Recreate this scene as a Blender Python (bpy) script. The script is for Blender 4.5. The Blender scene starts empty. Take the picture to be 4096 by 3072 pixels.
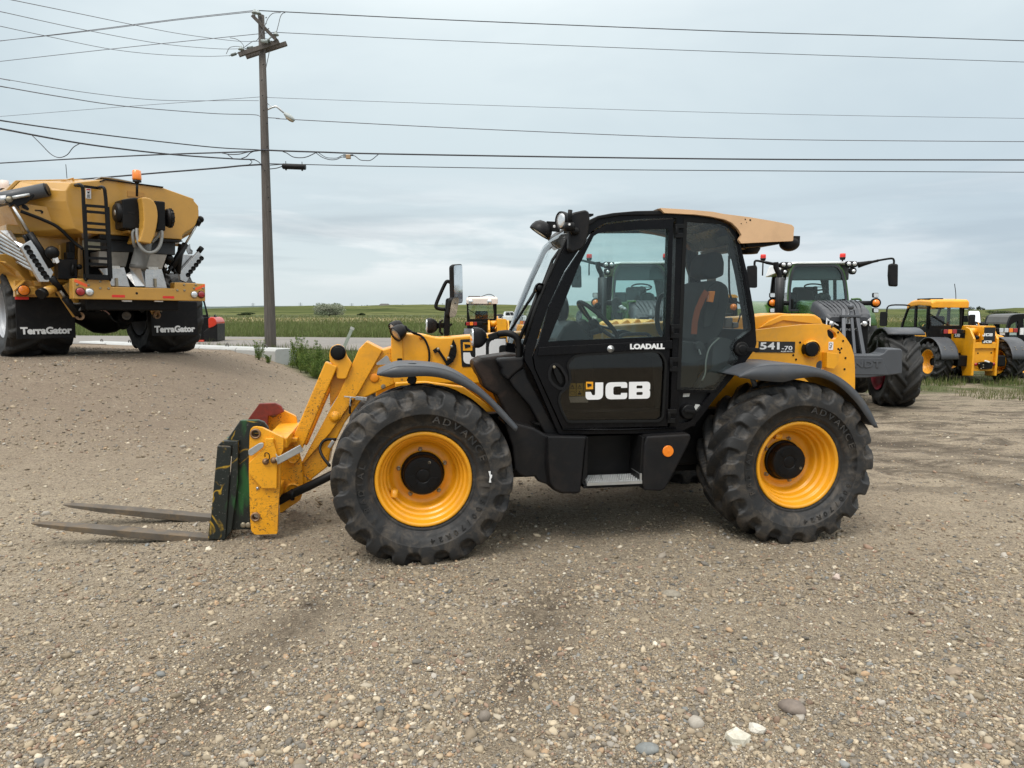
import bpy, bmesh, math, random
import numpy as np
from mathutils import Vector, Matrix
from mathutils.geometry import tessellate_polygon
R = math.radians
SC = bpy.context.scene
COL = SC.collection
rng = random.Random(7)
# ---------------------------------------------------------------- camera
CAMH, PITCH, FPX = 1.700, R(5.7), 2840.0
cam_d = bpy.data.cameras.new('camera'); cam = bpy.data.objects.new('camera', cam_d); COL.objects.link(cam)
cam.location = (0, 0, CAMH); cam.rotation_euler = (R(90) - PITCH, 0, 0)
cam_d.sensor_width = 36; cam_d.lens = 36 * FPX / 4096; cam_d.clip_end = 20000; cam_d.clip_start = 0.05
SC.camera = cam
# views used while measuring the photograph: origin and scale of each enlarged crop
VW = dict(O=(0, 0, 1), A=(80, 1580, 2), B=(2050, 800, 4), C=(3543, 1150, 4), D=(2990, 1000, 4), E=(0, 680, 4), F=(400, 680, 4),
          G=(2250, 1000, 4), H=(1680, 1040, 4), I=(0, 1060, 2.665), J=(3400, 1200, 3.178), K=(1000, 1360, 2), L=(800, 1180, 2),
          R2=(800, 1300, 1.659), R3=(1600, 1000, 2.0733), R4=(2000, 800, 1.659), R5=(2600, 800, 1.659), R7=(1900, 1400, 2.212),
          R8=(2700, 1350, 1.8433), R1=(0, 600, 1.8433), P1=(850, 0, 4.88), P2=(850, 340, 2.949), W=(0, 0, 2.011), RB=(780, 1150, 1.813))
def ray(v, x, y):
    x0, y0, s = VW[v]
    X = (x0 + x / s - 2048) / FPX; Y = (y0 + y / s - 1536) / FPX
    c, sn = math.cos(PITCH), math.sin(PITCH)
    return Vector((X, c - Y * sn, -(sn + Y * c)))
EYE = Vector((0, 0, CAMH))
def on_depth(v, x, y, Y):           # the point on the sight line that stands Y metres ahead
    d = ray(v, x, y); return EYE + d * (Y / d.y)
def on_z(v, x, y, z=0.0):
    d = ray(v, x, y); return EYE + d * ((z - CAMH) / d.z)
class Frame:
    def __init__(s, loc, ang):
        s.loc = Vector(loc); s.ang = ang
        s.ex = Vector((math.cos(ang), math.sin(ang), 0)); s.ey = Vector((-math.sin(ang), math.cos(ang), 0))
    def loc3(s, p):
        d = p - s.loc; return Vector((d.dot(s.ex), d.dot(s.ey), d.z))
    def _hit(s, v, x, y, n, c):
        d = ray(v, x, y); t = (c + s.loc.dot(n) - EYE.dot(n)) / d.dot(n)
        return s.loc3(EYE + d * t)
    def py(s, v, x, y, c): p = s._hit(v, x, y, s.ey, c); return (p.x, p.z)
    def px(s, v, x, y, c): p = s._hit(v, x, y, s.ex, c); return (p.y, p.z)
    def pz(s, v, x, y, z): p = s.loc3(on_z(v, x, y, z)); return (p.x, p.y)
    def q(s, v, pts, c): return [s.py(v, x, y, c) for x, y in pts]
    def p3(s, v, x, y, c): a = s.py(v, x, y, c); return Vector((a[0], c, a[1]))
# ---------------------------------------------------------------- objects
def props(o, label=None, cat=None, group=None, kind=None):
    if label: o['label'] = label
    if cat: o['category'] = cat
    if group: o['group'] = group
    if kind: o['kind'] = kind
    return o
def thing(name, label, cat, loc=(0, 0, 0), rz=0, group=None):
    o = bpy.data.objects.new(name, None); COL.objects.link(o)
    o.location = loc; o.rotation_euler = (0, 0, rz); o.empty_display_size = .2
    return props(o, label, cat, group)
def copy_tree(o, parent=None, matmap=None):
    c = o.copy(); COL.objects.link(c); c.parent = parent
    for ch in list(o.children): copy_tree(ch, c)
    return c
class MB:
    """collects shapes and links them as one mesh object"""
    def __init__(s): s.bm = bmesh.new(); s.mi = 0
    def v(s, p): return s.bm.verts.new(p)
    def f(s, vs):
        try:
            fc = s.bm.faces.new(vs); fc.material_index = s.mi; return fc
        except ValueError: return None
    def plate(s, outer, c0, c1, holes=(), axis='y', top=None):
        """outline (a,z) extruded along axis from c0 to c1, with holes"""
        def P(a, b, c):
            return (a, c, b) if axis == 'y' else (c, a, b) if axis == 'x' else (a, b, c)
        loops = [list(outer)] + [list(h) for h in holes]
        flat = [p for l in loops for p in l]
        tris = tessellate_polygon([[Vector((a, b, 0)) for a, b in l] for l in loops])
        A = [s.v(P(a, b, c0)) for a, b in flat]; B = [s.v(P(a, b, c1)) for a, b in flat]
        if not holes:
            s.f(A); s.f(B[::-1])
        else:
            for t in tris:
                s.f([A[i] for i in t]); s.f([B[i] for i in t][::-1])
        k = 0
        for l in loops:
            n = len(l)
            for i in range(n):
                j = (i + 1) % n
                s.f([A[k + i], B[k + i], B[k + j], A[k + j]])
            k += n
        return s
    def box(s, a, b, rot=None, org=None):
        x0, y0, z0 = a; x1, y1, z1 = b
        vs = [Vector((x, y, z)) for x in (x0, x1) for y in (y0, y1) for z in (z0, z1)]
        if rot is not None:
            o = Vector(org) if org is not None else Vector(((x0 + x1) / 2, (y0 + y1) / 2, (z0 + z1) / 2))
            vs = [o + rot @ (p - o) for p in vs]
        vs = [s.v(p) for p in vs]
        for i in ((0, 1, 3, 2), (4, 6, 7, 5), (0, 4, 5, 1), (2, 3, 7, 6), (0, 2, 6, 4), (1, 5, 7, 3)):
            s.f([vs[k] for k in i])
        return s
    def bar(s, p, q, w, h=None, up=(0, 0, 1)):
        h = h or w; p = Vector(p); q = Vector(q); d = (q - p).normalized(); up = Vector(up)
        if abs(d.dot(up)) > .99: up = Vector((1, 0, 0))
        a = d.cross(up).normalized(); b = a.cross(d)
        vs = [s.v(c + a * i * w / 2 + b * j * h / 2) for c in (p, q) for i, j in ((-1, -1), (1, -1), (1, 1), (-1, 1))]
        s.f(vs[3::-1]); s.f(vs[4:])
        for i in range(4): s.f([vs[i], vs[(i + 1) % 4], vs[4 + (i + 1) % 4], vs[4 + i]])
        return s
    def tube(s, pts, r, n=8, caps=True, smooth=True):
        pts = [Vector(p) for p in pts]; rings = []
        rr = r if isinstance(r, (list, tuple)) else [r] * len(pts)
        t0 = (pts[1] - pts[0]).normalized(); a = t0.orthogonal().normalized()
        for i, p in enumerate(pts):
            t = (pts[min(i + 1, len(pts) - 1)] - pts[max(i - 1, 0)]).normalized()
            a = (a - t * a.dot(t)).normalized(); b = t.cross(a)
            rings.append([s.v(p + (a * math.cos(2 * math.pi * k / n) + b * math.sin(2 * math.pi * k / n)) * rr[i]) for k in range(n)])
        for A, B in zip(rings, rings[1:]):
            for k in range(n):
                fc = s.f([A[k], A[(k + 1) % n], B[(k + 1) % n], B[k]])
                if fc and smooth: fc.smooth = True
        if caps: s.f(rings[0][::-1]); s.f(rings[-1])
        return s
    def lathe(s, prof, n=32, o=(0, 0, 0), axis='y', close=False, smooth=True, m=None):
        """profile of (radius, distance along the axis)"""
        o = Vector(o); rings = []
        for r, c in prof:
            ring = []
            for k in range(n):
                t = 2 * math.pi * k / n; x, z = r * math.cos(t), r * math.sin(t)
                p = Vector((x, c, z)) if axis == 'y' else Vector((c, x, z)) if axis == 'x' else Vector((x, z, c))
                if m is not None: p = m @ p
                ring.append(s.v(o + p))
            rings.append(ring)
        for A, B in zip(rings, rings[1:]):
            for k in range(n):
                fc = s.f([A[k], A[(k + 1) % n], B[(k + 1) % n], B[k]])
                if fc and smooth: fc.smooth = True
        if close: s.f(rings[0][::-1]); s.f(rings[-1])
        return s
    def grid(s, rows, smooth=True, thick=None):
        V = [[s.v(p) for p in r] for r in rows]
        for A, B in zip(V, V[1:]):
            for i in range(len(A) - 1):
                fc = s.f([A[i], A[i + 1], B[i + 1], B[i]])
                if fc and smooth: fc.smooth = True
        return s
    def loft(s, secs, caps=True, smooth=False):
        V = [[s.v(p) for p in r] for r in secs]; n = len(V[0])
        for A, B in zip(V, V[1:]):
            for i in range(n):
                fc = s.f([A[i], A[(i + 1) % n], B[(i + 1) % n], B[i]])
                if fc: fc.smooth = smooth
        if caps: s.f(V[0][::-1]); s.f(V[-1])
        return s
    def ball(s, c, r, sub=2, sc=(1, 1, 1), smooth=True):
        m = Matrix.Translation(c) @ Matrix.Diagonal((*sc, 1))
        vs = bmesh.ops.create_icosphere(s.bm, subdivisions=sub, radius=r, matrix=m)['verts']
        for fc in {f for v_ in vs for f in v_.link_faces}: fc.smooth = smooth; fc.material_index = s.mi
        return s
    def build(s, name, mat, parent=None, bevel=0, seg=2, solid=0, loc=None, rot=None, smooth=None, recalc=True, sub=0, angle=35):
        if recalc: bmesh.ops.recalc_face_normals(s.bm, faces=s.bm.faces)
        me = bpy.data.meshes.new(name); s.bm.to_mesh(me); s.bm.free()
        o = bpy.data.objects.new(name, me); COL.objects.link(o)
        for m in (mat if isinstance(mat, (list, tuple)) else [mat]): me.materials.append(m)
        if parent is not None: o.parent = parent
        if loc is not None: o.location = loc
        if rot is not None: o.rotation_euler = rot
        if smooth: me.shade_smooth()
        if solid:
            md = o.modifiers.new('solid', 'SOLIDIFY'); md.thickness = solid; md.offset = 0
        if sub:
            md = o.modifiers.new('sub', 'SUBSURF'); md.levels = sub; md.render_levels = sub
        if bevel:
            md = o.modifiers.new('bevel', 'BEVEL'); md.width = bevel; md.segments = seg; md.limit_method = 'ANGLE'; md.angle_limit = R(angle)
            md.harden_normals = False
        return o
def rounded(pts, r, n=5):
    """rounds the corners of a 2-D outline"""
    out = []; N = len(pts)
    rr = r if isinstance(r, (list, tuple)) else [r] * N
    for i in range(N):
        p = Vector(pts[i]); a = Vector(pts[i - 1]) - p; b = Vector(pts[(i + 1) % N]) - p
        la, lb = a.length, b.length
        d = min(rr[i], la * .49, lb * .49)
        if d < 1e-5: out.append(tuple(p)); continue
        A = p + a.normalized() * d; B = p + b.normalized() * d
        for k in range(n + 1):
            t = k / n; out.append(tuple(A * (1 - t) ** 2 + p * 2 * t * (1 - t) + B * t * t))
    return out
def spline(pts, n=6):
    pts = [Vector(p) for p in pts]; out = []
    P = [pts[0] * 2 - pts[1]] + pts + [pts[-1] * 2 - pts[-2]]
    for i in range(1, len(P) - 2):
        for k in range(n):
            t = k / n; a, b, c, d = P[i - 1], P[i], P[i + 1], P[i + 2]
            out.append(.5 * ((2 * b) + (c - a) * t + (2 * a - 5 * b + 4 * c - d) * t * t + (3 * b - a - 3 * c + d) * t ** 3))
    out.append(pts[-1]); return out
def inset(pts, d):
    """moves a 2-D outline inwards by d"""
    n = len(pts); A = sum(pts[i][0] * pts[(i + 1) % n][1] - pts[(i + 1) % n][0] * pts[i][1] for i in range(n))
    sg = 1 if A > 0 else -1; out = []
    for i in range(n):
        p = Vector(pts[i]); e1 = (p - Vector(pts[i - 1])).normalized(); e2 = (Vector(pts[(i + 1) % n]) - p).normalized()
        n1 = Vector((-e1.y, e1.x)) * sg; n2 = Vector((-e2.y, e2.x)) * sg
        m = (n1 + n2); m = m / max(m.length_squared, .3) * 2 * d if m.length > 1e-6 else n1 * d
        out.append(tuple(p + m))
    return out
# ---------------------------------------------------------------- materials
MATS = {}
def nodes(name):
    m = bpy.data.materials.new(name); m.use_nodes = True
    return m, m.node_tree.nodes, m.node_tree.links, m.node_tree.nodes['Principled BSDF']
def noise(N, L, scale, detail=4, vec=None, rough=.6, dist=0):
    t = N.new('ShaderNodeTexNoise'); t.inputs['Scale'].default_value = scale; t.inputs['Detail'].default_value = detail
    t.inputs['Roughness'].default_value = rough; t.inputs['Distortion'].default_value = dist
    if vec is not None: L.new(vec, t.inputs['Vector'])
    return t.outputs['Fac']
def ramp(N, L, fac, lo, hi, a=0.0, b=1.0):
    r = N.new('ShaderNodeMapRange'); r.inputs['From Min'].default_value = lo; r.inputs['From Max'].default_value = hi
    r.inputs['To Min'].default_value = a; r.inputs['To Max'].default_value = b; L.new(fac, r.inputs['Value']); return r.outputs['Result']
def mix(N, L, fac, a, b, mode='MIX'):
    m = N.new('ShaderNodeMix'); m.data_type = 'RGBA'; m.blend_type = mode
    if isinstance(fac, (int, float)): m.inputs['Factor'].default_value = fac
    else: L.new(fac, m.inputs['Factor'])
    for k, c in (('A', a), ('B', b)):
        s = m.inputs[6 if k == 'A' else 7]
        if isinstance(c, (tuple, list)): s.default_value = (*c[:3], 1)
        else: L.new(c, s)
    return m.outputs[2]
def math_(N, L, op, a, b=None):
    m = N.new('ShaderNodeMath'); m.operation = op
    for i, c in enumerate((a, b)):
        if c is None: continue
        if isinstance(c, (int, float)): m.inputs[i].default_value = c
        else: L.new(c, m.inputs[i])
    return m.outputs[0]
def surf(name, col, rough=.5, metal=0, var=.12, dirt=None, dirt_amt=.25, chips=0, bump=0, bscale=60, coat=0, vscale=3, spec=None, chipcol=(.045, .03, .022), emit=None):
    """worn surface: tone drift, dust, chips down to primer, fine bump"""
    if name in MATS: return MATS[name]
    m, N, L, B = nodes(name)
    tc = N.new('ShaderNodeTexCoord').outputs['Object']
    c = mix(N, L, ramp(N, L, noise(N, L, vscale, 5, tc), .3, .7), tuple(x * (1 - var) for x in col), tuple(min(1, x * (1 + var)) for x in col))
    if dirt:
        d = ramp(N, L, noise(N, L, vscale * 1.7, 8, tc, .72, .6), .48, .78, 0, dirt_amt)
        c = mix(N, L, d, c, dirt)
    rgh = ramp(N, L, noise(N, L, vscale * 4, 4, tc), .3, .7, max(0, rough - .09), min(1, rough + .09))
    if chips:
        k = ramp(N, L, noise(N, L, 55, 7, tc, .8), .5 + .22 * (1 - chips), .54 + .22 * (1 - chips))
        k2 = ramp(N, L, noise(N, L, 2.3, 2, tc), .45, .6)
        k = math_(N, L, 'MULTIPLY', k, k2)
        c = mix(N, L, k, c, chipcol)
        mp = N.new('ShaderNodeMapping'); mp.inputs['Scale'].default_value = (3, 3, 22); mp.inputs['Rotation'].default_value = (.3, .5, .2); L.new(tc, mp.inputs[0])
        s_ = math_(N, L, 'ABSOLUTE', math_(N, L, 'SUBTRACT', noise(N, L, 2.6, 3, mp.outputs[0], .6), .5))
        s_ = math_(N, L, 'MULTIPLY', ramp(N, L, s_, .012, .003), ramp(N, L, noise(N, L, 3.1, 3, tc), .55 - .1 * chips, .62 - .1 * chips, 0, .9 * chips))
        c = mix(N, L, s_, c, chipcol)
    L.new(c, B.inputs['Base Color']); L.new(rgh, B.inputs['Roughness'])
    B.inputs['Metallic'].default_value = metal
    if coat: B.inputs['Coat Weight'].default_value = coat; B.inputs['Coat Roughness'].default_value = .12
    if spec is not None: B.inputs['Specular IOR Level'].default_value = spec
    if bump:
        b = N.new('ShaderNodeBump'); b.inputs['Strength'].default_value = bump; b.inputs['Distance'].default_value = .004
        L.new(noise(N, L, bscale, 3, tc), b.inputs['Height']); L.new(b.outputs[0], B.inputs['Normal'])
    MATS[name] = m; return m
def glass(name, tint, refl=.10, rough=.02, dust=.0, fog=(.5, .5, .48)):
    """thin pane: tinted see-through plus mirror reflection"""
    if name in MATS: return MATS[name]
    m = bpy.data.materials.new(name); m.use_nodes = True; N = m.node_tree.nodes; L = m.node_tree.links
    N.clear(); out = N.new('ShaderNodeOutputMaterial')
    t = N.new('ShaderNodeBsdfTransparent'); t.inputs[0].default_value = (*tint, 1)
    g = N.new('ShaderNodeBsdfGlossy'); g.inputs['Color'].default_value = (1, 1, 1, 1); g.inputs['Roughness'].default_value = rough
    lw = N.new('ShaderNodeLayerWeight'); lw.inputs['Blend'].default_value = .5
    f = ramp(N, L, math_(N, L, 'POWER', lw.outputs['Facing'], 4.0), 0, 1, refl * .45, .8)
    mx = N.new('ShaderNodeMixShader'); L.new(f, mx.inputs[0]); L.new(t.outputs[0], mx.inputs[1]); L.new(g.outputs[0], mx.inputs[2])
    o = mx.outputs[0]
    if dust:
        d = N.new('ShaderNodeBsdfDiffuse'); d.inputs[0].default_value = (*fog, 1)
        tc = N.new('ShaderNodeTexCoord').outputs['Object']
        k = ramp(N, L, noise(N, L, 3, 6, tc, .7), .3, .8, 0, dust * 2)
        m2 = N.new('ShaderNodeMixShader'); L.new(k, m2.inputs[0]); L.new(o, m2.inputs[1]); L.new(d.outputs[0], m2.inputs[2]); o = m2.outputs[0]
    L.new(o, out.inputs[0]); MATS[name] = m; return m
DUST = (.20, .155, .11)
YEL = surf('jcb yellow paint', (.82, .36, .009), .38, var=.09, dirt=(.45, .25, .07), dirt_amt=.42, chips=.0, coat=.3, bump=.04, bscale=120, vscale=4.5)
YELW = surf('worn yellow paint', (.82, .36, .009), .42, var=.07, dirt=(.35, .17, .04), dirt_amt=.5, chips=.76, coat=.2, bump=.06)
YELR = surf('wheel yellow paint', (.80, .345, .009), .40, var=.06, dirt=(.30, .17, .06), dirt_amt=.35, chips=.12, coat=.25)
OCH = surf('ochre machine paint', (.50, .262, .042), .36, var=.05, dirt=(.28, .17, .07), dirt_amt=.25, coat=.35)
BLKP = surf('black cab paint', (.0045, .0045, .0055), .26, var=.2, dirt=(.024, .02, .017), dirt_amt=.2, spec=.15)
BLKM = surf('black satin metal', (.0065, .0065, .007), .40, var=.2, dirt=(.034, .028, .022), dirt_amt=.3, spec=.18)
PLA = surf('black moulded plastic', (.0095, .0095, .0105), .44, var=.15, dirt=(.042, .031, .024), dirt_amt=.4, spec=.2, bump=.15, bscale=240)
PLB = surf('browned black plastic', (.0145, .011, .0095), .44, spec=.2, var=.2, dirt=(.09, .055, .04), dirt_amt=.55, bump=.15, bscale=240)
GRYP = surf('grey fender plastic', (.060, .066, .076), .48, var=.12, dirt=(.14, .12, .10), dirt_amt=.4, bump=.12, bscale=220)
RUB = surf('tyre rubber', (.016, .016, .0165), .62, var=.3, dirt=(.14, .112, .083), dirt_amt=.78, bump=.3, bscale=90, vscale=5)
RUBC = surf('clean tyre rubber', (.013, .013, .013), .66, var=.25, dirt=(.07, .06, .045), dirt_amt=.5, bump=.3, bscale=60, vscale=3)
HOSE = surf('black hose rubber', (.008, .008, .008), .5, spec=.2)
STL = surf('galvanised steel', (.52, .53, .53), .38, metal=.85, var=.12, dirt=(.2, .17, .14), dirt_amt=.4)
STN = surf('stainless sheet', (.56, .56, .56), .33, metal=.85, var=.10, dirt=(.25, .21, .17), dirt_amt=.4, vscale=5)
ZNC = surf('zinc bolt', (.30, .26, .19), .45, metal=.6)
RUST = surf('rusty fork steel', (.105, .088, .070), .6, metal=.25, var=.3, dirt=(.27, .17, .075), dirt_amt=.75, bump=.3, bscale=40, vscale=5)
TAN = surf('sun faded roof plastic', (.66, .42, .235), .55, var=.07, dirt=(.42, .26, .15), dirt_amt=.5, bump=.1, bscale=200)
WHT = surf('white decal', (.78, .78, .78), .45, var=.03)
WHTP = surf('pinkish white paint', (.72, .62, .56), .45, var=.04)
DECB = surf('black decal', (.012, .012, .012), .35)
ORG = surf('orange lens', (.85, .22, .01), .22, coat=.6)
REDL = surf('red lens', (.32, .012, .015), .2, coat=.6)
REDT = surf('red reflector tape', (.70, .03, .02), .4)
ORT = surf('orange reflector tape', (.95, .13, .03), .4)
LENS = surf('clear lamp lens', (.70, .71, .72), .12, metal=.55, var=.12, vscale=40)
CHR = surf('mirror glass', (.85, .87, .88), .015, metal=1.0, var=.02)
BELT = surf('orange belt', (.30, .075, .03), .8)
SEATM = surf('seat fabric', (.028, .030, .031), .85, var=.2, bump=.2, bscale=300)
GLD = glass('green tinted glass', (.80, .905, .895), .07, dust=.004)
GLK = glass('dark tinted glass', (.78, .83, .82), .07, dust=.006)
GLC = glass('clear glass', (.93, .95, .95), .09, dust=.006)
GLL = glass('lower door glass', (.56, .55, .52), .07, dust=.010, fog=(.16, .14, .115))
def text(s, mat, parent, loc, rot, size, sx=1.0, bold=.0, ext=.0015, name='lettering', align='LEFT', shear=0):
    cu = bpy.data.curves.new(name, 'FONT'); cu.body = s; cu.size = size; cu.offset = bold; cu.extrude = ext; cu.align_x = align; cu.shear = shear
    cu.resolution_u = 3
    t = bpy.data.objects.new(name, cu); COL.objects.link(t)
    dg = bpy.context.evaluated_depsgraph_get(); me = bpy.data.meshes.new_from_object(t.evaluated_get(dg))
    bpy.data.objects.remove(t); bpy.data.curves.remove(cu)
    me.name = name; me.materials.clear(); me.materials.append(mat)
    o = bpy.data.objects.new(name, me); COL.objects.link(o); o.parent = parent
    o.location = loc; o.rotation_euler = rot; o.scale = (sx, 1, 1); return o
def fit_text(s, mat, parent, box, y, name='lettering', bold=.0, facing='-y', shear=0, ext=.0015):
    """text stretched into box (x0,z0,x1,z1) on the plane local y, read from -y"""
    x0, z0, x1, z1 = box
    o = text(s, mat, parent, (0, 0, 0), (R(90), 0, 0), 1.0, bold=bold, name=name, shear=shear, ext=ext)
    me = o.data; co = np.empty(len(me.vertices) * 3); me.vertices.foreach_get('co', co); co = co.reshape(-1, 3)
    mn, mx = co.min(0), co.max(0)
    co[:, 0] = (co[:, 0] - mn[0]) / (mx[0] - mn[0]) * (x1 - x0) + x0
    co[:, 1] = (co[:, 1] - mn[1]) / (mx[1] - mn[1]) * (z1 - z0) + z0
    me.vertices.foreach_set('co', co.ravel()); me.update()
    o.location = (0, y, 0); return o
def jcb_letters(mat, parent, box, y, name='maker_letters', badge=True):
    x0, z0, x1, z1 = box; W = x1 - x0; H = z1 - z0
    def T(pts): return [(x0 + a * W, z0 + b * H) for a, b in pts]
    m = MB(); rr = H * .14
    m.plate(rounded(T([(.145, 1), (.268, 1), (.268, 0), (0, 0), (0, .46), (.08, .46), (.1, .26), (.145, .26)]), [0, 0, H * .34, H * .34, 0, 0, rr * .6, rr * .4]), y, y - .002)
    m.plate(rounded(T([(.305, 1), (.64, 1), (.64, .66), (.545, .66), (.545, .75), (.425, .75), (.425, .25), (.545, .25), (.545, .36), (.64, .36), (.64, 0), (.305, 0)]),
                    [H * .34, H * .34, 0, 0, rr * .5, rr, rr, rr * .5, 0, 0, H * .34, H * .34]), y, y - .002)
    ho = [rounded(T([(.785, .78), (.88, .78), (.88, .61), (.785, .61)]), rr * .5), rounded(T([(.785, .40), (.885, .40), (.885, .22), (.785, .22)]), rr * .5)]
    m.plate(rounded(T([(.668, 1), (1, 1), (1, .56), (.985, .5), (1, .44), (1, 0), (.668, 0)]), [0, H * .26, rr, rr * .2, rr, H * .26, 0]), y, y - .002, holes=ho)
    return m.build(name, mat, parent)
# ================================================================ light and sky
SUN_EL, SUN_AZ = R(58), R(-150)       # high, behind the camera to the left
w = bpy.data.worlds.new('World'); SC.world = w; w.use_nodes = True
N, L = w.node_tree.nodes, w.node_tree.links; N.clear()
wo = N.new('ShaderNodeOutputWorld'); bg = N.new('ShaderNodeBackground'); L.new(bg.outputs[0], wo.inputs[0]); bg.inputs['Strength'].default_value = .1
sky = N.new('ShaderNodeTexSky'); sky.sky_type = 'NISHITA'; sky.sun_disc = False; sky.sun_elevation = SUN_EL; sky.sun_rotation = R(-150); sky.air_density = 1; sky.dust_density = 2
tc = N.new('ShaderNodeTexCoord').outputs['Generated']
sx = N.new('ShaderNodeSeparateXYZ'); L.new(tc, sx.inputs[0])
el = ramp(N, L, sx.outputs['Z'], 0, 1)
cr = N.new('ShaderNodeValToRGB'); L.new(el, cr.inputs[0])
E = cr.color_ramp.elements
for p, c in ((0.0, (6.2, 6.95, 7.35)), (.06, (5.9, 6.75, 7.2)), (.14, (5.5, 6.4, 6.95)), (.24, (5.9, 6.85, 7.35)), (.36, (6.9, 7.8, 8.25)), (.62, (15, 15.2, 15.2)), (1.0, (21, 20.8, 20.2))):
    e = E[0] if p == 0 else E[-1] if p == 1 else E.new(p)
    e.position = p; e.color = (c[0] * 1.02, c[1] * 1.005, c[2] * .975, 1)
# stretched cloud layers
def cloud(scale, sz, detail, lo, hi, off):
    mp = N.new('ShaderNodeMapping'); mp.inputs['Scale'].default_value = (1, 1, sz); mp.inputs['Location'].default_value = off; L.new(tc, mp.inputs[0])
    return ramp(N, L, noise(N, L, scale, detail, mp.outputs[0], .55, .35), lo, hi)
c1 = cloud(1.5, 2.6, 5, .36, .66, (3.1, 0, 0))
col = mix(N, L, c1, cr.outputs[0], (.81, .835, .865), 'MULTIPLY')
c2 = cloud(3.2, 6.0, 7, .48, .60, (.4, 1.7, .2))
low = math_(N, L, 'MULTIPLY', ramp(N, L, sx.outputs['Z'], .02, .07), ramp(N, L, sx.outputs['Z'], .19, .10))
col = mix(N, L, math_(N, L, 'MULTIPLY', c2, math_(N, L, 'MULTIPLY', low, .85)), col, (7.9, 8.2, 8.3))
c3 = cloud(2.6, 9.0, 6, .47, .64, (2.2, .3, .9))
col = mix(N, L, math_(N, L, 'MULTIPLY', c3, math_(N, L, 'MULTIPLY', low, .75)), col, (4.0, 4.6, 5.0))
rt = ramp(N, L, sx.outputs['X'], .05, .55)
band = math_(N, L, 'MULTIPLY', math_(N, L, 'MULTIPLY', rt, ramp(N, L, sx.outputs['Z'], .0, .06, .4, 1)), ramp(N, L, sx.outputs['Z'], .30, .10))
col = mix(N, L, math_(N, L, 'MULTIPLY', band, .55), col, (4.1, 5.0, 5.85))
L.new(mix(N, L, .90, sky.outputs[0], col), bg.inputs['Color'])
sd = bpy.data.lights.new('sun', 'SUN'); sun = bpy.data.objects.new('sun', sd); COL.objects.link(sun)
sd.energy = 1.5; sd.angle = R(24); sd.color = (1, .965, .91)
sdir = Vector((math.sin(R(-150)) * math.cos(SUN_EL), math.cos(R(-150)) * math.cos(SUN_EL), math.sin(SUN_EL)))
sun.rotation_euler = sdir.to_track_quat('Z', 'Y').to_euler()
vs = SC.view_settings; vs.view_transform = 'Standard'; vs.look = 'None'; vs.gamma = 1; vs.exposure = .30
SC.cycles.max_bounces = 8; SC.cycles.transparent_max_bounces = 24; SC.cycles.diffuse_bounces = 3; SC.cycles.glossy_bounces = 4
SC.cycles.caustics_reflective = False; SC.cycles.caustics_refractive = False
SC.cycles.use_denoising = True
# ================================================================ terrain
def sst(a, b, x):
    t = np.clip((np.asarray(x, float) - a) / (b - a), 0, 1); return t * t * (3 - 2 * t)
def vnoise(x, y, seed=0):
    """smooth value noise on arrays"""
    x = np.asarray(x, float); y = np.asarray(y, float)
    xi, yi = np.floor(x).astype(np.int64), np.floor(y).astype(np.int64); fx, fy = x - xi, y - yi
    fx = fx * fx * (3 - 2 * fx); fy = fy * fy * (3 - 2 * fy)
    def h(a, b):
        n = (a * 374761393 + b * 668265263 + seed * 974711) & 0x7fffffff
        n = ((n ^ (n >> 13)) * 1274126177) & 0x7fffffff
        return ((n ^ (n >> 16)) & 0xffff) / 65535.0
    return (h(xi, yi) * (1 - fx) + h(xi + 1, yi) * fx) * (1 - fy) + (h(xi, yi + 1) * (1 - fx) + h(xi + 1, yi + 1) * fx) * fy
def hgt(x, y):
    x = np.asarray(x, float); y = np.asarray(y, float)
    bar = 20 - .625 * (x + 6.5)
    xe = x + .22 * np.clip(y - 15.2, 0, 12)
    ramp_ = .90 * sst(-3.4, -7.4, xe) * sst(5.6, 11.6, y) * sst(.9, -.2, y - bar) * (1 - .30 * sst(-7, -.5, y - bar))
    yy = y - 9 * sst(-4.5, 1.5, x)
    far = .62 * sst(17.5, 24.5, yy)
    behind = sst(-.2, 1.2, y - bar) * sst(-3, -7, x) * sst(25, 19, y) * -.0
    dip = -.20 * sst(13, 18, y) * sst(5, 9, x) * sst(32, 25, y)
    rise = .0030 * np.clip(y - 75, 0, 95)
    return np.maximum(ramp_, far) + dip + rise + behind
def rough(x, y):
    near = sst(40, 14, y)
    tr = np.exp(-((y - (9.2 - .22 * (x - 4))) / .5) ** 2) + np.exp(-((y - (11.0 - .22 * (x - 4))) / .4) ** 2) + .8 * np.exp(-((y - (7.3 - .15 * (x - 4))) / .3) ** 2)
    tr = tr * sst(2.6, 4.6, x)
    tr2 = np.exp(-((x + 1.36 - (y - 2.94) * .19) / .22) ** 2) * sst(2.2, 2.8, y) * sst(4.4, 3.9, y) + .8 * np.exp(-((x - .06 - (y - 3.15) * .23) / .2) ** 2) * sst(2.6, 3, y) * sst(4.6, 4.1, y)
    return near * (.022 * (vnoise(x * 1.1, y * 1.1, 3) - .5) + .016 * (vnoise(x * 4, y * 4, 5) - .5) + .010 * (vnoise(x * 11, y * 11, 9) - .5)
                   - .030 * tr * (.4 + vnoise(x * 5, y * 7, 11)) - .022 * tr2 * (.3 + vnoise(x * 7, y * 9, 12)))
def H(x, y): return hgt(x, y) + rough(x, y)
def Hs(x, y): return float(H(np.array([x]), np.array([y]))[0])
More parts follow.
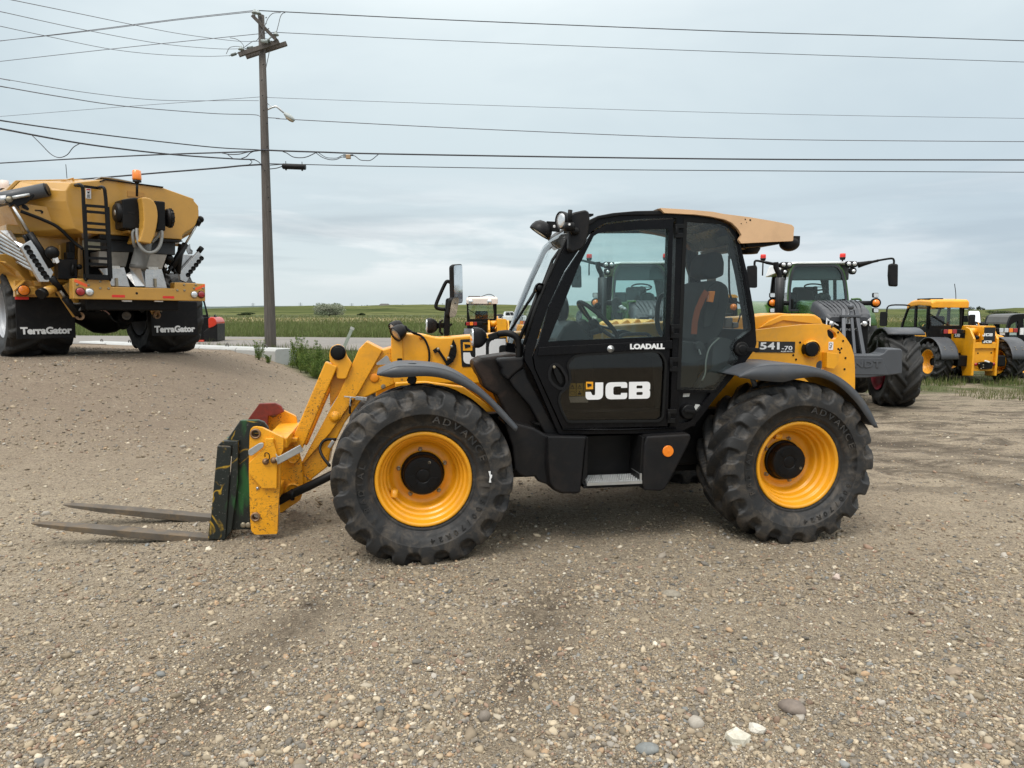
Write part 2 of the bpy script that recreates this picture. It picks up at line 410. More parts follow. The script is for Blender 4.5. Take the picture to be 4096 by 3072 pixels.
def mesh_np(name, co, faces, mat, cols=None, smooth=False, uvless=True):
    """mesh from arrays; faces is an (n,3) or (n,4) index array"""
    me = bpy.data.meshes.new(name); k = faces.shape[1]
    me.vertices.add(len(co)); me.vertices.foreach_set('co', np.ascontiguousarray(co, np.float32).ravel())
    me.loops.add(faces.size); me.loops.foreach_set('vertex_index', np.ascontiguousarray(faces, np.int32).ravel())
    me.polygons.add(len(faces)); me.polygons.foreach_set('loop_start', np.arange(0, faces.size, k, dtype=np.int32))
    me.polygons.foreach_set('loop_total', np.full(len(faces), k, np.int32))
    if smooth: me.polygons.foreach_set('use_smooth', np.ones(len(faces), bool))
    if cols is not None:
        a = me.color_attributes.new('Tone', 'FLOAT_COLOR', 'POINT'); c4 = np.ones((len(co), 4), np.float32); c4[:, :3] = cols
        a.data.foreach_set('color', c4.ravel())
    me.update(calc_edges=True); me.validate()
    o = bpy.data.objects.new(name, me); COL.objects.link(o); me.materials.append(mat); return o
# ---- ground material: gravel yard fading into grass
gm, N, L, B = nodes('yard and meadow')
tc = N.new('ShaderNodeTexCoord').outputs['Object']
sx = N.new('ShaderNodeSeparateXYZ'); L.new(tc, sx.inputs[0]); X, Y = sx.outputs['X'], sx.outputs['Y']
def lin(a, b, c):                       # a*X + b*Y + c
    return math_(N, L, 'ADD', math_(N, L, 'ADD', math_(N, L, 'MULTIPLY', X, a), math_(N, L, 'MULTIPLY', Y, b)), c)
nA = noise(N, L, .55, 5, tc); nB = noise(N, L, 2.4, 6, tc, .65); nC = noise(N, L, 14, 5, tc, .7); nD = noise(N, L, 70, 3, tc, .7); nE = noise(N, L, 190, 2, tc, .6)
sand = mix(N, L, ramp(N, L, nB, .32, .68), (.280, .222, .156), (.420, .344, .248))
sand = mix(N, L, ramp(N, L, nA, .40, .66, 0, .55), sand, (.22, .172, .125))
sand = mix(N, L, ramp(N, L, nC, .38, .66, 0, .6), sand, (.47, .39, .29))
nF = noise(N, L, 30, 6, tc, .8); sand = mix(N, L, ramp(N, L, nF, .50, .62, 0, .75), sand, (.125, .098, .072)); sand = mix(N, L, ramp(N, L, nF, .46, .38, 0, .7), sand, (.50, .425, .30))
sand = mix(N, L, ramp(N, L, nD, .50, .66, 0, .8), sand, (.105, .084, .063))
sand = mix(N, L, ramp(N, L, nE, .54, .70, 0, .8), sand, (.52, .455, .345))
vo = N.new('ShaderNodeTexVoronoi'); vo.inputs['Scale'].default_value = 55; L.new(tc, vo.inputs['Vector'])
pal = N.new('ShaderNodeValToRGB'); sv = N.new('ShaderNodeSeparateColor'); L.new(vo.outputs['Color'], sv.inputs[0]); L.new(sv.outputs[0], pal.inputs[0])
pe = pal.color_ramp.elements; pal.color_ramp.interpolation = 'CONSTANT'
for i, (p, c) in enumerate(((0, (.20, .165, .125)), (.25, (.30, .25, .185)), (.45, (.15, .15, .15)), (.58, (.38, .33, .26)), (.72, (.22, .19, .16)), (.84, (.46, .43, .38)), (.93, (.13, .14, .155)))):
    e = pe[0] if i == 0 else pe[1] if i == 1 else pe.new(p)
    e.position = p; e.color = (*c, 1)
stone = math_(N, L, 'MULTIPLY', ramp(N, L, vo.outputs['Distance'], .009, .006), ramp(N, L, noise(N, L, 1.6, 4, tc), .42, .62))
gravel = mix(N, L, stone, sand, pal.outputs[0])
gravel = mix(N, L, ramp(N, L, Y, 4.3, 2.7, 0, .28), gravel, (.130, .101, .068))
rmp = math_(N, L, 'MULTIPLY', ramp(N, L, lin(1, .22, 0), .6, -2.5), ramp(N, L, Y, 6, 9.5))
gravel = mix(N, L, math_(N, L, 'MULTIPLY', rmp, ramp(N, L, nC, .3, .62, .25, .8)), gravel, (.20, .15, .112))
# damp, churned tracks
mp = N.new('ShaderNodeMapping'); mp.inputs['Scale'].default_value = (.75, 1.7, 1); mp.inputs['Rotation'].default_value = (0, 0, .25); L.new(tc, mp.inputs[0])
trk = math_(N, L, 'MULTIPLY', ramp(N, L, noise(N, L, 1.3, 8, mp.outputs[0], .75, .9), .47, .58), ramp(N, L, X, 2.0, 4.0))
trk = math_(N, L, 'MULTIPLY', trk, ramp(N, L, Y, 5.5, 7.5))
gravel = mix(N, L, math_(N, L, 'MULTIPLY', trk, .85), gravel, (.095, .075, .055))
def streak(a, b, c, y0, y1):
    d = math_(N, L, 'ABSOLUTE', math_(N, L, 'ADD', lin(a, b, c), math_(N, L, 'MULTIPLY', math_(N, L, 'SUBTRACT', nB, .5), .7)))
    k = math_(N, L, 'MULTIPLY', ramp(N, L, d, .34, .05), math_(N, L, 'MULTIPLY', ramp(N, L, Y, y0, y0 + .5), ramp(N, L, Y, y1 + .5, y1)))
    return math_(N, L, 'MULTIPLY', k, math_(N, L, 'MULTIPLY', ramp(N, L, nC, .36, .60, .35, 1), ramp(N, L, nB, .34, .58, .15, 1)))
for a_ in ((1, -.19, 1.92, 2.3, 4.1), (1, -.23, .66, 2.6, 4.2), (.907, .421, -8.4, 6, 11), (.907, .421, -7.5, 6.5, 9.5), (.8, .6, -9.9, 7, 14)): gravel = mix(N, L, streak(*a_), gravel, (.088, .068, .049))
grs = mix(N, L, ramp(N, L, nB, .3, .7), (.052, .070, .022), (.090, .108, .036))
grs = mix(N, L, ramp(N, L, noise(N, L, 7, 6, tc, .7), .45, .7, 0, .7), grs, (.125, .120, .055))
strip = math_(N, L, 'MULTIPLY', ramp(N, L, lin(.06, 1, 0), 74, 80), ramp(N, L, lin(.06, 1, 0), 150, 128))
mp = N.new('ShaderNodeMapping'); mp.inputs['Scale'].default_value = (.05, .20, 1); L.new(tc, mp.inputs[0])
st = math_(N, L, 'MULTIPLY', strip, ramp(N, L, noise(N, L, 1.0, 6, mp.outputs[0], .6, .8), .44, .56))
grs = mix(N, L, math_(N, L, 'MULTIPLY', st, .55), grs, (.36, .28, .14))
wob = math_(N, L, 'MULTIPLY', math_(N, L, 'SUBTRACT', nB, .5), 5.0)
edge = ramp(N, L, math_(N, L, 'ADD', lin(0, 1, -16.4), wob), -.8, .9)
onramp = math_(N, L, 'MULTIPLY', ramp(N, L, math_(N, L, 'ADD', lin(1, .594, -5.38), math_(N, L, 'MULTIPLY', wob, .25)), .25, -.25), ramp(N, L, lin(.625, 1, -15.9), .2, -.2))
gmask = math_(N, L, 'MULTIPLY', edge, math_(N, L, 'SUBTRACT', 1.0, onramp))
patch = math_(N, L, 'MULTIPLY', ramp(N, L, nB, .47, .62), math_(N, L, 'MULTIPLY', ramp(N, L, Y, 10.5, 15), ramp(N, L, X, 4.5, 6.5)))
gmask = math_(N, L, 'MAXIMUM', gmask, math_(N, L, 'MULTIPLY', patch, .35))
bare = math_(N, L, 'MULTIPLY', ramp(N, L, noise(N, L, .8, 4, tc), .45, .6), math_(N, L, 'MULTIPLY', ramp(N, L, X, 4.5, 7), ramp(N, L, Y, 27, 20)))
gmask = math_(N, L, 'MULTIPLY', gmask, math_(N, L, 'SUBTRACT', 1.0, math_(N, L, 'MULTIPLY', bare, .85)))
L.new(mix(N, L, gmask, gravel, grs), B.inputs['Base Color']); B.inputs['Roughness'].default_value = .93; B.inputs['Specular IOR Level'].default_value = .25
hgt_n = math_(N, L, 'ADD', math_(N, L, 'MULTIPLY', nC, .6), math_(N, L, 'ADD', math_(N, L, 'MULTIPLY', nD, .45), math_(N, L, 'MULTIPLY', nE, .22)))
hgt_n = math_(N, L, 'ADD', hgt_n, math_(N, L, 'MULTIPLY', stone, .12))
bp = N.new('ShaderNodeBump'); bp.inputs['Strength'].default_value = 1.0; bp.inputs['Distance'].default_value = .045; L.new(hgt_n, bp.inputs['Height']); L.new(bp.outputs[0], B.inputs['Normal'])
def spaced(fine0, fine1, step, far, grow=1.12):
    a = list(np.arange(fine0, fine1, step)); s = step; v_ = a[-1]
    while v_ < far: s = min(s * grow, far * .2); v_ += s; a.append(v_)
    return a
ys = spaced(1.2, 8.5, .055, 7000, 1.06); lo = [-.05 * k * k - 0 + 1.2 for k in range(1, 16)]; ys = np.array(lo[::-1] + ys)
px_ = spaced(0, 4.6, .06, 6000, 1.075); xs = np.array([-q for q in px_[:0:-1]] + px_)
GX, GY = np.meshgrid(xs, ys); GZ = H(GX, GY); nx, ny = len(xs), len(ys)
co = np.stack([GX.ravel(), GY.ravel(), GZ.ravel()], 1)
ii = (np.arange(ny - 1)[:, None] * nx + np.arange(nx - 1)[None, :]).ravel()
ground = mesh_np('ground', co, np.stack([ii, ii + 1, ii + nx + 1, ii + nx], 1), gm, smooth=True); props(ground, kind='structure')
# ---- road
rm, N, L, B = nodes('worn asphalt road')
tc = N.new('ShaderNodeTexCoord').outputs['Object']
c = mix(N, L, ramp(N, L, noise(N, L, 1.2, 5, tc), .3, .7), (.185, .170, .155), (.245, .225, .205))
c = mix(N, L, ramp(N, L, noise(N, L, 18, 6, tc, .8), .45, .7, 0, .6), c, (.12, .112, .105))
L.new(c, B.inputs['Base Color']); B.inputs['Roughness'].default_value = .9
rx = np.arange(-140, 141, 1.0); rows = []
def road_c(x): return 26.9 - .20 * (x + 6) + .30 * np.maximum(0, np.asarray(x, float) - 1) ** 1.25
for k in np.linspace(-1, 1, 15):
    yy = road_c(rx) + k * 4.1
    rows.append(np.stack([rx, yy, H(rx, yy) + .05 - .035 * k * k], 1))
nx = len(rx); co = np.concatenate(rows); ii = (np.arange(14)[:, None] * nx + np.arange(nx - 1)[None, :]).ravel()
road = mesh_np('road', co, np.stack([ii, ii + 1, ii + nx + 1, ii + nx], 1), rm, smooth=True); props(road, kind='structure')
mk = MB()
for k in np.arange(-120, 120, 9.0):
    mk.f([mk.v((a, road_c(a) + b, Hs(a, road_c(a)) + .058)) for a, b in ((k, -.06), (k + 3, -.06), (k + 3, .06), (k, .06))])
o = mk.build('road_marking', surf('faded road paint', (.52, .40, .12), .8, var=.3)); props(o, kind='structure')
# ---- hills
hm, N, L, B = nodes('grass hills')
tc = N.new('ShaderNodeTexCoord').outputs['Object']
c = mix(N, L, ramp(N, L, noise(N, L, .012, 8, tc, .65), .35, .65), (.060, .078, .030), (.150, .155, .068))
c = mix(N, L, ramp(N, L, noise(N, L, .05, 8, tc, .8), .50, .62, 0, .85), c, (.030, .042, .020))
L.new(c, B.inputs['Base Color']); B.inputs['Roughness'].default_value = 1; B.inputs['Specular IOR Level'].default_value = 0
def hill(name, y0, y1, prof, mat, x0=-1500, x1=1500, n=240, seed=1):
    xs = np.linspace(x0, x1, n); ts = np.linspace(0, 1, 26); rows = []
    for t in ts:
        y = y0 + (y1 - y0) * t; s = math.sin(math.pi * min(t * .62, 1)) if t < .81 else math.sin(math.pi * .5) * (1 - (t - .81) / .19) ** .5
        z = .5 + prof(xs) * s * (1 + .22 * (vnoise(xs / 60, np.full(n, y / 45), seed) - .5)) + 1.4 * (vnoise(xs / 18, np.full(n, y / 16), seed + 4) - .5) * s
        rows.append(np.stack([xs, np.full(n, y), z], 1))
    co = np.concatenate(rows); ii = (np.arange(25)[:, None] * n + np.arange(n - 1)[None, :]).ravel()
    return props(mesh_np(name, co, np.stack([ii, ii + 1, ii + n + 1, ii + n], 1), mat, smooth=True), kind='structure')
hill('hill', 300, 760, lambda x: 6.2 + 1.3 * np.sin(x / 110 + 2.2) + 1.0 * np.exp(-((x + 60) / 90) ** 2) - 2.0 * sst(-100, -260, x) - 1.2 * sst(60, 300, x) + .5 * np.sin(x / 37), hm)
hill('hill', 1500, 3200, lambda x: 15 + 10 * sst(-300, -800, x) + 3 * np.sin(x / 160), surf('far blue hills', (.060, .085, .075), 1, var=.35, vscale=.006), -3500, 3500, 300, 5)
# ================================================================ loose gravel
def ico(sub):
    bm = bmesh.new(); bmesh.ops.create_icosphere(bm, subdivisions=sub, radius=1); bm.verts.ensure_lookup_table()
    v_ = np.array([v.co[:] for v in bm.verts]); f_ = np.array([[q.index for q in f.verts] for f in bm.faces]); bm.free(); return v_, f_
PAL = np.array([(.30, .25, .185), (.25, .205, .155), (.36, .31, .24), (.19, .17, .15), (.14, .135, .13), (.16, .175, .19), (.42, .38, .32), (.52, .49, .43), (.22, .15, .115), (.33, .23, .15), (.28, .265, .25), (.21, .185, .15)])
PW = np.array([.17, .16, .13, .11, .07, .035, .055, .014, .05, .045, .09, .06]); PW /= PW.sum()
pm, N, L, B = nodes('loose pebbles')
at = N.new('ShaderNodeAttribute'); at.attribute_name = 'Tone'
tc = N.new('ShaderNodeTexCoord').outputs['Object']
L.new(mix(N, L, ramp(N, L, noise(N, L, 120, 4, tc, .7), .4, .7, 0, .45), at.outputs['Color'], (.27, .22, .165)), B.inputs['Base Color']); B.inputs['Roughness'].default_value = .8; B.inputs['Specular IOR Level'].default_value = .3
def pebbles(rs, P, rad, sub):
    v0, f0 = ico(sub); n = len(P)
    jit = 1 + .22 * rs.standard_normal((n, len(v0))) * (1 if sub == 1 else .35)
    if sub > 1: jit += .18 * np.sin(3.1 * v0[None, :, 0] * rs.uniform(.5, 2, (n, 1)) + 2.3 * v0[None, :, 1] + rs.uniform(0, 6, (n, 1)))
    sc = np.stack([rs.uniform(.75, 1.45, n), rs.uniform(.7, 1.15, n), rs.uniform(.42, .8, n)], 1)
    a = rs.uniform(0, 6.283, n); ca, sa = np.cos(a), np.sin(a); ti = rs.normal(0, .28, n)
    q = v0[None] * jit[..., None] * sc[:, None] * rad[:, None, None]
    q[..., 2] += q[..., 0] * ti[:, None]
    x = q[..., 0] * ca[:, None] - q[..., 1] * sa[:, None]; y = q[..., 0] * sa[:, None] + q[..., 1] * ca[:, None]
    q = np.stack([x, y, q[..., 2]], -1) + P[:, None]
    c = PAL[rs.choice(len(PAL), n, p=PW)] * rs.uniform(.50, 1.22, (n, 1)) * np.array([1.24, 1.20, 1.10])
    return q.reshape(-1, 3), (f0[None] + (np.arange(n) * len(v0))[:, None, None]).reshape(-1, 3), np.repeat(c, len(v0), 0)
def lay_gravel():
    rs = np.random.RandomState(11); V, F, C = [], [], []; k = 0
    def add(n, yr, med, sig, rmax, sub, dens, sink=.25):
        nonlocal k
        y = yr[0] + (yr[1] - yr[0]) * rs.uniform(0, 1, n) ** 1.25; hw = y * .88 + .5
        x = rs.uniform(-1, 1, n) * hw
        keep = rs.uniform(0, 1, n) < dens(x, y); x, y = x[keep], y[keep]; n = len(x)
        rad = np.clip(med * np.exp(rs.normal(0, sig, n)), .0016, rmax)
        P = np.stack([x, y, H(x, y) + rad * (.45 - sink)], 1)
        v_, f_, c_ = pebbles(rs, P, rad, sub); V.append(v_); F.append(f_ + k); C.append(c_); k += len(v_)
    def dens(x, y):
        d = .95 * sst(4.4, 2.7, y) + .22 * sst(9, 4, y) + .03
        n = vnoise(x * 1.6, y * 1.6, 21); n2 = vnoise(x * .6 + 4, y * .8, 22)
        bare = np.exp(-((x + 1.36 - (y - 2.94) * .19) / .24) ** 2) + np.exp(-((x - .06 - (y - 3.15) * .23) / .2) ** 2)
        return np.clip(d * (.30 + .9 * n) * (.5 + .9 * n2), 0, 1) * (1 - .6 * np.clip(bare * (.35 + vnoise(x * 6, y * 6, 77)) * sst(4.5, 3.9, y), 0, 1))
    add(215000, (2.0, 4.7), .0041, .42, .02, 1, dens)
    add(17000, (2.0, 4.9), .0086, .38, .032, 2, dens)
    add(120000, (4.0, 12), .0072, .42, .02, 1, lambda x, y: np.clip(dens(x, y) * 1.9, .12, .9))
    add(2600, (4.2, 13), .014, .35, .035, 2, lambda x, y: np.clip(dens(x, y) * 1.8, 0, .9))
    add(24000, (8, 21), .011, .4, .03, 1, lambda x, y: np.where((x < -2) & (y < 15.9 - .625 * x), .75 * vnoise(x * .8, y * .8, 5) + .15, 0))
    return props(mesh_np('gravel', np.concatenate(V), np.concatenate(F), pm, np.concatenate(C), smooth=True), kind='stuff')
lay_gravel()
def rock(name, label, v_, x, y, size, sc, colr, seed, angular=False, group=None):
    p = on_z(v_, x, y, .0); p.z = Hs(p.x, p.y)
    rs = random.Random(seed); m = MB()
    vs = bmesh.ops.create_icosphere(m.bm, subdivisions=2 if angular else 3, radius=1)['verts']
    ph = [rs.uniform(0, 6) for _ in range(6)]
    for q in vs:
        c = q.co
        if angular:
            k = 1 + .22 * math.sin(2.1 * c.x + ph[0]) * math.cos(2.7 * c.y + ph[1]) + .16 * math.sin(4.3 * c.z + 3.1 * c.x + ph[2]) + rs.uniform(-.09, .09)
        else:
            k = 1 + .07 * math.sin(2.2 * c.x + ph[0]) + .06 * math.sin(3 * c.y + ph[1]) * math.cos(2 * c.z + ph[2]) + .03 * math.sin(7 * c.x + 6 * c.y + ph[3])
        q.co = Vector((c.x * sc[0], c.y * sc[1], c.z * sc[2])) * k * size
    if not angular:
        for fc in m.bm.faces: fc.smooth = True
    o = m.build(name, surf('rock %d' % seed, colr, .85, var=.28, vscale=22, bump=.5, bscale=90, dirt=(.14, .11, .08), dirt_amt=.6), recalc=False)
    o.location = p + Vector((0, 0, size * sc[2] * .45)); o.rotation_euler = (rs.uniform(-.15, .15), rs.uniform(-.15, .15), rs.uniform(0, 3)); return props(o, label, 'rock', group)
VW['Q1'] = (2700, 2100, 1.5845); VW['Q2'] = (1400, 2100, 1.58)
r_ = rock('stone', 'largest smooth brown oval stone lying alone on the gravel', 'Q1', 738, 1165, .058, (1.05, .72, .5), (.185, .150, .125), 1); r_.rotation_euler = (0, 0, R(-38))
rock('stone', 'chunky cream angular rock, bigger of the two pale broken rocks', 'Q1', 395, 1365, .050, (.95, .85, .72), (.56, .53, .44), 2, True)
rock('stone', 'smaller white flaked rock just behind the chunky cream one', 'Q1', 520, 1292, .036, (1.1, .8, .62), (.58, .55, .48), 3, True)
rock('stone', 'pinkish white stone on bare ground behind the oval brown stone', 'Q1', 1022, 345, .036, (1.1, .7, .6), (.52, .42, .36), 4, True)
rock('stone', 'flat grey tan stone by itself below the cab step', 'Q2', 2030, 447, .050, (1.15, .7, .5), (.27, .24, .19), 5)
rock('stone', 'round brown grey pebble standing proud at bottom centre', 'Q2', 850, 1200, .030, (1, .9, .8), (.20, .17, .14), 6)
rock('stone', 'blue grey speckled flat stone near the bottom edge', 'Q2', 1880, 1425, .046, (1.1, .7, .42), (.185, .195, .19), 7)
rock('stone', 'small tan pebble lit beside the near fork tip track', 'A', 1352, 466, .038, (1.3, .8, .6), (.40, .33, .23), 8)
rock('stone', 'brown wedge shaped stone on fine gravel at lower right', 'Q1', 1762, 945, .040, (1.3, .8, .45), (.27, .21, .15), 9, True)
# ================================================================ plants
def plantmat(name, a, b, trans=.25):
    m = bpy.data.materials.new(name); m.use_nodes = True; N = m.node_tree.nodes; L = m.node_tree.links; B = N['Principled BSDF']
    at = N.new('ShaderNodeAttribute'); at.attribute_name = 'Tone'
    tc = N.new('ShaderNodeTexCoord').outputs['Object']
    c = mix(N, L, ramp(N, L, noise(N, L, .7, 5, tc, .7), .35, .65, 0, .5), at.outputs['Color'], b)
    L.new(c, B.inputs['Base Color']); B.inputs['Roughness'].default_value = .7; B.inputs['Specular IOR Level'].default_value = .2
    t = N.new('ShaderNodeBsdfTranslucent'); L.new(c, t.inputs[0]); mx = N.new('ShaderNodeMixShader'); mx.inputs[0].default_value = trans
    L.new(B.outputs[0], mx.inputs[1]); L.new(t.outputs[0], mx.inputs[2]); L.new(mx.outputs[0], N['Material Output'].inputs[0]); return m
GRM = plantmat('grass blades', None, (.095, .115, .035)); STRW = plantmat('straw', None, (.42, .34, .19)); LFM = plantmat('leaves', None, (.06, .085, .03)); OLV = plantmat('silver leaves', None, (.20, .22, .16))
def blades(name, n, xy, hmed, wid, cols, mat, seed, lean=.35, mask=None):
    rs = np.random.RandomState(seed); x, y = xy(rs, n)
    if mask is not None:
        k = mask(rs, x, y); x, y = x[k], y[k]
    n = len(x); h = hmed * np.exp(rs.normal(0, .35, n)); a = rs.uniform(0, 6.283, n); l = h * np.abs(rs.normal(0, lean, n)); b = rs.uniform(0, 6.283, n)
    z = H(x, y) - .01; dx, dy = np.cos(a) * wid / 2, np.sin(a) * wid / 2; lx, ly = np.cos(b) * l, np.sin(b) * l
    p = np.stack([np.stack([x - dx, y - dy, z], 1), np.stack([x + dx, y + dy, z], 1), np.stack([x + dx * .7 + lx * .35, y + dy * .7 + ly * .35, z + h * .6], 1),
                  np.stack([x - dx * .7 + lx * .35, y - dy * .7 + ly * .35, z + h * .6], 1), np.stack([x + lx, y + ly, z + h * .97], 1)], 1)
    f = np.array([(0, 1, 2), (0, 2, 3), (3, 2, 4)])[None] + (np.arange(n) * 5)[:, None, None]
    cols = np.array(cols); c = cols[rs.randint(0, len(cols), n)] * rs.uniform(.7, 1.3, (n, 1))
    return props(mesh_np(name, p.reshape(-1, 3), f.reshape(-1, 3), mat, np.repeat(c, 5, 0)), kind='stuff')
def box_xy(x0, x1, y0, y1): return lambda rs, n: (rs.uniform(x0, x1, n), rs.uniform(y0, y1, n))
G3 = [(.095, .135, .036), (.13, .165, .048), (.075, .115, .030), (.17, .175, .070), (.22, .20, .105)]
def clump(x, y, s, seed, thr): return vnoise(x * s, y * s, seed) > thr
def fan(y0, y1, k=.85, pw=1.0): return lambda rs, n: (lambda y: (rs.uniform(-1, 1, n) * (y * k + 1), y))(y0 + (y1 - y0) * rs.uniform(0, 1, n) ** pw)
def offroad(rs, x, y): return np.abs(y - road_c(x)) > 4.1 + rs.normal(0, .12, len(x))
def verge(rs, x, y):
    edge = 16.6 + 2.2 * (vnoise(x * .8, y * .8, 31) - .5)
    ramp_ = (x < 5.38 - .594 * y + .3 + .4 * (vnoise(x * 2, y * 2, 8) - .5)) & (y < 16.2 - .625 * x)
    return offroad(rs, x, y) & (y > edge) & ~ramp_ & (y < road_c(x) + 1) & ((x < 5) | (vnoise(x * .9, y * .9, 35) > .58))
blades('grass', 90000, box_xy(-16, 17, 15.5, 28), .15, .016, G3, GRM, 41, mask=verge)
blades('grass', 16000, box_xy(-6.8, 1, 16, 21.5), .20, .014, [(.12, .18, .04), (.16, .21, .055), (.10, .15, .035), (.20, .20, .09)], GRM, 47, mask=verge)
blades('grass', 9000, box_xy(4.5, 17, 13.5, 17.5), .085, .012, [(.13, .14, .05), (.10, .12, .04), (.22, .20, .11), (.26, .24, .15)], GRM, 42, mask=lambda rs, x, y: (vnoise(x * .9, y * 1.4, 35) + .25 * sst(13.5, 16.5, y)) > .62)
blades('grass', 110000, fan(29, 64, .82, 1.4), .25, .030, [(.13, .165, .052), (.155, .19, .066), (.11, .145, .045), (.185, .19, .085)], GRM, 43, mask=lambda rs, x, y: offroad(rs, x, y) & (y > road_c(x) + 4.2))
def windrow(rs, x, y):
    yy = y + .06 * x; w_ = 2.5 * (vnoise(x * .05, x * 0, 3) - .5)
    d = np.minimum(abs(yy - 88 - w_), abs(yy - 112 - w_) * .7)
    return (d < .4 + 1.1 * vnoise(x * .25, y * .1, 7)) & (vnoise(x * .13, y * .02, 17) > .2)
blades('straw', 34000, fan(78, 136, .8), .24, .11, [(.52, .41, .21), (.44, .35, .18), (.58, .48, .27), (.34, .28, .13)], STRW, 44, lean=1.3, mask=windrow)
blades('grass', 45000, fan(64, 220, .8, 1.6), .22, .09, [(.12, .15, .048), (.155, .17, .065), (.20, .195, .09)], GRM, 45, mask=lambda rs, x, y: ~windrow(rs, x, y))
def leaf_cloud(rs, n, lobes, size, cols):
    """leaf faces spread through lobes (centre, radii)"""
    lob = np.array([l[0] for l in lobes]); rad = np.array([l[1] for l in lobes]); k = rs.randint(0, len(lobes), n)
    d = rs.normal(size=(n, 3)); d /= np.linalg.norm(d, axis=1)[:, None]
    p = lob[k] + d * rad[k] * (rs.uniform(.25, 1.08, (n, 1)) ** .5)
    a = rs.normal(size=(n, 3)); a /= np.linalg.norm(a, axis=1)[:, None]; b = np.cross(a, rs.normal(size=(n, 3))); b /= np.linalg.norm(b, axis=1)[:, None]
    s = size * rs.uniform(.6, 1.4, (n, 1))
    q = np.stack([p - a * s, p + b * s * .45, p + a * s, p - b * s * .45], 1)
    cols = np.array(cols); ct = cols[rs.randint(0, len(cols), len(lobes))][k] * rs.uniform(.7, 1.3, (n, 1))
    return q.reshape(-1, 3), np.arange(n * 4).reshape(n, 4), np.repeat(ct, 4, 0)
BARK = surf('bark', (.11, .085, .06), .9, var=.3, vscale=8)
def tree(name, label, cat, loc, wdt, ht, n, size, cols, mat, seed, trunk=.0, conif=False, group=None, nl=14):
    t = thing(name, label, cat, loc, 0, group); rs = np.random.RandomState(seed); m = MB()
    m.tube([(0, 0, -.3), (.02 * wdt, 0, ht * .3), (0, .02 * wdt, ht * .75)], [.035 * ht, .025 * ht, .008 * ht], 7)
    if conif:
        lobes = [((0, 0, ht * (.12 + .85 * i / 9)), (wdt * .5 * (1 - i / 9.6), wdt * .5 * (1 - i / 9.6), ht * .08)) for i in range(10)]
    else:
        lobes = []
        for i in range(nl):
            a = rs.uniform(0, 6.28); u = rs.uniform(0, 1) ** .5; zc = trunk * ht + (1 - trunk) * ht * rs.uniform(.22, .80)
            k = math.sqrt(max(.12, 1 - ((zc / ht - .42) / .62) ** 2))
            c_ = (math.cos(a) * wdt * .40 * u * k, math.sin(a) * wdt * .36 * u * k, zc)
            r = rs.uniform(.13, .24); lobes.append((c_, (wdt * r, wdt * r, ht * r * .8)))
            if i % 2 == 0: m.tube([(0, 0, ht * .12), (c_[0] * .5, c_[1] * .5, zc * .6), c_], [.018 * ht, .012 * ht, .004 * ht], 5)
    m.build('trunk', BARK, t)
    v_, f_, c_ = leaf_cloud(rs, n, lobes, size, cols); o = mesh_np('crown', v_, f_, mat, c_); o.parent = t; return t
def at(v_, x, y, Yd): p = on_depth(v_, x, y, Yd); return p
p = at('L', 1035, 165, 165); p.z = Hs(p.x, p.y) - .1
tree('shrub', 'silver grey green olive shrub standing alone beyond the mown straw', 'shrub', p, 7.4, 3.5, 9000, .14, [(.29, .32, .23), (.38, .40, .30), (.21, .25, .16), (.44, .45, .36)], OLV, 5, nl=34)
for i, (x, wd, ht, lab) in enumerate(((380, 5.3, 1.0, 'low dark bush on the slope left of the utility pole'), (1292, 3.2, .8, 'small dark bush on the hillside right of the silver shrub'), (330, 3.0, .7, 'smallest dark bush left of the low dark bush on the slope'))):
    p = at('L', x, 156, 230); p.z = max(Hs(p.x, p.y), p.z) - .3
    tree('shrub', lab, 'shrub', p, wd, ht, 900, .2, [(.035, .052, .022), (.05, .07, .03)], LFM, 60 + i, group='bushes on the slope')
p = at('C', 1830, 480, 120); p.z = Hs(p.x, p.y) - .2
tree('shrub', 'wide twiggy grey green thicket beyond the field at far right', 'shrub', p, 4.8, 1.75, 4200, .11, [(.11, .12, .075), (.075, .10, .045), (.15, .14, .10), (.055, .085, .03)], LFM, 71, nl=26)
p = at('C', 2060, 480, 118); p.z = Hs(p.x, p.y) - .2
tree('shrub', 'greener low bush joined to the twiggy thicket', 'shrub', p, 3.6, 1.25, 2600, .10, [(.06, .09, .032), (.085, .115, .04)], LFM, 72, nl=20)
HZ = [('C', 1355, 372, 8.5, 8, 0, 'broad dark tree on the skyline right of the yellow roof'), ('C', 1475, 370, 3.6, 9, 0, 'narrow dark tree on the skyline beside the broad one'), ('C', 1540, 370, 5, 8, 0, 'leaning dark tree ending the skyline pair'),
      ('L', 1190, 110, 5, 5, 0, 'round grove tree on the skyline at the silver shrub edge'), ('L', 1140, 112, 8, 3.6, 0, 'low grove on the skyline behind the silver shrub'), ('L', 1276, 104, 2.6, 4.6, 1, 'first small spruce of the skyline row'),
      ('L', 1295, 104, 3.2, 6, 1, 'tallest spruce of the skyline row'), ('L', 1318, 103, 2.6, 5, 1, 'short spruce between tall ones on the skyline'), ('L', 1337, 103, 3.4, 6.4, 1, 'last spruce of the skyline row before the round tree'),
      ('L', 1385, 103, 9, 5.5, 0, 'wide round trees right of the skyline spruces'), ('L', 1546, 104, 4.5, 3.8, 0, 'lone round tree right of the skyline house'), ('L', 1812, 112, 6, 7, 0, 'dark tree left of the far mirror arm on the skyline'),
      ('L', 1880, 113, 13, 6.5, 0, 'long dark tree belt behind the far mirror arm'), ('D', 1985, 955, 3.6, 3.4, 0, 'single round tree on the skyline by the tractor lamp')]
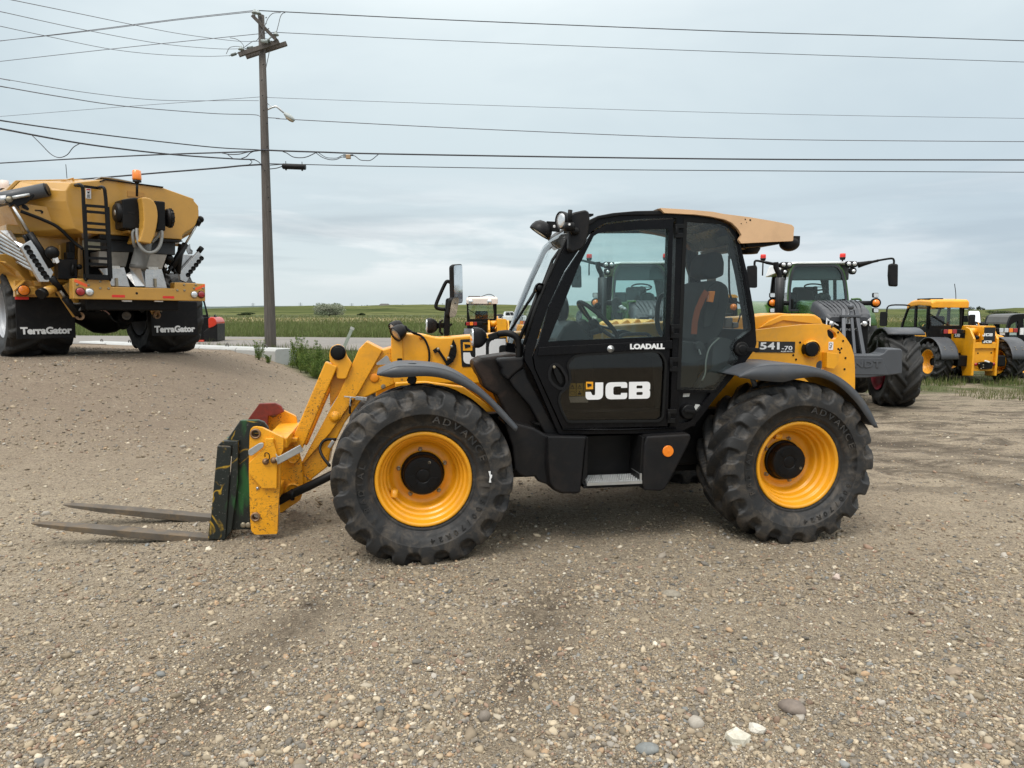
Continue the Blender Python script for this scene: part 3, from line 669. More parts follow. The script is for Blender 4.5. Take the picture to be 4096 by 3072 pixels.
for i, (v_, x, y, wd, ht, cf, lab) in enumerate(HZ):
    p = at(v_, x, y + 2, 620 if v_ == 'L' else 520)
    tree('pine_tree' if cf else 'tree', lab, 'tree', p - Vector((0, 0, .8)), wd * (.75 if not cf else .55), ht * .42 + .8, 420, .28, [(.030, .046, .026), (.042, .058, .03), (.026, .038, .024)], LFM, 90 + i, conif=bool(cf), group='trees along the skyline', nl=9)
def weed(label, x, y, h, n, seed, cols=((.14, .22, .045), (.20, .27, .06), (.10, .17, .035))):
    t = thing('weed', label, 'weed', (x, y, Hs(x, y)), 0, 'weeds by the concrete block'); rs = np.random.RandomState(seed); m = MB(); lob = []
    for i in range(n):
        a = rs.uniform(0, 6.28); r0 = rs.uniform(0, .28) * h; b = Vector((math.cos(a) * r0, math.sin(a) * r0, 0)); hh = h * rs.uniform(.55, 1.05)
        tip = b + Vector((rs.normal(0, .16) * h, rs.normal(0, .16) * h, hh)); m.tube([b, (b + tip) / 2 + Vector((rs.normal(0, .03), 0, 0)), tip], [.007, .005, .002], 4)
        for k in np.linspace(.2, 1, 8): lob.append((tuple(b.lerp(tip, k)), (.065 * h * (1.5 - k) + .012,) * 2 + (.05 * h,)))
    m.build('stem', surf('weed stem', (.12, .15, .05), .8), t)
    v_, f_, c_ = leaf_cloud(rs, n * 230, lob, .014 * (h / .6) ** .4, cols); o = mesh_np('foliage', v_, f_, LFM, c_); o.parent = t
BE = Vector((-6.35, 19.75))
for i, (dx, dy, h, n, lab) in enumerate(((-.45, -.75, .50, 9, 'bright weed growing against the front of the concrete block end'), (.55, -.6, .85, 16, 'tallest bushy weed just right of the concrete block'), (1.0, -1.4, .62, 14, 'second bushy weed to the right of the tallest one'),
        (1.45, -2.2, .55, 14, 'spreading weed on the gravel edge past the second one'), (1.95, -2.7, .45, 12, 'lowest spreading weed nearest the yellow boom head'), (.9, .3, .7, 12, 'weed behind the tallest one at the grass edge'), (-.1, -1.0, .28, 6, 'small pale weed at the foot of the block corner'))):
    weed(lab, BE.x + dx, BE.y + dy, h, n, 200 + i)
# ================================================================ wheels
def tyre_obj(name, mat, Ro, W, rim, n, h=.045, sweep=R(26), res=24, shoulder=.125, gfrac=.52):
    """tread tyre, axis y from 0 (outer side) to W: bar lugs with scooped grooves that end round on the shoulder"""
    s = W / .5; seg = n * res
    P = [(rim - .012, .075 * s), (rim + .004, .045 * s), (rim + .020, .026 * s), (rim + .026, .032 * s), (rim + .034, .020 * s), (rim + .055, -.005 * s), (rim * .55 + Ro * .45, -.010 * s)]
    env = spline([(-.012 * s, Ro - shoulder - .05, 0), (-.015 * s, Ro - shoulder, 0), (-.012 * s, Ro - .075, 0), (.004 * s, Ro - .032, 0), (.040 * s, Ro - .008, 0), (.11 * s, Ro - .001, 0), (.19 * s, Ro + .001, 0), (W / 2, Ro + .002, 0)], 5)
    prof = P + [(p.y, p.x) for p in env]; prof = prof + [(r, W - c) for r, c in prof[-2::-1]]
    pr = np.array(prof); r, v = pr[:, 0], pr[:, 1]; t = np.gradient(pr, axis=0); nr, nv = t[:, 1], -t[:, 0]; ln = np.hypot(nr, nv); nr, nv = nr / ln, nv / ln
    if nr[len(nr) // 2] < 0: nr, nv = -nr, -nv
    ph = np.linspace(0, 2 * math.pi, seg, endpoint=False); pitch = 2 * math.pi / n; PH = ph[None, :]; V_ = v[:, None]; R_ = r[:, None]
    lug = np.zeros((len(r), seg))
    for side in (0, 1):
        vv = np.clip(V_ if side == 0 else W - V_, -.02, None); tt = np.clip(vv / (W * .5), 0, 1.2)
        u = (PH - sweep * tt ** 1.15 - side * pitch / 2 + pitch * 8) % pitch / pitch - .5      # 0 = groove centre
        low = np.clip((R_ - (Ro - shoulder)) / .05, 0, 1); gw = gfrac / 2 * np.sqrt(np.clip(1 - (1 - low) ** 2, 0, 1)); gw = np.where(vv > .06, gfrac / 2 + .07 * np.clip(tt, 0, 1), gw)
        e = .035; L_ = np.clip((np.abs(u) - gw + e) / (2 * e), 0, 1); L_ = L_ * L_ * (3 - 2 * L_)
        L_ = np.where(R_ < Ro - shoulder, 1, L_); L_ = L_ * np.clip((1.10 - tt) / .06, 0, 1)
        lug = np.where((vv < W * .5 * 1.12), np.maximum(lug, L_), lug)
    side_ok = (R_ > Ro - shoulder - .001); rs = np.random.RandomState(3); d = h * (1 - lug) * side_ok * np.clip((R_ - (Ro - shoulder)) / .06 + .25, .0, 1)
    d = d + .0025 * (vnoise(PH * 14 + V_ * 9, V_ * 30 + PH * 3, 4) - .5)
    rr = R_ - nr[:, None] * d; ww = V_ - nv[:, None] * d
    co = np.stack([rr * np.cos(PH), ww, rr * np.sin(PH)], -1).reshape(-1, 3); k = len(r)
    i0 = np.arange(k - 1)[:, None] * seg + np.arange(seg)[None]; i1 = np.arange(k - 1)[:, None] * seg + (np.arange(seg)[None] + 1) % seg
    return mesh_np(name, co, np.stack([i0, i0 + seg, i1 + seg, i1], -1).reshape(-1, 4), mat, smooth=True)
def rim_mb(rr, W, disc, n=56):
    """dished rim, lip at y=0, disc plane at y=disc"""
    m = MB(); d = disc
    m.lathe([(rr - .012, .05), (rr + .004, .016), (rr + .002, .004), (rr - .006, 0), (rr - .020, .004), (rr - .024, .014), (rr - .032, d * .20), (rr - .036, d * .24), (rr - .043, d * .25), (rr - .050, d * .29), (rr - .053, d * .42), (rr - .057, d * .46), (rr - .065, d * .47), (rr - .071, d * .52), (rr - .074, d * .66), (rr - .078, d * .70), (rr - .086, d * .71), (rr - .093, d * .76), (rr - .099, d * .90), (rr - .106, d * .96), (rr - .122, d), (.17, d + .004), (.155, d - .008), (.15, d + .03), (.0, d + .03)], n)
    m.lathe([(rr - .02, .06), (rr - .036, d * .5), (rr - .08, d * 1.1), (rr - .08, W - .1), (rr - .02, W - .06), (rr, W - .02)], n)
    return m
def make_wheel(parent, loc, flip, W=.5, Ro=.622, rr=.3255, disc=.17, n=18, hubr=.138, hubd=.10, spin=0, rim_mat=None, tyre_mat=None, proto={}, key='main', name='wheel', sx=1.0, hubmat=None):
    k = key
    if k not in proto:
        w_ = rim_mb(rr, W, disc).build(name, rim_mat or YELR); w_.location = (0, 0, 0)
        t_ = tyre_obj('tyre', tyre_mat or RUB, Ro, W, rr, n, sweep=R(26) * sx, res=24 if n > 16 else 16, h=.045 if n > 14 else .05, gfrac=.52 if n > 16 else .6); t_.parent = w_; t_.location = (0, -.03, 0)
        m = MB(); f = disc - hubd
        m.lathe([(hubr + .012, disc + .03), (hubr + .012, disc - .02), (hubr, disc - .024), (hubr - .002, f + .012), (hubr - .012, f), (.052, f), (.049, f + .004), (.044, f + .004), (.042, f + .001), (0, f + .001)], 40)
        for a0 in (R(90), R(210), R(330)):
            pts = [(r * math.cos(a0 + a), r * math.sin(a0 + a)) for r, a in ((.060, -.5), (.060, .5), (.104, .52), (.104, .2), (.112, .12), (.112, -.3), (.104, -.4))]
            m.plate(pts, f - .004, f + .002)
        h_ = m.build('hub_cap', hubmat or BLKM, w_, bevel=.003)
        m = MB()
        for i in range(5 if n > 16 else 8):
            a = R(31 + 72 * i) if n > 16 else 2 * math.pi * i / 8
            o = (.170 * math.cos(a), disc + .004, .170 * math.sin(a)); m.lathe([(.018, 0), (.018, -.006), (.013, -.008), (.013, -.024), (.009, -.028), (0, -.028)], 6, o=o, smooth=False)
            if n > 16: m.build('wheel_nut', ZNC, w_); m = MB()
        if n <= 16: m.build('wheel_nut_ring', ZNC, w_)
        if n > 16:
            m = MB(); a = R(222); o = Vector((.245 * math.cos(a), disc * .55, .245 * math.sin(a)))
            m.lathe([(.026, 0), (.026, .05), (.022, .05), (.022, 0)], 14, o=o, axis='z', close=False); m.build('valve_guard', rim_mat or YELR, w_, rot=(0, 0, 0))
            m = MB(); m.lathe([(.011, f - .004), (.011, f + .002)], 12, o=(.03, 0, .098), close=True); m.build('hub_plug', ZNC, w_)
        proto[k] = w_; o = w_
    else:
        o = copy_tree(proto[k])
    o.parent = parent; o.location = loc; o.rotation_euler = (0, spin, math.pi if flip else 0); return o
# ================================================================ the big telehandler
T = Frame((-.595, 4.71, 0), R(9.48))
tele = thing('telehandler', 'large yellow and black telehandler in the foreground with long forks lowered to the gravel', 'telehandler', T.loc, T.ang)
WZ = .578
wh = make_wheel(tele, (0, 0, WZ), False, disc=.22, spin=R(8), key='fl')
make_wheel(tele, (2.75, 0, WZ), False, disc=.22, spin=R(100), key='fl')
make_wheel(tele, (0, 2.30, WZ), True, disc=.22, key='fl'); make_wheel(tele, (2.75, 2.30, WZ), True, disc=.22, spin=.2, key='fl')
q, p3, py = T.q, T.p3, T.py
# raised sidewall lettering, size and white repair chalk
def ring_text(s, par, r, a0, size, mat, y, adv, nm='sidewall_lettering'):
    """letters set round the tyre wall, tops outward"""
    objs = []
    for i, ch in enumerate(s):
        if ch == ' ': continue
        a = a0 - adv * i
        o = text(ch, mat, None, (0, 0, 0), (0, 0, 0), size, sx=1.15, ext=.0008, bold=.001, align='CENTER')
        M = Matrix.Rotation(a - math.pi / 2, 4, Vector((0, -1, 0))) @ Matrix.Translation((0, y, r)) @ Matrix.Rotation(R(90), 4, 'X') @ Matrix.Diagonal((1.15, 1, 1, 1))
        o.data.transform(M); objs.append(o)
    bm = bmesh.new()
    for o in objs: bm.from_mesh(o.data); d = o.data; bpy.data.objects.remove(o); bpy.data.meshes.remove(d)
    me = bpy.data.meshes.new(nm); bm.to_mesh(me); bm.free(); me.materials.append(mat)
    o = bpy.data.objects.new(nm, me); COL.objects.link(o); o.parent = par; return o
RUBL = RUB
for wl, sp in ((wh, R(8)), (bpy.data.objects['wheel.001'], R(100))):
    rot_ = sp
    ring_text('ADVANCE', wl, .402, R(78) + rot_, .068, RUBL, -.0397, R(9.6))
    ring_text('RADIAL', wl, .402, R(205) + rot_, .055, RUBL, -.0397, R(8))
    ring_text('500/70R24', wl, .402, R(-22) + rot_, .052, RUBL, -.0397, R(7.6))
m = MB(); m.plate(q('K', [(1908, 1050), (1925, 1050), (1925, 1075), (1938, 1080), (1935, 1100), (1926, 1112), (1930, 1140), (1912, 1140), (1918, 1095)], -.052), -.0522, -.050); m.build('paint_mark', WHT, tele)
# ---- fenders
def fender(name, V_, up, lo, v0, v1, drop=.0):
    U = spline([(a, 0, b) for a, b in q(V_, up, v0)], 5); Lw = spline([(a, 0, b) for a, b in q(V_, lo, v0)], 5)
    m = MB(); n = len(U)
    m.grid([[(p.x, v0 + .006, p.z) for p in Lw], [(p.x, v0, p.z - .004) for p in U]])
    m.grid([[(p.x, v0, p.z - .004) for p in U], [(p.x, v0 + .010, p.z) for p in U], [(p.x, v0 + .05, p.z + .004) for p in U], [(p.x, v1 - .05, p.z + .004) for p in U], [(p.x, v1, p.z - .01) for p in U]])
    return m.build(name, GRYP, tele, solid=.006)
ff = fender('fender', 'K', [(1016, 274), (1100, 236), (1200, 207), (1400, 211), (1560, 235), (1700, 296), (1850, 398), (1980, 520), (2090, 640), (2142, 700)], [(1017, 280), (1090, 295), (1170, 302), (1400, 290), (1560, 312), (1690, 365), (1810, 430), (1920, 520), (2010, 620), (2128, 738)], -.03, .46)
fr = fender('fender', 'R8', [(475, 288), (560, 235), (640, 210), (760, 200), (920, 205), (1090, 238), (1240, 310), (1360, 420), (1440, 540), (1496, 662)], [(477, 295), (560, 308), (680, 322), (800, 328), (900, 306), (1060, 292), (1200, 350), (1330, 470), (1415, 590), (1470, 664)], -.06, .50)
m = MB()
for x, y in ((1205, 214), (1300, 208)): a = py('K', x, y, .0); m.lathe([(.022, 0), (.030, .0)], 16, o=(a[0], .06, a[1] + .012), axis='z', close=True)
m.build('fender_slot', BLKM, ff)
m = MB()
for x, y in ((650, 226), (745, 232), (720, 208), (805, 215)): a = py('R8', x, y, .02); m.ball((a[0], .05 if y > 220 else .16, a[1] + .004), .026, 2, (1, 1, .35))
m.build('fender_slot', BLKM, fr)
m = MB(); m.tube([p3('K', 1290, 320, .1), p3('K', 1300, 310, .2), p3('K', 1300, 330, .5)], .03); m.build('fender_bracket', BLKM, tele)
m = MB(); m.tube([p3('R8', 590, 355, .12), p3('R8', 570, 300, .12)], .02); m.bar(p3('R8', 470, 250, .12), p3('R8', 560, 240, .12), .02, .07); m.build('fender_bracket', GRYP, tele)
# ---- chassis and tower
m = MB()
out = q('R5', [(560, 885), (705, 860), (1000, 826), (1140, 821), (1195, 834), (1240, 862), (1290, 912), (1325, 965), (1345, 1030), (1351, 1120), (1351, 1225)], .62) + q('R8', [(1312, 500), (1200, 830), (300, 822), (95, 818)], .62) + q('R7', [(1850, 868), (1700, 800), (1600, 640)], .62)
hole = rounded(q('R5', [(1165, 862), (1185, 855), (1222, 880), (1230, 905), (1222, 922), (1198, 926), (1172, 905)], .62), .02)
hol2 = [(py('R5', 1124, 1098, .62)[0] + .042 * math.cos(a), py('R5', 1124, 1098, .62)[1] + .042 * math.sin(a)) for a in np.linspace(0, 6.283, 20)[:-1]]
m.plate(out, .60, .64, holes=[hole, hol2]); m.plate([(a, b) for a, b in out], 1.62, 1.66)
tower = m.build('rear_chassis_tower', YEL, tele, bevel=.006)
m = MB(); c = py('R5', 1062, 988, .6); m.lathe([(.075, .60), (.075, .565), (.066, .555), (.062, .555)], 32, o=(c[0], 0, c[1])); m.build('pivot_boss', YELW, tele)
m = MB(); c = py('R5', 1068, 990, .56); m.lathe([(.062, .6), (.060, .545), (.052, .538), (0, .538)], 32, o=(c[0], 0, c[1])); m.build('pivot_pin', BLKM, tele, bevel=.003)
m = MB(); m.plate(q('R5', [(1160, 1010), (1240, 1018), (1238, 1080), (1205, 1120), (1158, 1112)], .56), .53, .548); m.plate(q('R5', [(1160, 1010), (1172, 1010), (1172, 1112), (1158, 1112)], .56), .548, .60); m.build('bracket_plate', YELW, tele, bevel=.003)
m = MB()
for x, y in ((1205, 840), (1247, 878), (1280, 935), (995, 945), (950, 1030), (968, 1058), (1296, 1048), (1290, 1122), (672, 1080)): c = py('R5', x, y, .6); m.lathe([(.008, .599), (.009, .596), (.004, .595), (0, .595)], 10, o=(c[0], 0, c[1]))
for x, y in ((1248, 988), (1258, 996), (1270, 985), (1260, 1012)): c = py('R5', x, y, .6); m.lathe([(.009, .598), (0, .597)], 7, o=(c[0], 0, c[1]), smooth=False)
m.build('bolt_row', BLKM, tele)
m = MB(); m.plate(rounded(q('R5', [(1185, 941), (1215, 941), (1213, 995), (1183, 995)], .6), .006), .596, .599); lab = m.build('lifting_label', WHT, tele)
m = MB(); c = py('R5', 1199, 958, .596); m.lathe([(.014, .5955), (.011, .595), (.010, .5955)], 18, o=(c[0], 0, c[1]))
c = py('R5', 1199, 978, .596); m.tube([(c[0] + .004, .594, c[1] + .018), (c[0] + .004, .594, c[1] + .004), (c[0] - .006, .594, c[1] - .006), (c[0] - .012, .594, c[1] + .004)], .003, 6); m.build('lifting_symbol', DECB, lab)
m = MB(); m.plate(q('R5', [(700, 937), (961, 940), (958, 1013), (697, 1010)], .6), .594, .598); dec = m.build('model_decal', DECB, tele)
m = MB(); m.plate(q('R5', [(700, 939), (719, 939), (717, 1007), (698, 1006)], .594), .591, .593); m.build('badge', YEL, dec)
def fitq(s, par, V_, x0, y0, x1, y1, v, bold=.03, mat=WHT, nm='lettering', dv=.003, shear=0):
    a = py(V_, x0, y1, v); b = py(V_, x1, y0, v); return fit_text(s, mat, par, (a[0], a[1], b[0], b[1]), v - dv, nm, bold, shear=shear)
[fitq(c_, dec, 'R5', x_, 944, w_, 992, .594, .03) for c_, x_, w_ in (('5', 727, 774), ('4', 778, 828), ('1', 840, 859))]; fitq('-70', dec, 'R5', 872, 968, 944, 997, .594, .018); fitq('AGRI PLUS', dec, 'R5', 866, 1000, 943, 1009, .594, .012)
# under-chassis
m = MB(); m.box((-.25, .62, .42), (3.2, 1.62, .72)); m.box((.2, .5, .5), (2.6, .62, .95)); m.build('chassis_rail', BLKM, tele, bevel=.02)
m = MB(); m.lathe([(.10, .35), (.13, .6), (.10, .8), (.17, 1.05), (.17, 1.25), (.10, 1.5), (.13, 1.7), (.10, 1.95)], 20, o=(0, 0, WZ)); m.lathe([(.10, .35), (.13, .6), (.10, .8), (.17, 1.05), (.17, 1.25), (.10, 1.5), (.13, 1.7), (.10, 1.95)], 20, o=(2.75, 0, WZ)); m.build('axle', BLKM, tele)
m = MB(); m.box((-.35, 1.62, .72), (.75, 1.68, 1.16)); m.build('front_chassis_plate', YEL, tele, bevel=.01)
m = MB(); m.plate(q('K', [(1160, 340), (1400, 330), (1700, 370), (1880, 500), (2010, 650), (2030, 800), (1200, 800)], .62), .60, .66); m.build('front_chassis_plate', YEL, tele, bevel=.01)
m = MB(); m.loft([[(1.0, 1.55, .75), (1.0, 2.2, .75), (1.0, 2.2, 1.05), (1.0, 1.55, 1.15)], [(1.25, 1.52, .6), (1.25, 2.28, .6), (1.25, 2.28, 1.22), (1.25, 1.52, 1.27)], [(3.0, 1.52, .7), (3.0, 2.28, .7), (3.0, 2.28, 1.26), (3.0, 1.52, 1.30)]]); m.build('engine_cover', YEL, tele, bevel=.04, seg=3)
# ---- boom
VB = 1.12
m = MB()
bo = q('R2', [(1268, 300), (1268, 62), (1345, 58)], VB) + q('H', [(0, 1182), (120, 1205), (250, 1236), (330, 1243), (480, 1236), (820, 1206)], VB) + q('R5', [(700, 770), (860, 750), (945, 757), (1060, 755), (1100, 762), (1135, 785), (1150, 822), (1145, 900)], VB) + q('K', [(1830, 350), (1155, 350)], VB)
m.plate(bo, VB, VB + .34); m.build('boom', YEL, tele, bevel=.012)
m = MB(); a, b = py('R2', 1268, 62, VB), py('R2', 1345, 58, VB); c = py('R2', 1275, 330, VB); m.plate([(a[0], a[1]), (b[0], b[1]), (b[0], c[1]), (a[0], c[1])], VB - .012, VB + .352); m.build('boom_collar', YEL, tele, bevel=.006)
m = MB(); m.plate(q('R5', [(720, 850), (790, 800), (870, 765), (950, 763), (1080, 765), (1120, 790), (1140, 822), (1080, 822), (880, 800), (800, 832)], VB - .01), VB - .02, VB + .36); m.build('boom_end_cheek', YEL, tele, bevel=.006)
VN = 1.14
m = MB(); m.plate(q('K', [(930, 12), (1062, 78), (1132, 58), (1140, 200), (1158, 352), (1010, 420), (900, 470), (760, 660), (640, 900), (620, 1015), (425, 1168), (410, 985), (650, 540), (700, 460), (872, 70)], VN), VN, VN + .30)
m.build('boom_nose', YELW, tele, bevel=.010)
m = MB(); m.plate(q('K', [(872, 72), (930, 12), (1062, 80), (870, 420), (640, 745), (432, 985), (412, 985), (650, 540), (700, 455)], VN - .02), VN - .03, VN - .002); m.plate(q('K', [(425, 1078), (500, 1120), (430, 1165)], VN - .02), VN - .02, VN); m.build('nose_flange', YELW, tele, bevel=.006)
m = MB(); c = py('K', 683, 612, VN); m.lathe([(.048, VN), (.048, VN - .03), (.038, VN - .034), (.032, VN - .034), (.032, VN - .048), (.026, VN - .054), (0, VN - .054)], 24, o=(c[0], 0, c[1])); m.build('nose_pin', YELW, tele)
# tilt linkage
m = MB(); m.plate(rounded(q('K', [(636, 110), (650, 55), (705, 30), (755, 55), (775, 125), (818, 190), (800, 232), (770, 310), (696, 308), (690, 215), (640, 172)], VN - .03), .02), VN - .06, VN + .0); m.plate(q('K', [(690, 212), (800, 235), (800, 300), (640, 540), (632, 350)], VN), VN + .02, VN + .2); m.build('tilt_lever', YELW, tele, bevel=.006)
m = MB(); c = py('K', 705, 100, VN - .06); m.lathe([(.062, VN - .05), (.060, VN - .075), (.05, VN - .08), (.046, VN - .078), (.044, VN - .09), (0, VN - .09)], 28, o=(c[0], 0, c[1])); m.build('lever_pin', BLKM, tele, bevel=.002)
m = MB(); A_, B_ = (p3('K', 655, 190, VN - .03), p3('K', 372, 850, VN - .03)); m.bar(A_, B_, .10, .105, up=(0, 1, 0)); o_ = (0, .20, 0); m.bar(A_ + Vector((.01, .17, -.02)), B_ + Vector((.02, .17, 0)), .10, .10, up=(0, 1, 0)); m.build('tilt_link', YELW, tele, bevel=.008)
# lamp bracket, hoses and valve on the nose
m = MB(); m.plate(q('K', [(1012, 185), (1088, 125), (1105, 130), (1118, 165), (1135, 185), (1262, 168), (1265, 195), (1140, 215), (1125, 200), (1105, 195), (1014, 200)], VB - .03), VB - .035, VB - .027); m.build('lamp_bracket', STL, tele, bevel=.001)
m = MB(); m.plate(rounded(q('K', [(1176, 148), (1218, 146), (1220, 172), (1180, 174)], VB - .05), .01), VB - .06, VB - .03); m.build('plug_block', BLKM, tele)
m = MB(); m.tube(spline([p3('K', 800, 590, VN - .06), p3('K', 800, 530, VN - .06), p3('K', 812, 475, VN - .06)], 5), .008); m.build('nose_hose', HOSE, tele)
m = MB(); m.bar(p3('K', 752, 452, VN - .06), p3('K', 850, 462, VN - .06), .008, .012); m.bar(p3('K', 805, 455, VN - .06), p3('K', 802, 530, VN - .06), .014, .014); m.bar(p3('K', 845, 463, VN - .06), p3('K', 912, 470, VN - .06), .03, .03); m.bar(p3('K', 905, 470, VN - .06), p3('K', 935, 475, VN - .06), .018, .03); m.build('shut_off_valve', STL, tele, bevel=.003)
m = MB(); m.tube(spline([p3('K', 640, 1010, .95), p3('K', 580, 930, 1.0), p3('K', 560, 860, 1.05), p3('K', 600, 800, 1.08), p3('K', 690, 795, 1.08)], 6), .012); m.build('nose_hose', HOSE, tele)
m = MB(); m.bar(p3('K', 632, 862, 1.04), p3('K', 668, 805, 1.04), .028, .028); m.build('hose_coupling', STL, tele, bevel=.005)
m = MB(); m.tube(spline([p3('K', 225, 1290, 1.0), p3('K', 330, 1235, .98), p3('K', 480, 1165, .96), p3('K', 640, 1085, .95), p3('K', 800, 1000, 1.0)], 6), .034, 12); m.build('hydraulic_hose', HOSE, tele)
m = MB(); c = p3('K', 340, 1238, .97); m.lathe([(.045, -.012), (.047, 0), (.045, .012)], 16, o=c, axis='x'); m.build('hose_clamp', BLKM, tele)
m = MB(); c = py('K', 995, 303, VN - .005); m.lathe([(.036, VN + .0), (.036, VN - .010), (.03, VN - .013), (0, VN - .013)], 24, o=(c[0], 0, c[1])); m.build('round_plug', surf('orange paint', (.80, .27, .012), .4), tele)
m = MB()
for x, y in ((1214, 317), (1066, 373)): c = py('K', x, y, VN - .01); m.lathe([(.020, VN), (.020, VN - .008), (.012, VN - .009), (.012, VN - .02), (0, VN - .02)], 6, o=(c[0], 0, c[1]), smooth=False)
m.build('nose_bolt', ZNC, tele)
# boom marks: gauge, pointer, maker plate, lamps
m = MB(); gq = q('R3', [(440, 738), (465, 790), (469, 835), (462, 880), (440, 925), (400, 955), (376, 962)], VB - .012); m.plate(gq, VB - .03, VB - .01)
for k in (2, 3, 4):
    a = gq[k]; b = ((gq[0][0] * (1 - k / 6) + gq[-1][0] * k / 6), (gq[0][1] * (1 - k / 6) + gq[-1][1] * k / 6)); m.bar((a[0], VB - .032, a[1]), (b[0], VB - .032, b[1]), .006, .006)
m.build('angle_gauge', BLKM, tele, bevel=.002)
m = MB(); m.bar(p3('R3', 280, 845, VB - .02), p3('R3', 318, 820, VB - .02), .034, .012, up=(0, 1, 0)); m.bar(p3('R3', 312, 822, VB - .022), p3('R3', 400, 955, VB - .022), .022, .01, up=(0, 1, 0)); m.build('gauge_pointer', BLKM, tele, bevel=.002)
m = MB()
for x, y in ((429, 800), (402, 897), (317, 822)): c = py('R3', x, y, VB - .03); m.lathe([(.013, VB - .02), (.013, VB - .036), (.009, VB - .04), (0, VB - .04)], 12, o=(c[0], 0, c[1]))
m.build('gauge_bolt', ZNC, tele)
m = MB(); m.plate(rounded(q('R3', [(498, 742), (1000, 716), (1000, 950), (513, 970)], VB), .012), VB - .005, VB - .002); mp_ = m.build('maker_plate', DECB, tele)
a = py('R3', 524, 944, VB); b = py('R3', 1215, 735, VB); jcb_letters(WHT, mp_, (a[0], a[1], b[0], b[1]), VB - .006)
def badge(par, V_, x0, y0, x1, y1, v, nm='badge'):
    m = MB(); m.plate(q(V_, [(x0, y0), (x1, y0), (x1, y1), (x0, y1)], v), v - .003, v); o = m.build(nm, YEL, par)
    cx, cy, w_, h_ = (x0 + x1) / 2, (y0 + y1) / 2, (x1 - x0), (y1 - y0)
    oq = rounded(q(V_, [(cx - .36 * w_, cy - .28 * h_), (cx + .30 * w_, cy - .20 * h_), (cx + .36 * w_, cy + .10 * h_), (cx - .28 * w_, cy + .30 * h_)], v), .004)
    m = MB(); m.plate(oq, v - .0045, v - .003, holes=[inset(oq, .0035)]); m.build('badge_border', DECB, o)
    fitq('JCB', o, V_, cx - .26 * w_, cy - .17 * h_, cx + .28 * w_, cy + .17 * h_, v - .003, .05, DECB, dv=.0015); return o
badge(mp_, 'R3', 522, 765, 600, 834, VB - .006)
m = MB(); c = p3('R2', 1300, 48, 1.06); d = p3('R2', 1278, 70, 1.06) - c
def worklamp(par, c, aim, r=.055, lens=LENS, body=PLA, nm='work_lamp', sq=False, depth=1.0):
    """bowl lamp: body plus lens child, aimed along vector"""
    aim = Vector(aim).normalized(); M = Vector((0, -1, 0)).rotation_difference(aim).to_matrix()
    m = MB(); m.lathe([(r * .90, -.004), (r * 1.02, -.010), (r * 1.04, .0), (r * 1.02, r * .3 * depth), (r * .9, r * .75 * depth), (r * .6, r * 1.15 * depth), (r * .2, r * 1.3 * depth), (0, r * 1.3 * depth)], 24, m=M)
    o = m.build(nm, body, par, loc=c)
    m = MB(); m.lathe([(r * .92, .004), (r * .9, -.002), (r * .5, -r * .10), (0, -r * .13)], 24, m=M); m.build('lens', lens, o); return o
bl = worklamp(tele, p3('R2', 1300, 62, 1.05), (-.75, -.45, -.55), .062, lens=surf('shaded lamp lens', (.35, .33, .30), .2, metal=.4), depth=1.3); worklamp(tele, p3('R2', 1284, 25, 1.40), (-.75, -.45, -.55), .055, depth=1.3)
m = MB(); m.tube(spline([p3('R2', 1330, 45, 1.06), p3('R2', 1360, 20, 1.06), p3('R2', 1420, 55, 1.08), p3('R2', 1460, 68, 1.1), p3('R2', 1490, 95, 1.1), p3('R2', 1515, 150, 1.1), p3('R2', 1522, 210, 1.1), p3('R2', 1515, 265, 1.1)], 6), .009); m.tube(spline([p3('R2', 1340, 20, 1.06), p3('R2', 1365, 10, 1.06), p3('R2', 1385, 40, 1.06), p3('R2', 1440, 55, 1.08)], 5), .007); m.build('lamp_cable', HOSE, tele)
m = MB(); c = py('R2', 1466, 86, VB); m.lathe([(.014, VB), (.014, VB - .006), (0, VB - .007)], 14, o=(c[0], 0, c[1])); m.build('round_plug', surf('orange paint', (.80, .27, .012), .4), tele)
# ---- lower skirts and step
m = MB(); m.plate(q('R7', [(255, 645), (370, 650), (520, 690), (640, 758), (985, 766), (975, 832), (955, 960), (930, 1180), (918, 1262), (880, 1272), (760, 1272), (700, 1245), (640, 1195), (560, 1165), (530, 1120), (450, 1130), (390, 1105), (350, 1060), (330, 860)], .16), .16, .60)
m.build('front_skirt', PLA, tele, bevel=.015, seg=3)
m = MB(); m.loft([[(a, .10, b) for a, b in q('R7', [(640, 762), (985, 768), (972, 835), (930, 1250), (915, 1266), (770, 1266), (700, 1230), (668, 1180), (655, 1000)], .10)], [(a, .155, b) for a, b in q('R7', [(632, 758), (985, 764), (975, 835), (930, 1250), (918, 1268), (765, 1270), (690, 1235), (640, 1190), (610, 1000)], .16)]]); m.build('skirt_panel', PLA, tele, bevel=.012, seg=3)
m = MB(); m.loft([[(a, .10, b) for a, b in q('R7', [(1520, 765), (1905, 742), (1915, 775), (1890, 840), (1715, 1180), (1680, 1235), (1640, 1252), (1500, 1246), (1480, 1190), (1500, 840)], .10)], [(a, .55, b) for a, b in q('R7', [(1515, 760), (1905, 738), (1920, 775), (1895, 845), (1720, 1190), (1690, 1240), (1645, 1258), (1490, 1252), (1470, 1190), (1495, 835)], .12)]]); m.build('rear_skirt', PLA, tele, bevel=.018, seg=3)
m = MB(); c = py('R7', 1711, 897, .09); m.lathe([(.042, .12), (.042, .094), (.039, .090), (.006, .089), (.005, .087), (0, .087)], 28, o=(c[0], 0, c[1]), smooth=False); m.build('side_reflector', ORG, tele)
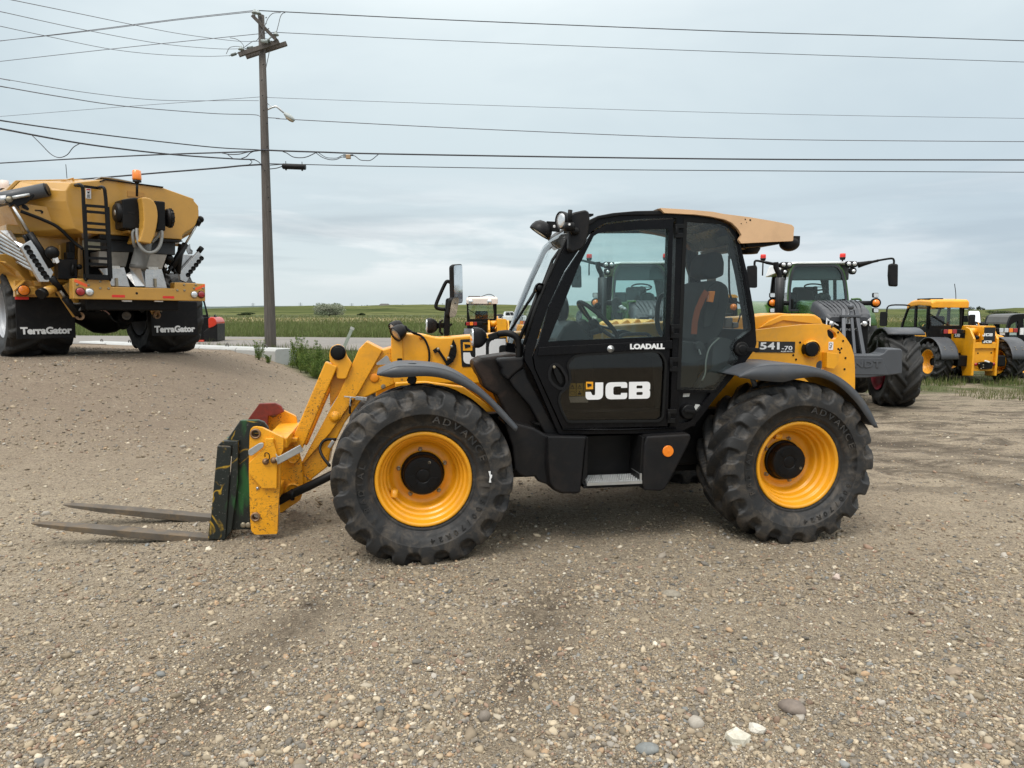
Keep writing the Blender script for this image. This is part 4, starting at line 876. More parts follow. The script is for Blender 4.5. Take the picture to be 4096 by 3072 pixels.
m = MB(); m.plate(q('R7', [(985, 760), (1500, 745), (1480, 1130), (1450, 1180), (985, 1125)], .36), .36, .40); m.plate(q('R7', [(985, 770), (1000, 770), (995, 1120), (950, 1190), (945, 1180)], .12), .12, .36); m.plate(q('R7', [(1480, 770), (1500, 770), (1480, 1150), (1470, 1190), (1450, 1180)], .12), .12, .36); m.build('step_recess', BLKM, tele, bevel=.004)
a = py('R7', 990, 1172, .10); b = py('R7', 1477, 1172, .10); zt = a[1] - .002
m = MB(); m.box((a[0], .095, zt - .022), (b[0], .105, zt)); m.box((a[0], .30, zt - .022), (b[0], .31, zt)); m.box((a[0], .105, zt - .012), (a[0] + .012, .30, zt)); m.box((b[0] - .012, .105, zt - .012), (b[0], .30, zt + .05))
for k in range(5):
    y = .11 + k * .047; m.box((a[0] + .01, y, zt - .008), (b[0] - .01, y + .018, zt))
    for j in range(22): x = a[0] + .02 + (b[0] - a[0] - .04) * j / 21; m.lathe([(.006, 0), (.005, .005), (0, .006)], 6, o=(x, y + .009, zt), axis='z')
for t in (.3, .62): m.bar((a[0] + (b[0] - a[0]) * t, .105, zt), (a[0] + (b[0] - a[0]) * (t + .08), .30, zt), .010, .008)
m.build('step_plate', STL, tele)
m = MB(); m.box((a[0] - .02, .12, zt - .05), (b[0] + .02, .5, zt - .03)); m.build('step_bracket', BLKM, tele, bevel=.01)
# ---- front cowl
m = MB(); m.plate(q('R3', [(570, 930), (585, 905), (640, 876), (868, 842), (940, 850), (1030, 895), (1080, 1000), (1150, 1150), (1260, 1400), (1320, 1540), (1215, 1535), (1050, 1480), (920, 1450), (880, 1430), (760, 1175), (660, 1118), (635, 1045), (610, 1010)], .64), .36, .64); m.build('front_cowl', PLB, tele, bevel=.022, seg=3)
m = MB(); m.plate(q('R3', [(800, 918), (825, 900), (1030, 888), (1035, 960), (1010, 985), (940, 1040), (895, 1085), (850, 1040), (845, 985)], .24), .24, .60); m.build('cowl_block', PLA, tele, bevel=.018, seg=3)
m = MB(); m.plate(q('R3', [(900, 1075), (960, 1015), (1035, 970), (1060, 1060), (1130, 1180), (1270, 1440), (1320, 1535), (1205, 1530), (1080, 1300), (950, 1150)], .26), .26, .50); m.build('pillar_cover', PLA, tele, bevel=.014, seg=3)
m = MB(); m.tube(spline([p3('R3', 985, 895, .30), p3('R3', 985, 800, .30), p3('R3', 965, 725, .30), p3('R3', 900, 692, .32), p3('R3', 815, 697, .36)], 6), .024, 12); m.build('lamp_arm', BLKM, tele)
m = MB(); m.bar(p3('R3', 820, 700, .36), p3('R3', 735, 725, .38), .035, .045); m.bar(p3('R3', 780, 735, .38), p3('R3', 720, 745, .38), .03, .02); m.build('lamp_joint', BLKM, tele, bevel=.006)
def headlamp(V_, x0, y0, x1, y1, v, w_, name='headlamp'):
    a = py(V_, x0, y1, v); b = py(V_, x1, y0, v); h = b[1] - a[1]; cz = (a[1] + b[1]) / 2; d = b[0] - a[0]
    m = MB(); secs = []
    for t, k in ((0, .93), (.04, 1), (.35, 1), (.62, .88), (.86, .62), (1, .35)):
        o = rounded([(-w_ / 2 * k, -h / 2 * k), (w_ / 2 * k, -h / 2 * k), (w_ / 2 * k, h / 2 * k), (-w_ / 2 * k, h / 2 * k)], .05 * k, 5); secs.append([(a[0] + d * t, v + p, cz + r) for p, r in o])
    m.loft(secs, smooth=True); o_ = m.build(name, PLA, tele, bevel=.004, angle=50)
    o = rounded([(-w_ / 2 * .86, -h / 2 * .88), (w_ / 2 * .86, -h / 2 * .88), (w_ / 2 * .86, h / 2 * .88), (-w_ / 2 * .86, h / 2 * .88)], .045, 5)
    m = MB(); m.loft([[(a[0] - .003, v + p, cz + r) for p, r in o], [(a[0] - .014, v + p * .8, cz + r * .85) for p, r in o]], smooth=True)
    for k in (-.2, .2): m.box((a[0] - .017, v - w_ * .36, cz + h * k - .008), (a[0] - .012, v + w_ * .36, cz + h * k + .008))
    m.build('lens', LENS, o_); return o_
hl = headlamp('H', 850, 1075, 1060, 1405, .42, .17); hl.rotation_euler = (0, 0, 0)
m = MB(); m.box((py('H', 852, 1250, .42)[0] - .012, .36, py('H', 852, 1330, .42)[1]), (py('H', 852, 1250, .42)[0] - .0175, .48, py('H', 852, 1255, .42)[1])); m.build('indicator', ORG, hl)
VR = 2.12
headlamp('H', 118, 930, 285, 1175, VR, .2)
m = MB(); m.plate(rounded(q('H', [(380, 1215), (378, 1000), (415, 630), (440, 608), (475, 620), (478, 810), (470, 1215)], VR), .02), VR - .04, VR + .04); m.build('mirror_post', BLKM, tele, bevel=.006)
m = MB(); m.bar(p3('H', 280, 1050, VR), p3('H', 380, 1045, VR), .05, .05); m.tube([p3('H', 365, 965, VR - .05), p3('H', 325, 985, VR - .05), p3('H', 320, 1150, VR - .05), p3('H', 365, 1195, VR - .05)], .012); m.bar(p3('H', 455, 1070, VR - .04), p3('H', 510, 1020, VR - .04), .02, .02); m.build('lamp_joint', BLKM, tele)
m = MB(); m.tube(spline([p3('H', 395, 790, VR), p3('H', 330, 785, VR), p3('H', 262, 760, VR), p3('H', 265, 690, VR), p3('H', 340, 510, VR), p3('H', 410, 365, VR), p3('H', 450, 343, VR), p3('H', 495, 365, VR)], 6), .018, 10); m.build('mirror_arm', BLKM, tele)
def mirror(V_, pts, v, aim, name='mirror', th=.035, bv=.01, lens=True):
    c = [py(V_, x, y, v) for x, y in pts]; cx = sum(a for a, b in c) / len(c); cz = sum(b for a, b in c) / len(c)
    return c, cx, cz
def oriented_panel(name, centre, w_, h, aim, th, mat, par, rad=.03, lensmat=None, back=False, roll=0):
    """rounded panel facing along aim with an optional mirror face"""
    aim = Vector(aim).normalized(); M = aim.to_track_quat('-Y', 'Z').to_matrix() @ Matrix.Rotation(roll, 3, 'Y')
    o = rounded([(-w_ / 2, -h / 2), (w_ / 2, -h / 2), (w_ / 2, h / 2), (-w_ / 2, h / 2)], rad, 6)
    m = MB(); m.loft([[(a * .96, 0, b * .98) for a, b in o], [(a, .004, b) for a, b in o], [(a, th * .45, b) for a, b in o], [(a * .88, th, b * .93) for a, b in o]], smooth=False)
    ob = m.build(name, mat, par, bevel=.006, loc=centre, rot=M.to_euler())
    if lensmat:
        m = MB(); m.plate([(a * .9, b * .95) for a, b in o], -.002, .004); m.build('mirror_face', lensmat, ob)
    return ob
c = p3('H', 612, 385, VR - .02); oriented_panel('mirror', c, .205, .375, (.86, -.51, -.03), .05, PLA, tele, .035, CHR, roll=R(-5))
c = p3('H', 545, 758, VR - .06); oriented_panel('wide_angle_mirror', c, .15, .20, (.80, -.54, -.26), .045, PLA, tele, .05, CHR, roll=R(-6))
# ---- pallet fork attachment: a thing of its own hanging on the carriage
pf = thing('pallet_fork', 'green and black pallet fork frame with two rusty tines hooked on the yellow carriage', 'pallet fork', T.loc + T.ex * -1.6 + T.ey * .7, T.ang); off = Vector((1.6, -.7, 0))
PF = Frame(pf.location, T.ang); fq = PF.q
def tine(v0, w_, V_, top, bot):
    t = q(V_, top, v0); b = q(V_, bot, v0)
    m = MB(); P = [(a + off.x, z) for a, z in t + b[::-1]]; m.plate(P, v0 + off.y, v0 + w_ + off.y)
    return m
tA, bA = py('A', 60, 1074, .76), py('A', 1560, 1205, .76)
tip = Vector((tA[0], tA[1])); heel = Vector((bA[0], bA[1]))
for v0 in (.76, 1.27):
    ax = (tip - heel); ln = ax.length; ax.normalize(); nn = Vector((-ax.y, ax.x)) * (-1 if ax.x < 0 else 1)
    if nn.y < 0: nn = -nn
    def P(s, h): c = heel + ax * s + nn * h; return (c.x + off.x, c.y)
    pts = [P(-.0, .0), P(ln * .45, .0), P(ln * .98, .022), P(ln, .030), P(ln * .98, .040), P(.10, .055)]
    m = MB(); w_ = .115; y0, y1 = v0 + off.y, v0 + w_ + off.y; secs = []
    st = [(0, 0, .055, 1), (ln * .5, 0, .052, 1), (ln * .8, .010, .046, .92), (ln * .95, .018, .042, .62), (ln, .026, .034, .30)]
    for s_, a, b, k in st:
        ym = (y0 + y1) / 2; hw = w_ / 2 * k; secs.append([(P(s_, a)[0], ym - hw, P(s_, a)[1]), (P(s_, a)[0], ym + hw, P(s_, a)[1]), (P(s_, b)[0], ym + hw, P(s_, b)[1]), (P(s_, b)[0], ym - hw, P(s_, b)[1])])
    m.loft(secs)
    up = [P(-.055, .05), P(-.03, .012), P(.0, 0), P(.06, .0), P(.045, .5), P(-.05, .5)]
    m.plate([P(-.05, .05), P(-.035, .015), P(.0, 0), P(.04, .0), P(.02, .055), P(-.005, .075), P(-.005, .55), P(-.05, .55)], y0, y1)
    m.build('tine', RUST, pf, bevel=.005)
GBP = None
def painted(name):
    """black steel with green and yellow spray runs"""
    m, N, L, B = nodes(name); tc = N.new('ShaderNodeTexCoord').outputs['Object']
    mp = N.new('ShaderNodeMapping'); mp.inputs['Scale'].default_value = (1.6, 1.6, .55); L.new(tc, mp.inputs[0])
    n1 = noise(N, L, 4.2, 3, mp.outputs[0], .5, .6); c = mix(N, L, ramp(N, L, n1, .53, .66, 0, .85), (.010, .014, .012), (.02, .125, .03))
    n2 = math_(N, L, 'ABSOLUTE', math_(N, L, 'SUBTRACT', noise(N, L, 3.4, 2, tc, .5, .9), .5))
    k = math_(N, L, 'MULTIPLY', ramp(N, L, n2, .022, .006), ramp(N, L, noise(N, L, 7, 4, tc), .42, .56, 0, .85))
    c = mix(N, L, k, c, (.50, .30, .02))
    c = mix(N, L, ramp(N, L, noise(N, L, 60, 5, tc, .8), .62, .68, 0, .7), c, (.35, .33, .30))
    L.new(c, B.inputs['Base Color']); B.inputs['Roughness'].default_value = .42; return m
GBP = painted('sprayed frame paint')
def A_(pts, v): return [(a + off.x, z) for a, z in q('A', pts, v)]
m = MB(); m.plate(A_([(1578, 407), (1692, 414), (1642, 1160), (1510, 1157)], .73), .73 + off.y, .745 + off.y); m.plate(A_([(1578, 405), (1620, 367), (1752, 368), (1700, 412)], .74), .745 + off.y, 1.55 + off.y)
m.plate(A_([(1700, 400), (1745, 372), (1742, 700), (1690, 1090), (1640, 1158)], .74), .745 + off.y, .80 + off.y); m.plate(A_([(1528, 980), (1620, 985), (1642, 1160), (1512, 1157)], .80), .76 + off.y, 1.5 + off.y); m.build('upright_frame', GBP, pf, bevel=.006)
m = MB(); m.plate(A_([(1652, 362), (1762, 203), (1905, 200), (1950, 215), (1985, 262), (1992, 300), (1930, 320), (1840, 330), (1845, 1076), (1688, 1082), (1742, 700), (1748, 385)], .79), .79 + off.y, .83 + off.y); m.build('hook_plate', GBP, pf, bevel=.006)
m = MB(); m.plate(A_([(1700, 330), (1822, 195), (1915, 68), (2040, 64), (2085, 85), (2112, 135), (2060, 160), (1985, 170), (1980, 260), (1900, 600), (1800, 900), (1700, 900)], 1.42), 1.42 + off.y, 1.46 + off.y); m.build('hook_plate', surf('red brown hook paint', (.17, .022, .012), .45, var=.35, dirt=(.03, .02, .018), dirt_amt=.9, vscale=6), pf, bevel=.006)
m = MB(); m.box((A_([(1700, 600)], .8)[0][0] - .02, .83 + off.y, .30), (A_([(1700, 600)], .8)[0][0] + .04, 1.42 + off.y, .38)); m.box((A_([(1700, 600)], .8)[0][0] - .02, .83 + off.y, .62), (A_([(1700, 600)], .8)[0][0] + .04, 1.42 + off.y, .70)); m.build('cross_member', GBP, pf, bevel=.006)
m = MB()
for x in (1786, 1827): c = A_([(x, 1040)], .78)[0]; m.lathe([(.021, .785 + off.y), (.021, .775 + off.y), (.012, .772 + off.y), (0, .772 + off.y)], 16, o=(c[0], 0, c[1]))
m.build('frame_bolt', ZNC, pf)
# ---- carriage
VC = .70
def hole_at(V_, x, y, r, v, n=16): c = py(V_, x, y, v); return [(c[0] + r * math.cos(a), c[1] + r * math.sin(a)) for a in np.linspace(0, 2 * math.pi, n, endpoint=False)]
m = MB(); m.plate(rounded(q('A', [(1838, 300), (1848, 262), (1882, 255), (1935, 262), (2108, 345), (2106, 438), (2086, 480), (2082, 700), (2068, 860), (2058, 1112), (1880, 1118), (1850, 1090), (1842, 1000), (1830, 620), (1832, 480)], VC), .015), VC, VC + .045, holes=[hole_at('A', 1884, 310, .030, VC), hole_at('A', 1884, 975, .026, VC)])
m.build('carriage_plate', YELW, tele, bevel=.006)
m = MB()
for x, y, r in ((1884, 310, .036), (1884, 975, .032)): c = py('A', x, y, VC); m.lathe([(r * .72, VC + .06), (r * .72, VC - .012), (r, VC - .012), (r + .004, VC + .0)], 24, o=(c[0], 0, c[1]))
m.build('pin_bush', surf('rusty bush', (.22, .13, .07), .5, metal=.4, var=.3), tele)
m = MB(); m.plate(q('A', [(1962, 345), (2030, 345), (2030, 382), (2062, 475), (2056, 748), (1938, 746), (1835, 632), (1832, 540), (1958, 420)], VC - .02), VC - .032, VC - .001); m.build('latch_plate', YELW, tele, bevel=.006)
m = MB(); m.plate(rounded(q('A', [(1826, 440), (1920, 380), (1952, 380), (1950, 415), (1858, 485), (1830, 482)], VC - .035), .012), VC - .045, VC - .034); a, b = p3('K', 215, 970, VC - .05), p3('K', 415, 862, VC - .05); m.bar(a, b, .052, .012, up=(0, 1, 0)); m.plate(q('K', [(205, 905), (228, 930), (250, 935), (222, 1003)], VC - .05), VC - .056, VC - .044); m.build('latch_lever', STL, tele, bevel=.004)
m = MB()
for x, y in ((1965, 532), (2030, 522)): c = py('A', x, y, VC - .04); m.lathe([(.024, VC - .03), (.024, VC - .045), (.017, VC - .05), (.014, VC - .062), (0, VC - .062)], 16, o=(c[0], 0, c[1]))
m.build('latch_pin', surf('rusty bush', (.22, .13, .07), .5), tele)
m = MB(); m.tube(spline([p3('A', 1965, 530, VC - .06), p3('A', 1995, 510, VC - .065), p3('A', 1990, 470, VC - .065), p3('A', 1962, 465, VC - .065), p3('A', 1960, 495, VC - .06)], 5), .004, 6); m.build('retaining_clip', BLKM, tele)
VF = 1.50
m = MB(); m.plate(rounded(q('K', [(146, 640), (150, 560), (185, 540), (232, 548), (366, 610), (376, 645), (370, 728), (345, 742), (320, 1000), (150, 1300), (120, 1000)], VF), .015), VF, VF + .045, holes=[hole_at('K', 187, 580, .030, VF)]); m.build('carriage_plate', YELW, tele, bevel=.006)
m = MB(); c = py('K', 187, 580, VF); m.lathe([(.027, VF + .06), (.027, VF - .012), (.038, VF - .012), (.04, VF)], 24, o=(c[0], 0, c[1])); m.build('pin_bush', surf('rusty bush', (.22, .13, .07), .5), tele)
a = py('K', 230, 720, 1.0); b = py('K', 330, 650, VF)
m = MB(); m.box((a[0] - .07, VC + .045, a[1] - .10), (a[0] + .10, VF, a[1] - .02)); m.box((a[0] - .07, VC + .045, a[1] - .5), (a[0] + .02, VF, a[1] - .42)); m.build('cross_tube', YELW, tele, bevel=.008)
m = MB()
for vv in (1.08, 1.44): m.plate(q('K', [(250, 880), (330, 840), (380, 850), (415, 990), (432, 1190), (402, 1282), (250, 1385), (235, 1380), (240, 1000)], vv), vv, vv + .04)
m.build('carriage_arm', YELW, tele, bevel=.006)
m = MB(); m.plate(q('K', [(265, 785), (380, 785), (378, 818), (275, 822)], 1.0), 1.0, 1.5); m.build('carriage_lug', YELW, tele, bevel=.004)
m = MB(); c = py('K', 345, 940, 1.07); m.lathe([(.05, 1.08), (.05, 1.05), (.038, 1.045), (.036, 1.05), (.030, 1.05), (0, 1.052)], 24, o=(c[0], 0, c[1])); m.build('carriage_boss', YELW, tele, bevel=.004)
m = MB(); c = py('K', 345, 1205, 1.07); m.lathe([(.066, 1.08), (.066, 1.04), (.055, 1.035), (.045, 1.045), (0, 1.05)], 24, o=(c[0], 0, c[1])); m.build('carriage_boss', YELW, tele, bevel=.004)
m = MB(); c = py('A', 1901, 745, VC); m.lathe([(.011, VC), (.011, VC - .008), (0, VC - .009)], 12, o=(c[0], 0, c[1])); m.build('carriage_bolt', STL, tele)
# ================================================================ cab of the big telehandler
VL, VRt = .20, 1.06
def tq(pts, v=VL, V_='R4'): return q(V_, pts, v)
cab_out = rounded(tq([(600, 150), (650, 115), (800, 92), (1080, 86), (1230, 96), (1400, 120), (1500, 155), (1562, 205), (1592, 280), (1640, 480), (1690, 770), (1703, 950), (1690, 992), (1600, 1112), (1420, 1325), (1335, 1440), (1290, 1492), (1205, 1535), (1100, 1547), (392, 1556), (216, 1150), (163, 1060), (172, 960), (242, 740), (332, 520), (452, 262), (545, 185)]), .02)
door_hole = tq([(610, 205), (700, 150), (900, 128), (1120, 118), (1172, 118), (1128, 1510), (410, 1525), (228, 1120), (212, 1040), (320, 700), (430, 470)])
rear_win = rounded(tq([(1228, 124), (1420, 142), (1510, 178), (1556, 240), (1578, 330), (1620, 560), (1660, 800), (1672, 860), (1640, 882), (1575, 930), (1548, 975), (1565, 1030), (1588, 1050), (1430, 1262), (1182, 1258)]), .02)
cap_panel = rounded(tq([(1192, 1282), (1405, 1278), (1310, 1400), (1262, 1470), (1186, 1486)]), .02)
m = MB(); m.plate(cab_out, VL, VL + .07, holes=[door_hole, rear_win, cap_panel])
right_hole = rounded(tq([(205, 960), (275, 745), (365, 530), (482, 275), (600, 195), (700, 150), (900, 128), (1230, 128), (1400, 150), (1500, 190), (1560, 270), (1600, 480), (1640, 780), (1640, 940), (900, 962)]), .03)
m.plate([(a, b) for a, b in cab_out], VRt, VRt + .06, holes=[right_hole])
pts = tq([(1175, 1275), (1425, 1268), (1320, 1420), (1275, 1490), (1172, 1508)])
m.build('cab_frame', BLKP, tele, bevel=.010, seg=3)
m = MB(); m.plate(tq([(1180, 1270), (1420, 1265), (1315, 1410), (1270, 1485), (1175, 1500)]), VL + .035, VL + .045); fp = m.build('filler_recess', PLA, tele, bevel=.01)
m = MB(); c = py('R4', 1240, 1402, VL + .03); m.lathe([(.058, VL + .03), (.056, VL - .005), (.05, VL - .012), (.0, VL - .012)], 28, o=(c[0], 0, c[1])); m.bar((c[0] - .045, VL - .02, c[1] + .012), (c[0] + .045, VL - .02, c[1] + .002), .022, .022, up=(0, 1, 0)); m.build('filler_cap', BLKM, fp, bevel=.004)
for pts in ([(1228, 1288), (1272, 1286), (1266, 1308), (1224, 1311)], [(1310, 1358), (1338, 1362), (1322, 1402), (1294, 1396)]): m = MB(); m.plate(tq(pts), VL + .030, VL + .034); m.build('service_label', surf('label paper', (.60, .60, .58), .6, var=.2, vscale=60), fp)
# top and bottom cross members, back wall and floor
m = MB(); r1 = tq([(600, 150), (650, 115), (800, 92), (1080, 86), (1230, 96), (1400, 120), (1500, 155), (1562, 205), (1592, 280)])
r2 = tq([(610, 185), (660, 140), (800, 118), (1080, 110), (1230, 118), (1395, 140), (1485, 175), (1540, 225), (1565, 290)])
m.plate(r1 + r2[::-1], VL + .07, VRt); rf = m.build('cab_roof', BLKP, tele, bevel=.01)
m = MB(); fl = tq([(230, 1490), (1180, 1490), (1230, 1470), (1180, 1545), (400, 1550)]); m.plate(fl, VL + .07, VRt); m.build('cab_floor', BLKM, tele)
# front black roof moulding
m = MB(); m.plate(tq([(560, 180), (600, 128), (650, 104), (750, 85), (900, 72), (1075, 68), (1090, 90), (1080, 100), (800, 104), (650, 128), (612, 160)], VL - .01), VL - .012, VL + .05); m.plate(tq([(600, 140), (650, 108), (800, 88), (1085, 72), (1085, 90), (800, 100), (660, 120)], VL - .01), VL + .05, VRt + .02); m.build('roof_front', BLKM, tele, bevel=.012, seg=3)
m = MB(); m.box((py('R4', 592, 95, VL)[0], VL + .02, py('R4', 592, 100, VL)[1]), (py('R4', 626, 95, VL)[0], VL + .10, py('R4', 592, 87, VL)[1])); m.build('roof_hook', BLKM, tele)
# tan roof
m = MB(); tr = [(1062, 52), (1260, 62), (1420, 78), (1480, 96), (1600, 108), (1820, 140), (1940, 164), (1958, 180), (1950, 272), (1780, 280), (1605, 288), (1588, 264), (1608, 232), (1585, 190), (1545, 150), (1500, 128), (1400, 108), (1300, 96), (1100, 88)]
VT = .16
prof = q('R4', [(a, b) for a, b in tr], VT)
top = q('R4', [(1062, 52), (1260, 62), (1420, 78), (1480, 96), (1600, 108), (1820, 140), (1940, 164)], VT)
pr5 = [(x - 995.4 + 995.4, y) for x, y in tr]
m.plate(rounded(q('R5', [(65, 52), (260, 64), (420, 78), (490, 92), (650, 112), (820, 140), (940, 164), (957, 180), (950, 272), (780, 279), (605, 288), (590, 264), (609, 232), (585, 192), (545, 152), (500, 130), (400, 108), (300, 96), (95, 86)], VT), .008), VT, VT + .03)
lid = q('R5', [(65, 52), (260, 64), (420, 78), (490, 92), (650, 112), (820, 140), (940, 164), (957, 180), (953, 250), (940, 250), (920, 188), (650, 140), (480, 118), (260, 88), (80, 70)], VT)
m.plate([(a, b) for a, b in lid], VT + .03, 1.10)
tan = m.build('faded_roof', TAN, tele, bevel=.014, seg=3)
m = MB()
for x, y, r in ((665, 133, .007), (632, 128, .005), (605, 157, .004), (640, 148, .003)): c = py('R5', x, y, VT); m.lathe([(r, VT + .002), (r, VT - .002), (0, VT - .003)], 8, o=(c[0], 0, c[1]))
m.build('roof_rivet', BLKM, tan)
m = MB(); m.plate(q('R5', [(610, 290), (830, 282), (835, 298), (720, 312), (625, 320)], .30), .24, 1.05); m.plate(q('R5', [(585, 200), (612, 240), (600, 270), (625, 330), (600, 320)], .26), .22, .3); m.build('roof_underside', BLKM, tele, bevel=.006)
m = MB(); c = py('R5', 652, 318, .45); m.lathe([(.0, -.05), (.07, -.045), (.09, -.01), (.085, .02), (0, .02)], 24, o=(c[0], .45, c[1]), axis='z', close=False); m.build('rear_work_lamp', PLA, tele)
m = MB(); A_2 = p3('R5', 925, 288, .30); m.ball(A_2, .075, 3, (1, 1, .8)); m.box((A_2.x - .08, .24, A_2.z + .0), (A_2.x + .05, .36, A_2.z + .05)); m.build('rear_work_lamp', PLA, tele)
# door
VD = .185
m = MB()
win = tq([(322, 938), (400, 745), (520, 445), (622, 240), (650, 222), (690, 212), (800, 206), (930, 196), (1118, 192), (1096, 905)], VD)
lower = rounded(tq([(462, 1070), (500, 1038), (560, 1030), (1000, 1006), (1060, 1015), (1088, 1060), (1095, 1100), (1075, 1440), (1052, 1462), (450, 1468), (410, 1390), (392, 1330), (400, 1285), (455, 1240), (470, 1190), (462, 1130), (448, 1100)], VD), .02)
dout = tq([(616, 216), (705, 160), (900, 138), (1118, 128), (1160, 128), (1150, 150), (1112, 1500), (418, 1518), (236, 1120), (222, 1040), (262, 930), (328, 705), (438, 478)], VD)
hand = rounded(tq([(325, 1150), (340, 1100), (372, 1088), (405, 1110), (440, 1170), (445, 1215), (425, 1250), (395, 1252), (355, 1225), (330, 1190)], VD), .012)
m.plate(dout, VD, VD + .055, holes=[win, lower, hand]); door = m.build('door', BLKP, tele, bevel=.008, seg=3)
m = MB(); m.plate(tq([(256, 978), (330, 970), (1140, 930), (1140, 988), (246, 1036)], VD), VD - .014, VD + .002); m.build('door_rail', BLKP, door, bevel=.005)
m = MB(); seal = inset(lower, -.012); m.plate(seal, VD - .012, VD + .004, holes=[inset(lower, .004)]); m.build('glass_seal', HOSE, door, bevel=.004)
m = MB(); m.plate(inset(win, -.006), VD + .022, VD + .026); m.build('door_window', GLD, door)
m = MB(); m.plate(inset(lower, -.004), VD + .012, VD + .016); lg = m.build('lower_window', GLL, door)
a = py('R4', 570, 1327, VD); b = py('R4', 1000, 1206, VD); jcb_letters(WHT, lg, (a[0], a[1], b[0], b[1]), VD + .010)
badge(lg, 'R4', 570, 1206, 617, 1255, VD + .006)
m = MB(); wq = [(467, 1218), (507, 1218), (507, 1302), (464, 1302)]
YD = surf('dim yellow label', (.80, .58, .10), .5, var=.15, vscale=20)
for dx in (0, 47, 94): m.plate(tq([(x + dx, y) for x, y in wq], VD), VD + .018, VD + .020)
ws = m.build('warning_label', YD, lg)
m = MB()
for dx in (0, 47, 94):
    t_ = tq([(485 + dx, 1226), (500 + dx, 1254), (470 + dx, 1254)], VD); m.plate(t_, VD + .0175, VD + .018, holes=[inset(t_, .004)])
    c = py('R4', 486 + dx, 1245, VD); m.box((c[0] - .002, VD + .0175, c[1]), (c[0] + .002, VD + .018, c[1] + .012))
    if dx == 47:
        c = py('R4', 533, 1274, VD); m.ball((c[0], VD + .018, c[1]), .006, 1, (1, .2, 1)); m.plate(tq([(523, 1280), (543, 1280), (546, 1294), (520, 1294)], VD), VD + .0172, VD + .018)
    else:
        b_ = tq([(472 + dx, 1272), (500 + dx, 1272), (500 + dx, 1292), (472 + dx, 1292)], VD); m.plate(b_, VD + .0175, VD + .018, holes=[inset(b_, .003)])
m.build('warning_symbol', DECB, ws)
m = MB(); m.plate(tq([(462, 1308), (590, 1304), (590, 1346), (470, 1346)], VD), VD + .018, VD + .020); m.build('white_label', surf('dim label', (.65, .65, .62), .5), lg)
fitq('LOADALL', door, 'R4', 862, 952, 1092, 991, VD - .014, .055)
m = MB(); c = py('R4', 730, 987, VD); m.lathe([(.026, VD - .01), (.026, VD - .018), (.018, VD - .02), (.016, VD - .028), (.007, VD - .030), (.006, VD - .042), (0, VD - .042)], 20, o=(c[0], 0, c[1])); m.build('door_stud', STL, door)
m = MB(); m.plate(inset(hand, -.004), VD + .03, VD + .036); m.plate(rounded(tq([(352, 1110), (372, 1105), (405, 1160), (415, 1212), (400, 1225), (380, 1200), (358, 1145)], VD), .006), VD - .006, VD + .012); o_ = m.build('door_handle', BLKM, door, bevel=.004)
m = MB(); m.plate(inset(hand, -.010), VD - .006, VD + .002, holes=[inset(hand, .010)]); m.build('handle_surround', PLA, door, bevel=.004)
m = MB(); c = py('R4', 358, 1108, VD); m.lathe([(.010, VD - .006), (.010, VD - .012), (.004, VD - .012), (0, VD - .010)], 14, o=(c[0], 0, c[1])); m.build('door_lock', ZNC, door)
for y0 in (160, 825, 1045, 1388):
    m = MB(); x0 = 1160 - (y0 - 160) * .041
    m.plate(tq([(x0, y0), (x0 + 60, y0), (x0 + 60, y0 + 30), (x0 + 22, y0 + 30), (x0 + 22, y0 + 60), (x0 + 52, y0 + 60), (x0 + 52, y0 + 92), (x0, y0 + 92)], VL - .02), VL - .03, VL + .0); c = py('R4', x0 + 10, y0 + 46, VL - .03)
    m.tube([(c[0], VL - .032, c[1] - .02), (c[0], VL - .032, c[1] + .03)], .009); m.build('door_hinge', BLKM, tele, bevel=.003)
# side sill shine and pillar seal
m = MB(); m.tube([p3('R4', 415, 1522, VL - .005), p3('R4', 800, 1524, VL - .005), p3('R4', 1165, 1512, VL - .005)], .008); m.build('sill_trim', BLKP, tele)
# rear quarter window, its latch
m = MB(); m.plate(inset(rear_win, -.01), VL + .004, VL + .009); qg = m.build('quarter_window', GLK, tele)
def ring(V_, x, y, r1, r2, v, d): c = py(V_, x, y, v); return c
m = MB(); c = py('R4', 1600, 988, VL); m.lathe([(.055, VL), (.055, VL - .012), (.048, VL - .02), (.03, VL - .02), (.028, VL - .026), (0, VL - .026)], 28, o=(c[0], 0, c[1])); m.bar((c[0] + .03, VL - .02, c[1] - .005), (c[0] + .135, VL - .02, c[1] - .008), .03, .012, up=(0, 1, 0)); m.build('window_latch', BLKM, tele, bevel=.004)
m = MB(); m.plate(inset(rear_win, -.012), VL - .004, VL + .002, holes=[inset(rear_win, .016)]); m.build('window_seal', HOSE, tele, bevel=.003)
m = MB(); rw = tq([(205, 960), (275, 745), (365, 530), (482, 275), (600, 195), (700, 150), (900, 128), (1230, 128), (1400, 150), (1500, 190), (1560, 270), (1600, 480), (1640, 780), (1640, 940)]); m.plate(rw, VRt + .02, VRt + .025); m.build('right_window', GLC, tele)
m = MB(); m.plate(q('R4', [(1228, 300), (1262, 330), (1300, 345), (1300, 560), (1275, 560), (1232, 410)], VRt), VRt - .02, VRt + .04); a_, b_ = p3('R4', 1285, 340, VRt), p3('R4', 1270, 930, VRt); m.bar(a_, b_, .07, .05, up=(0, 1, 0)); m.build('right_pillar', BLKP, tele, bevel=.006)
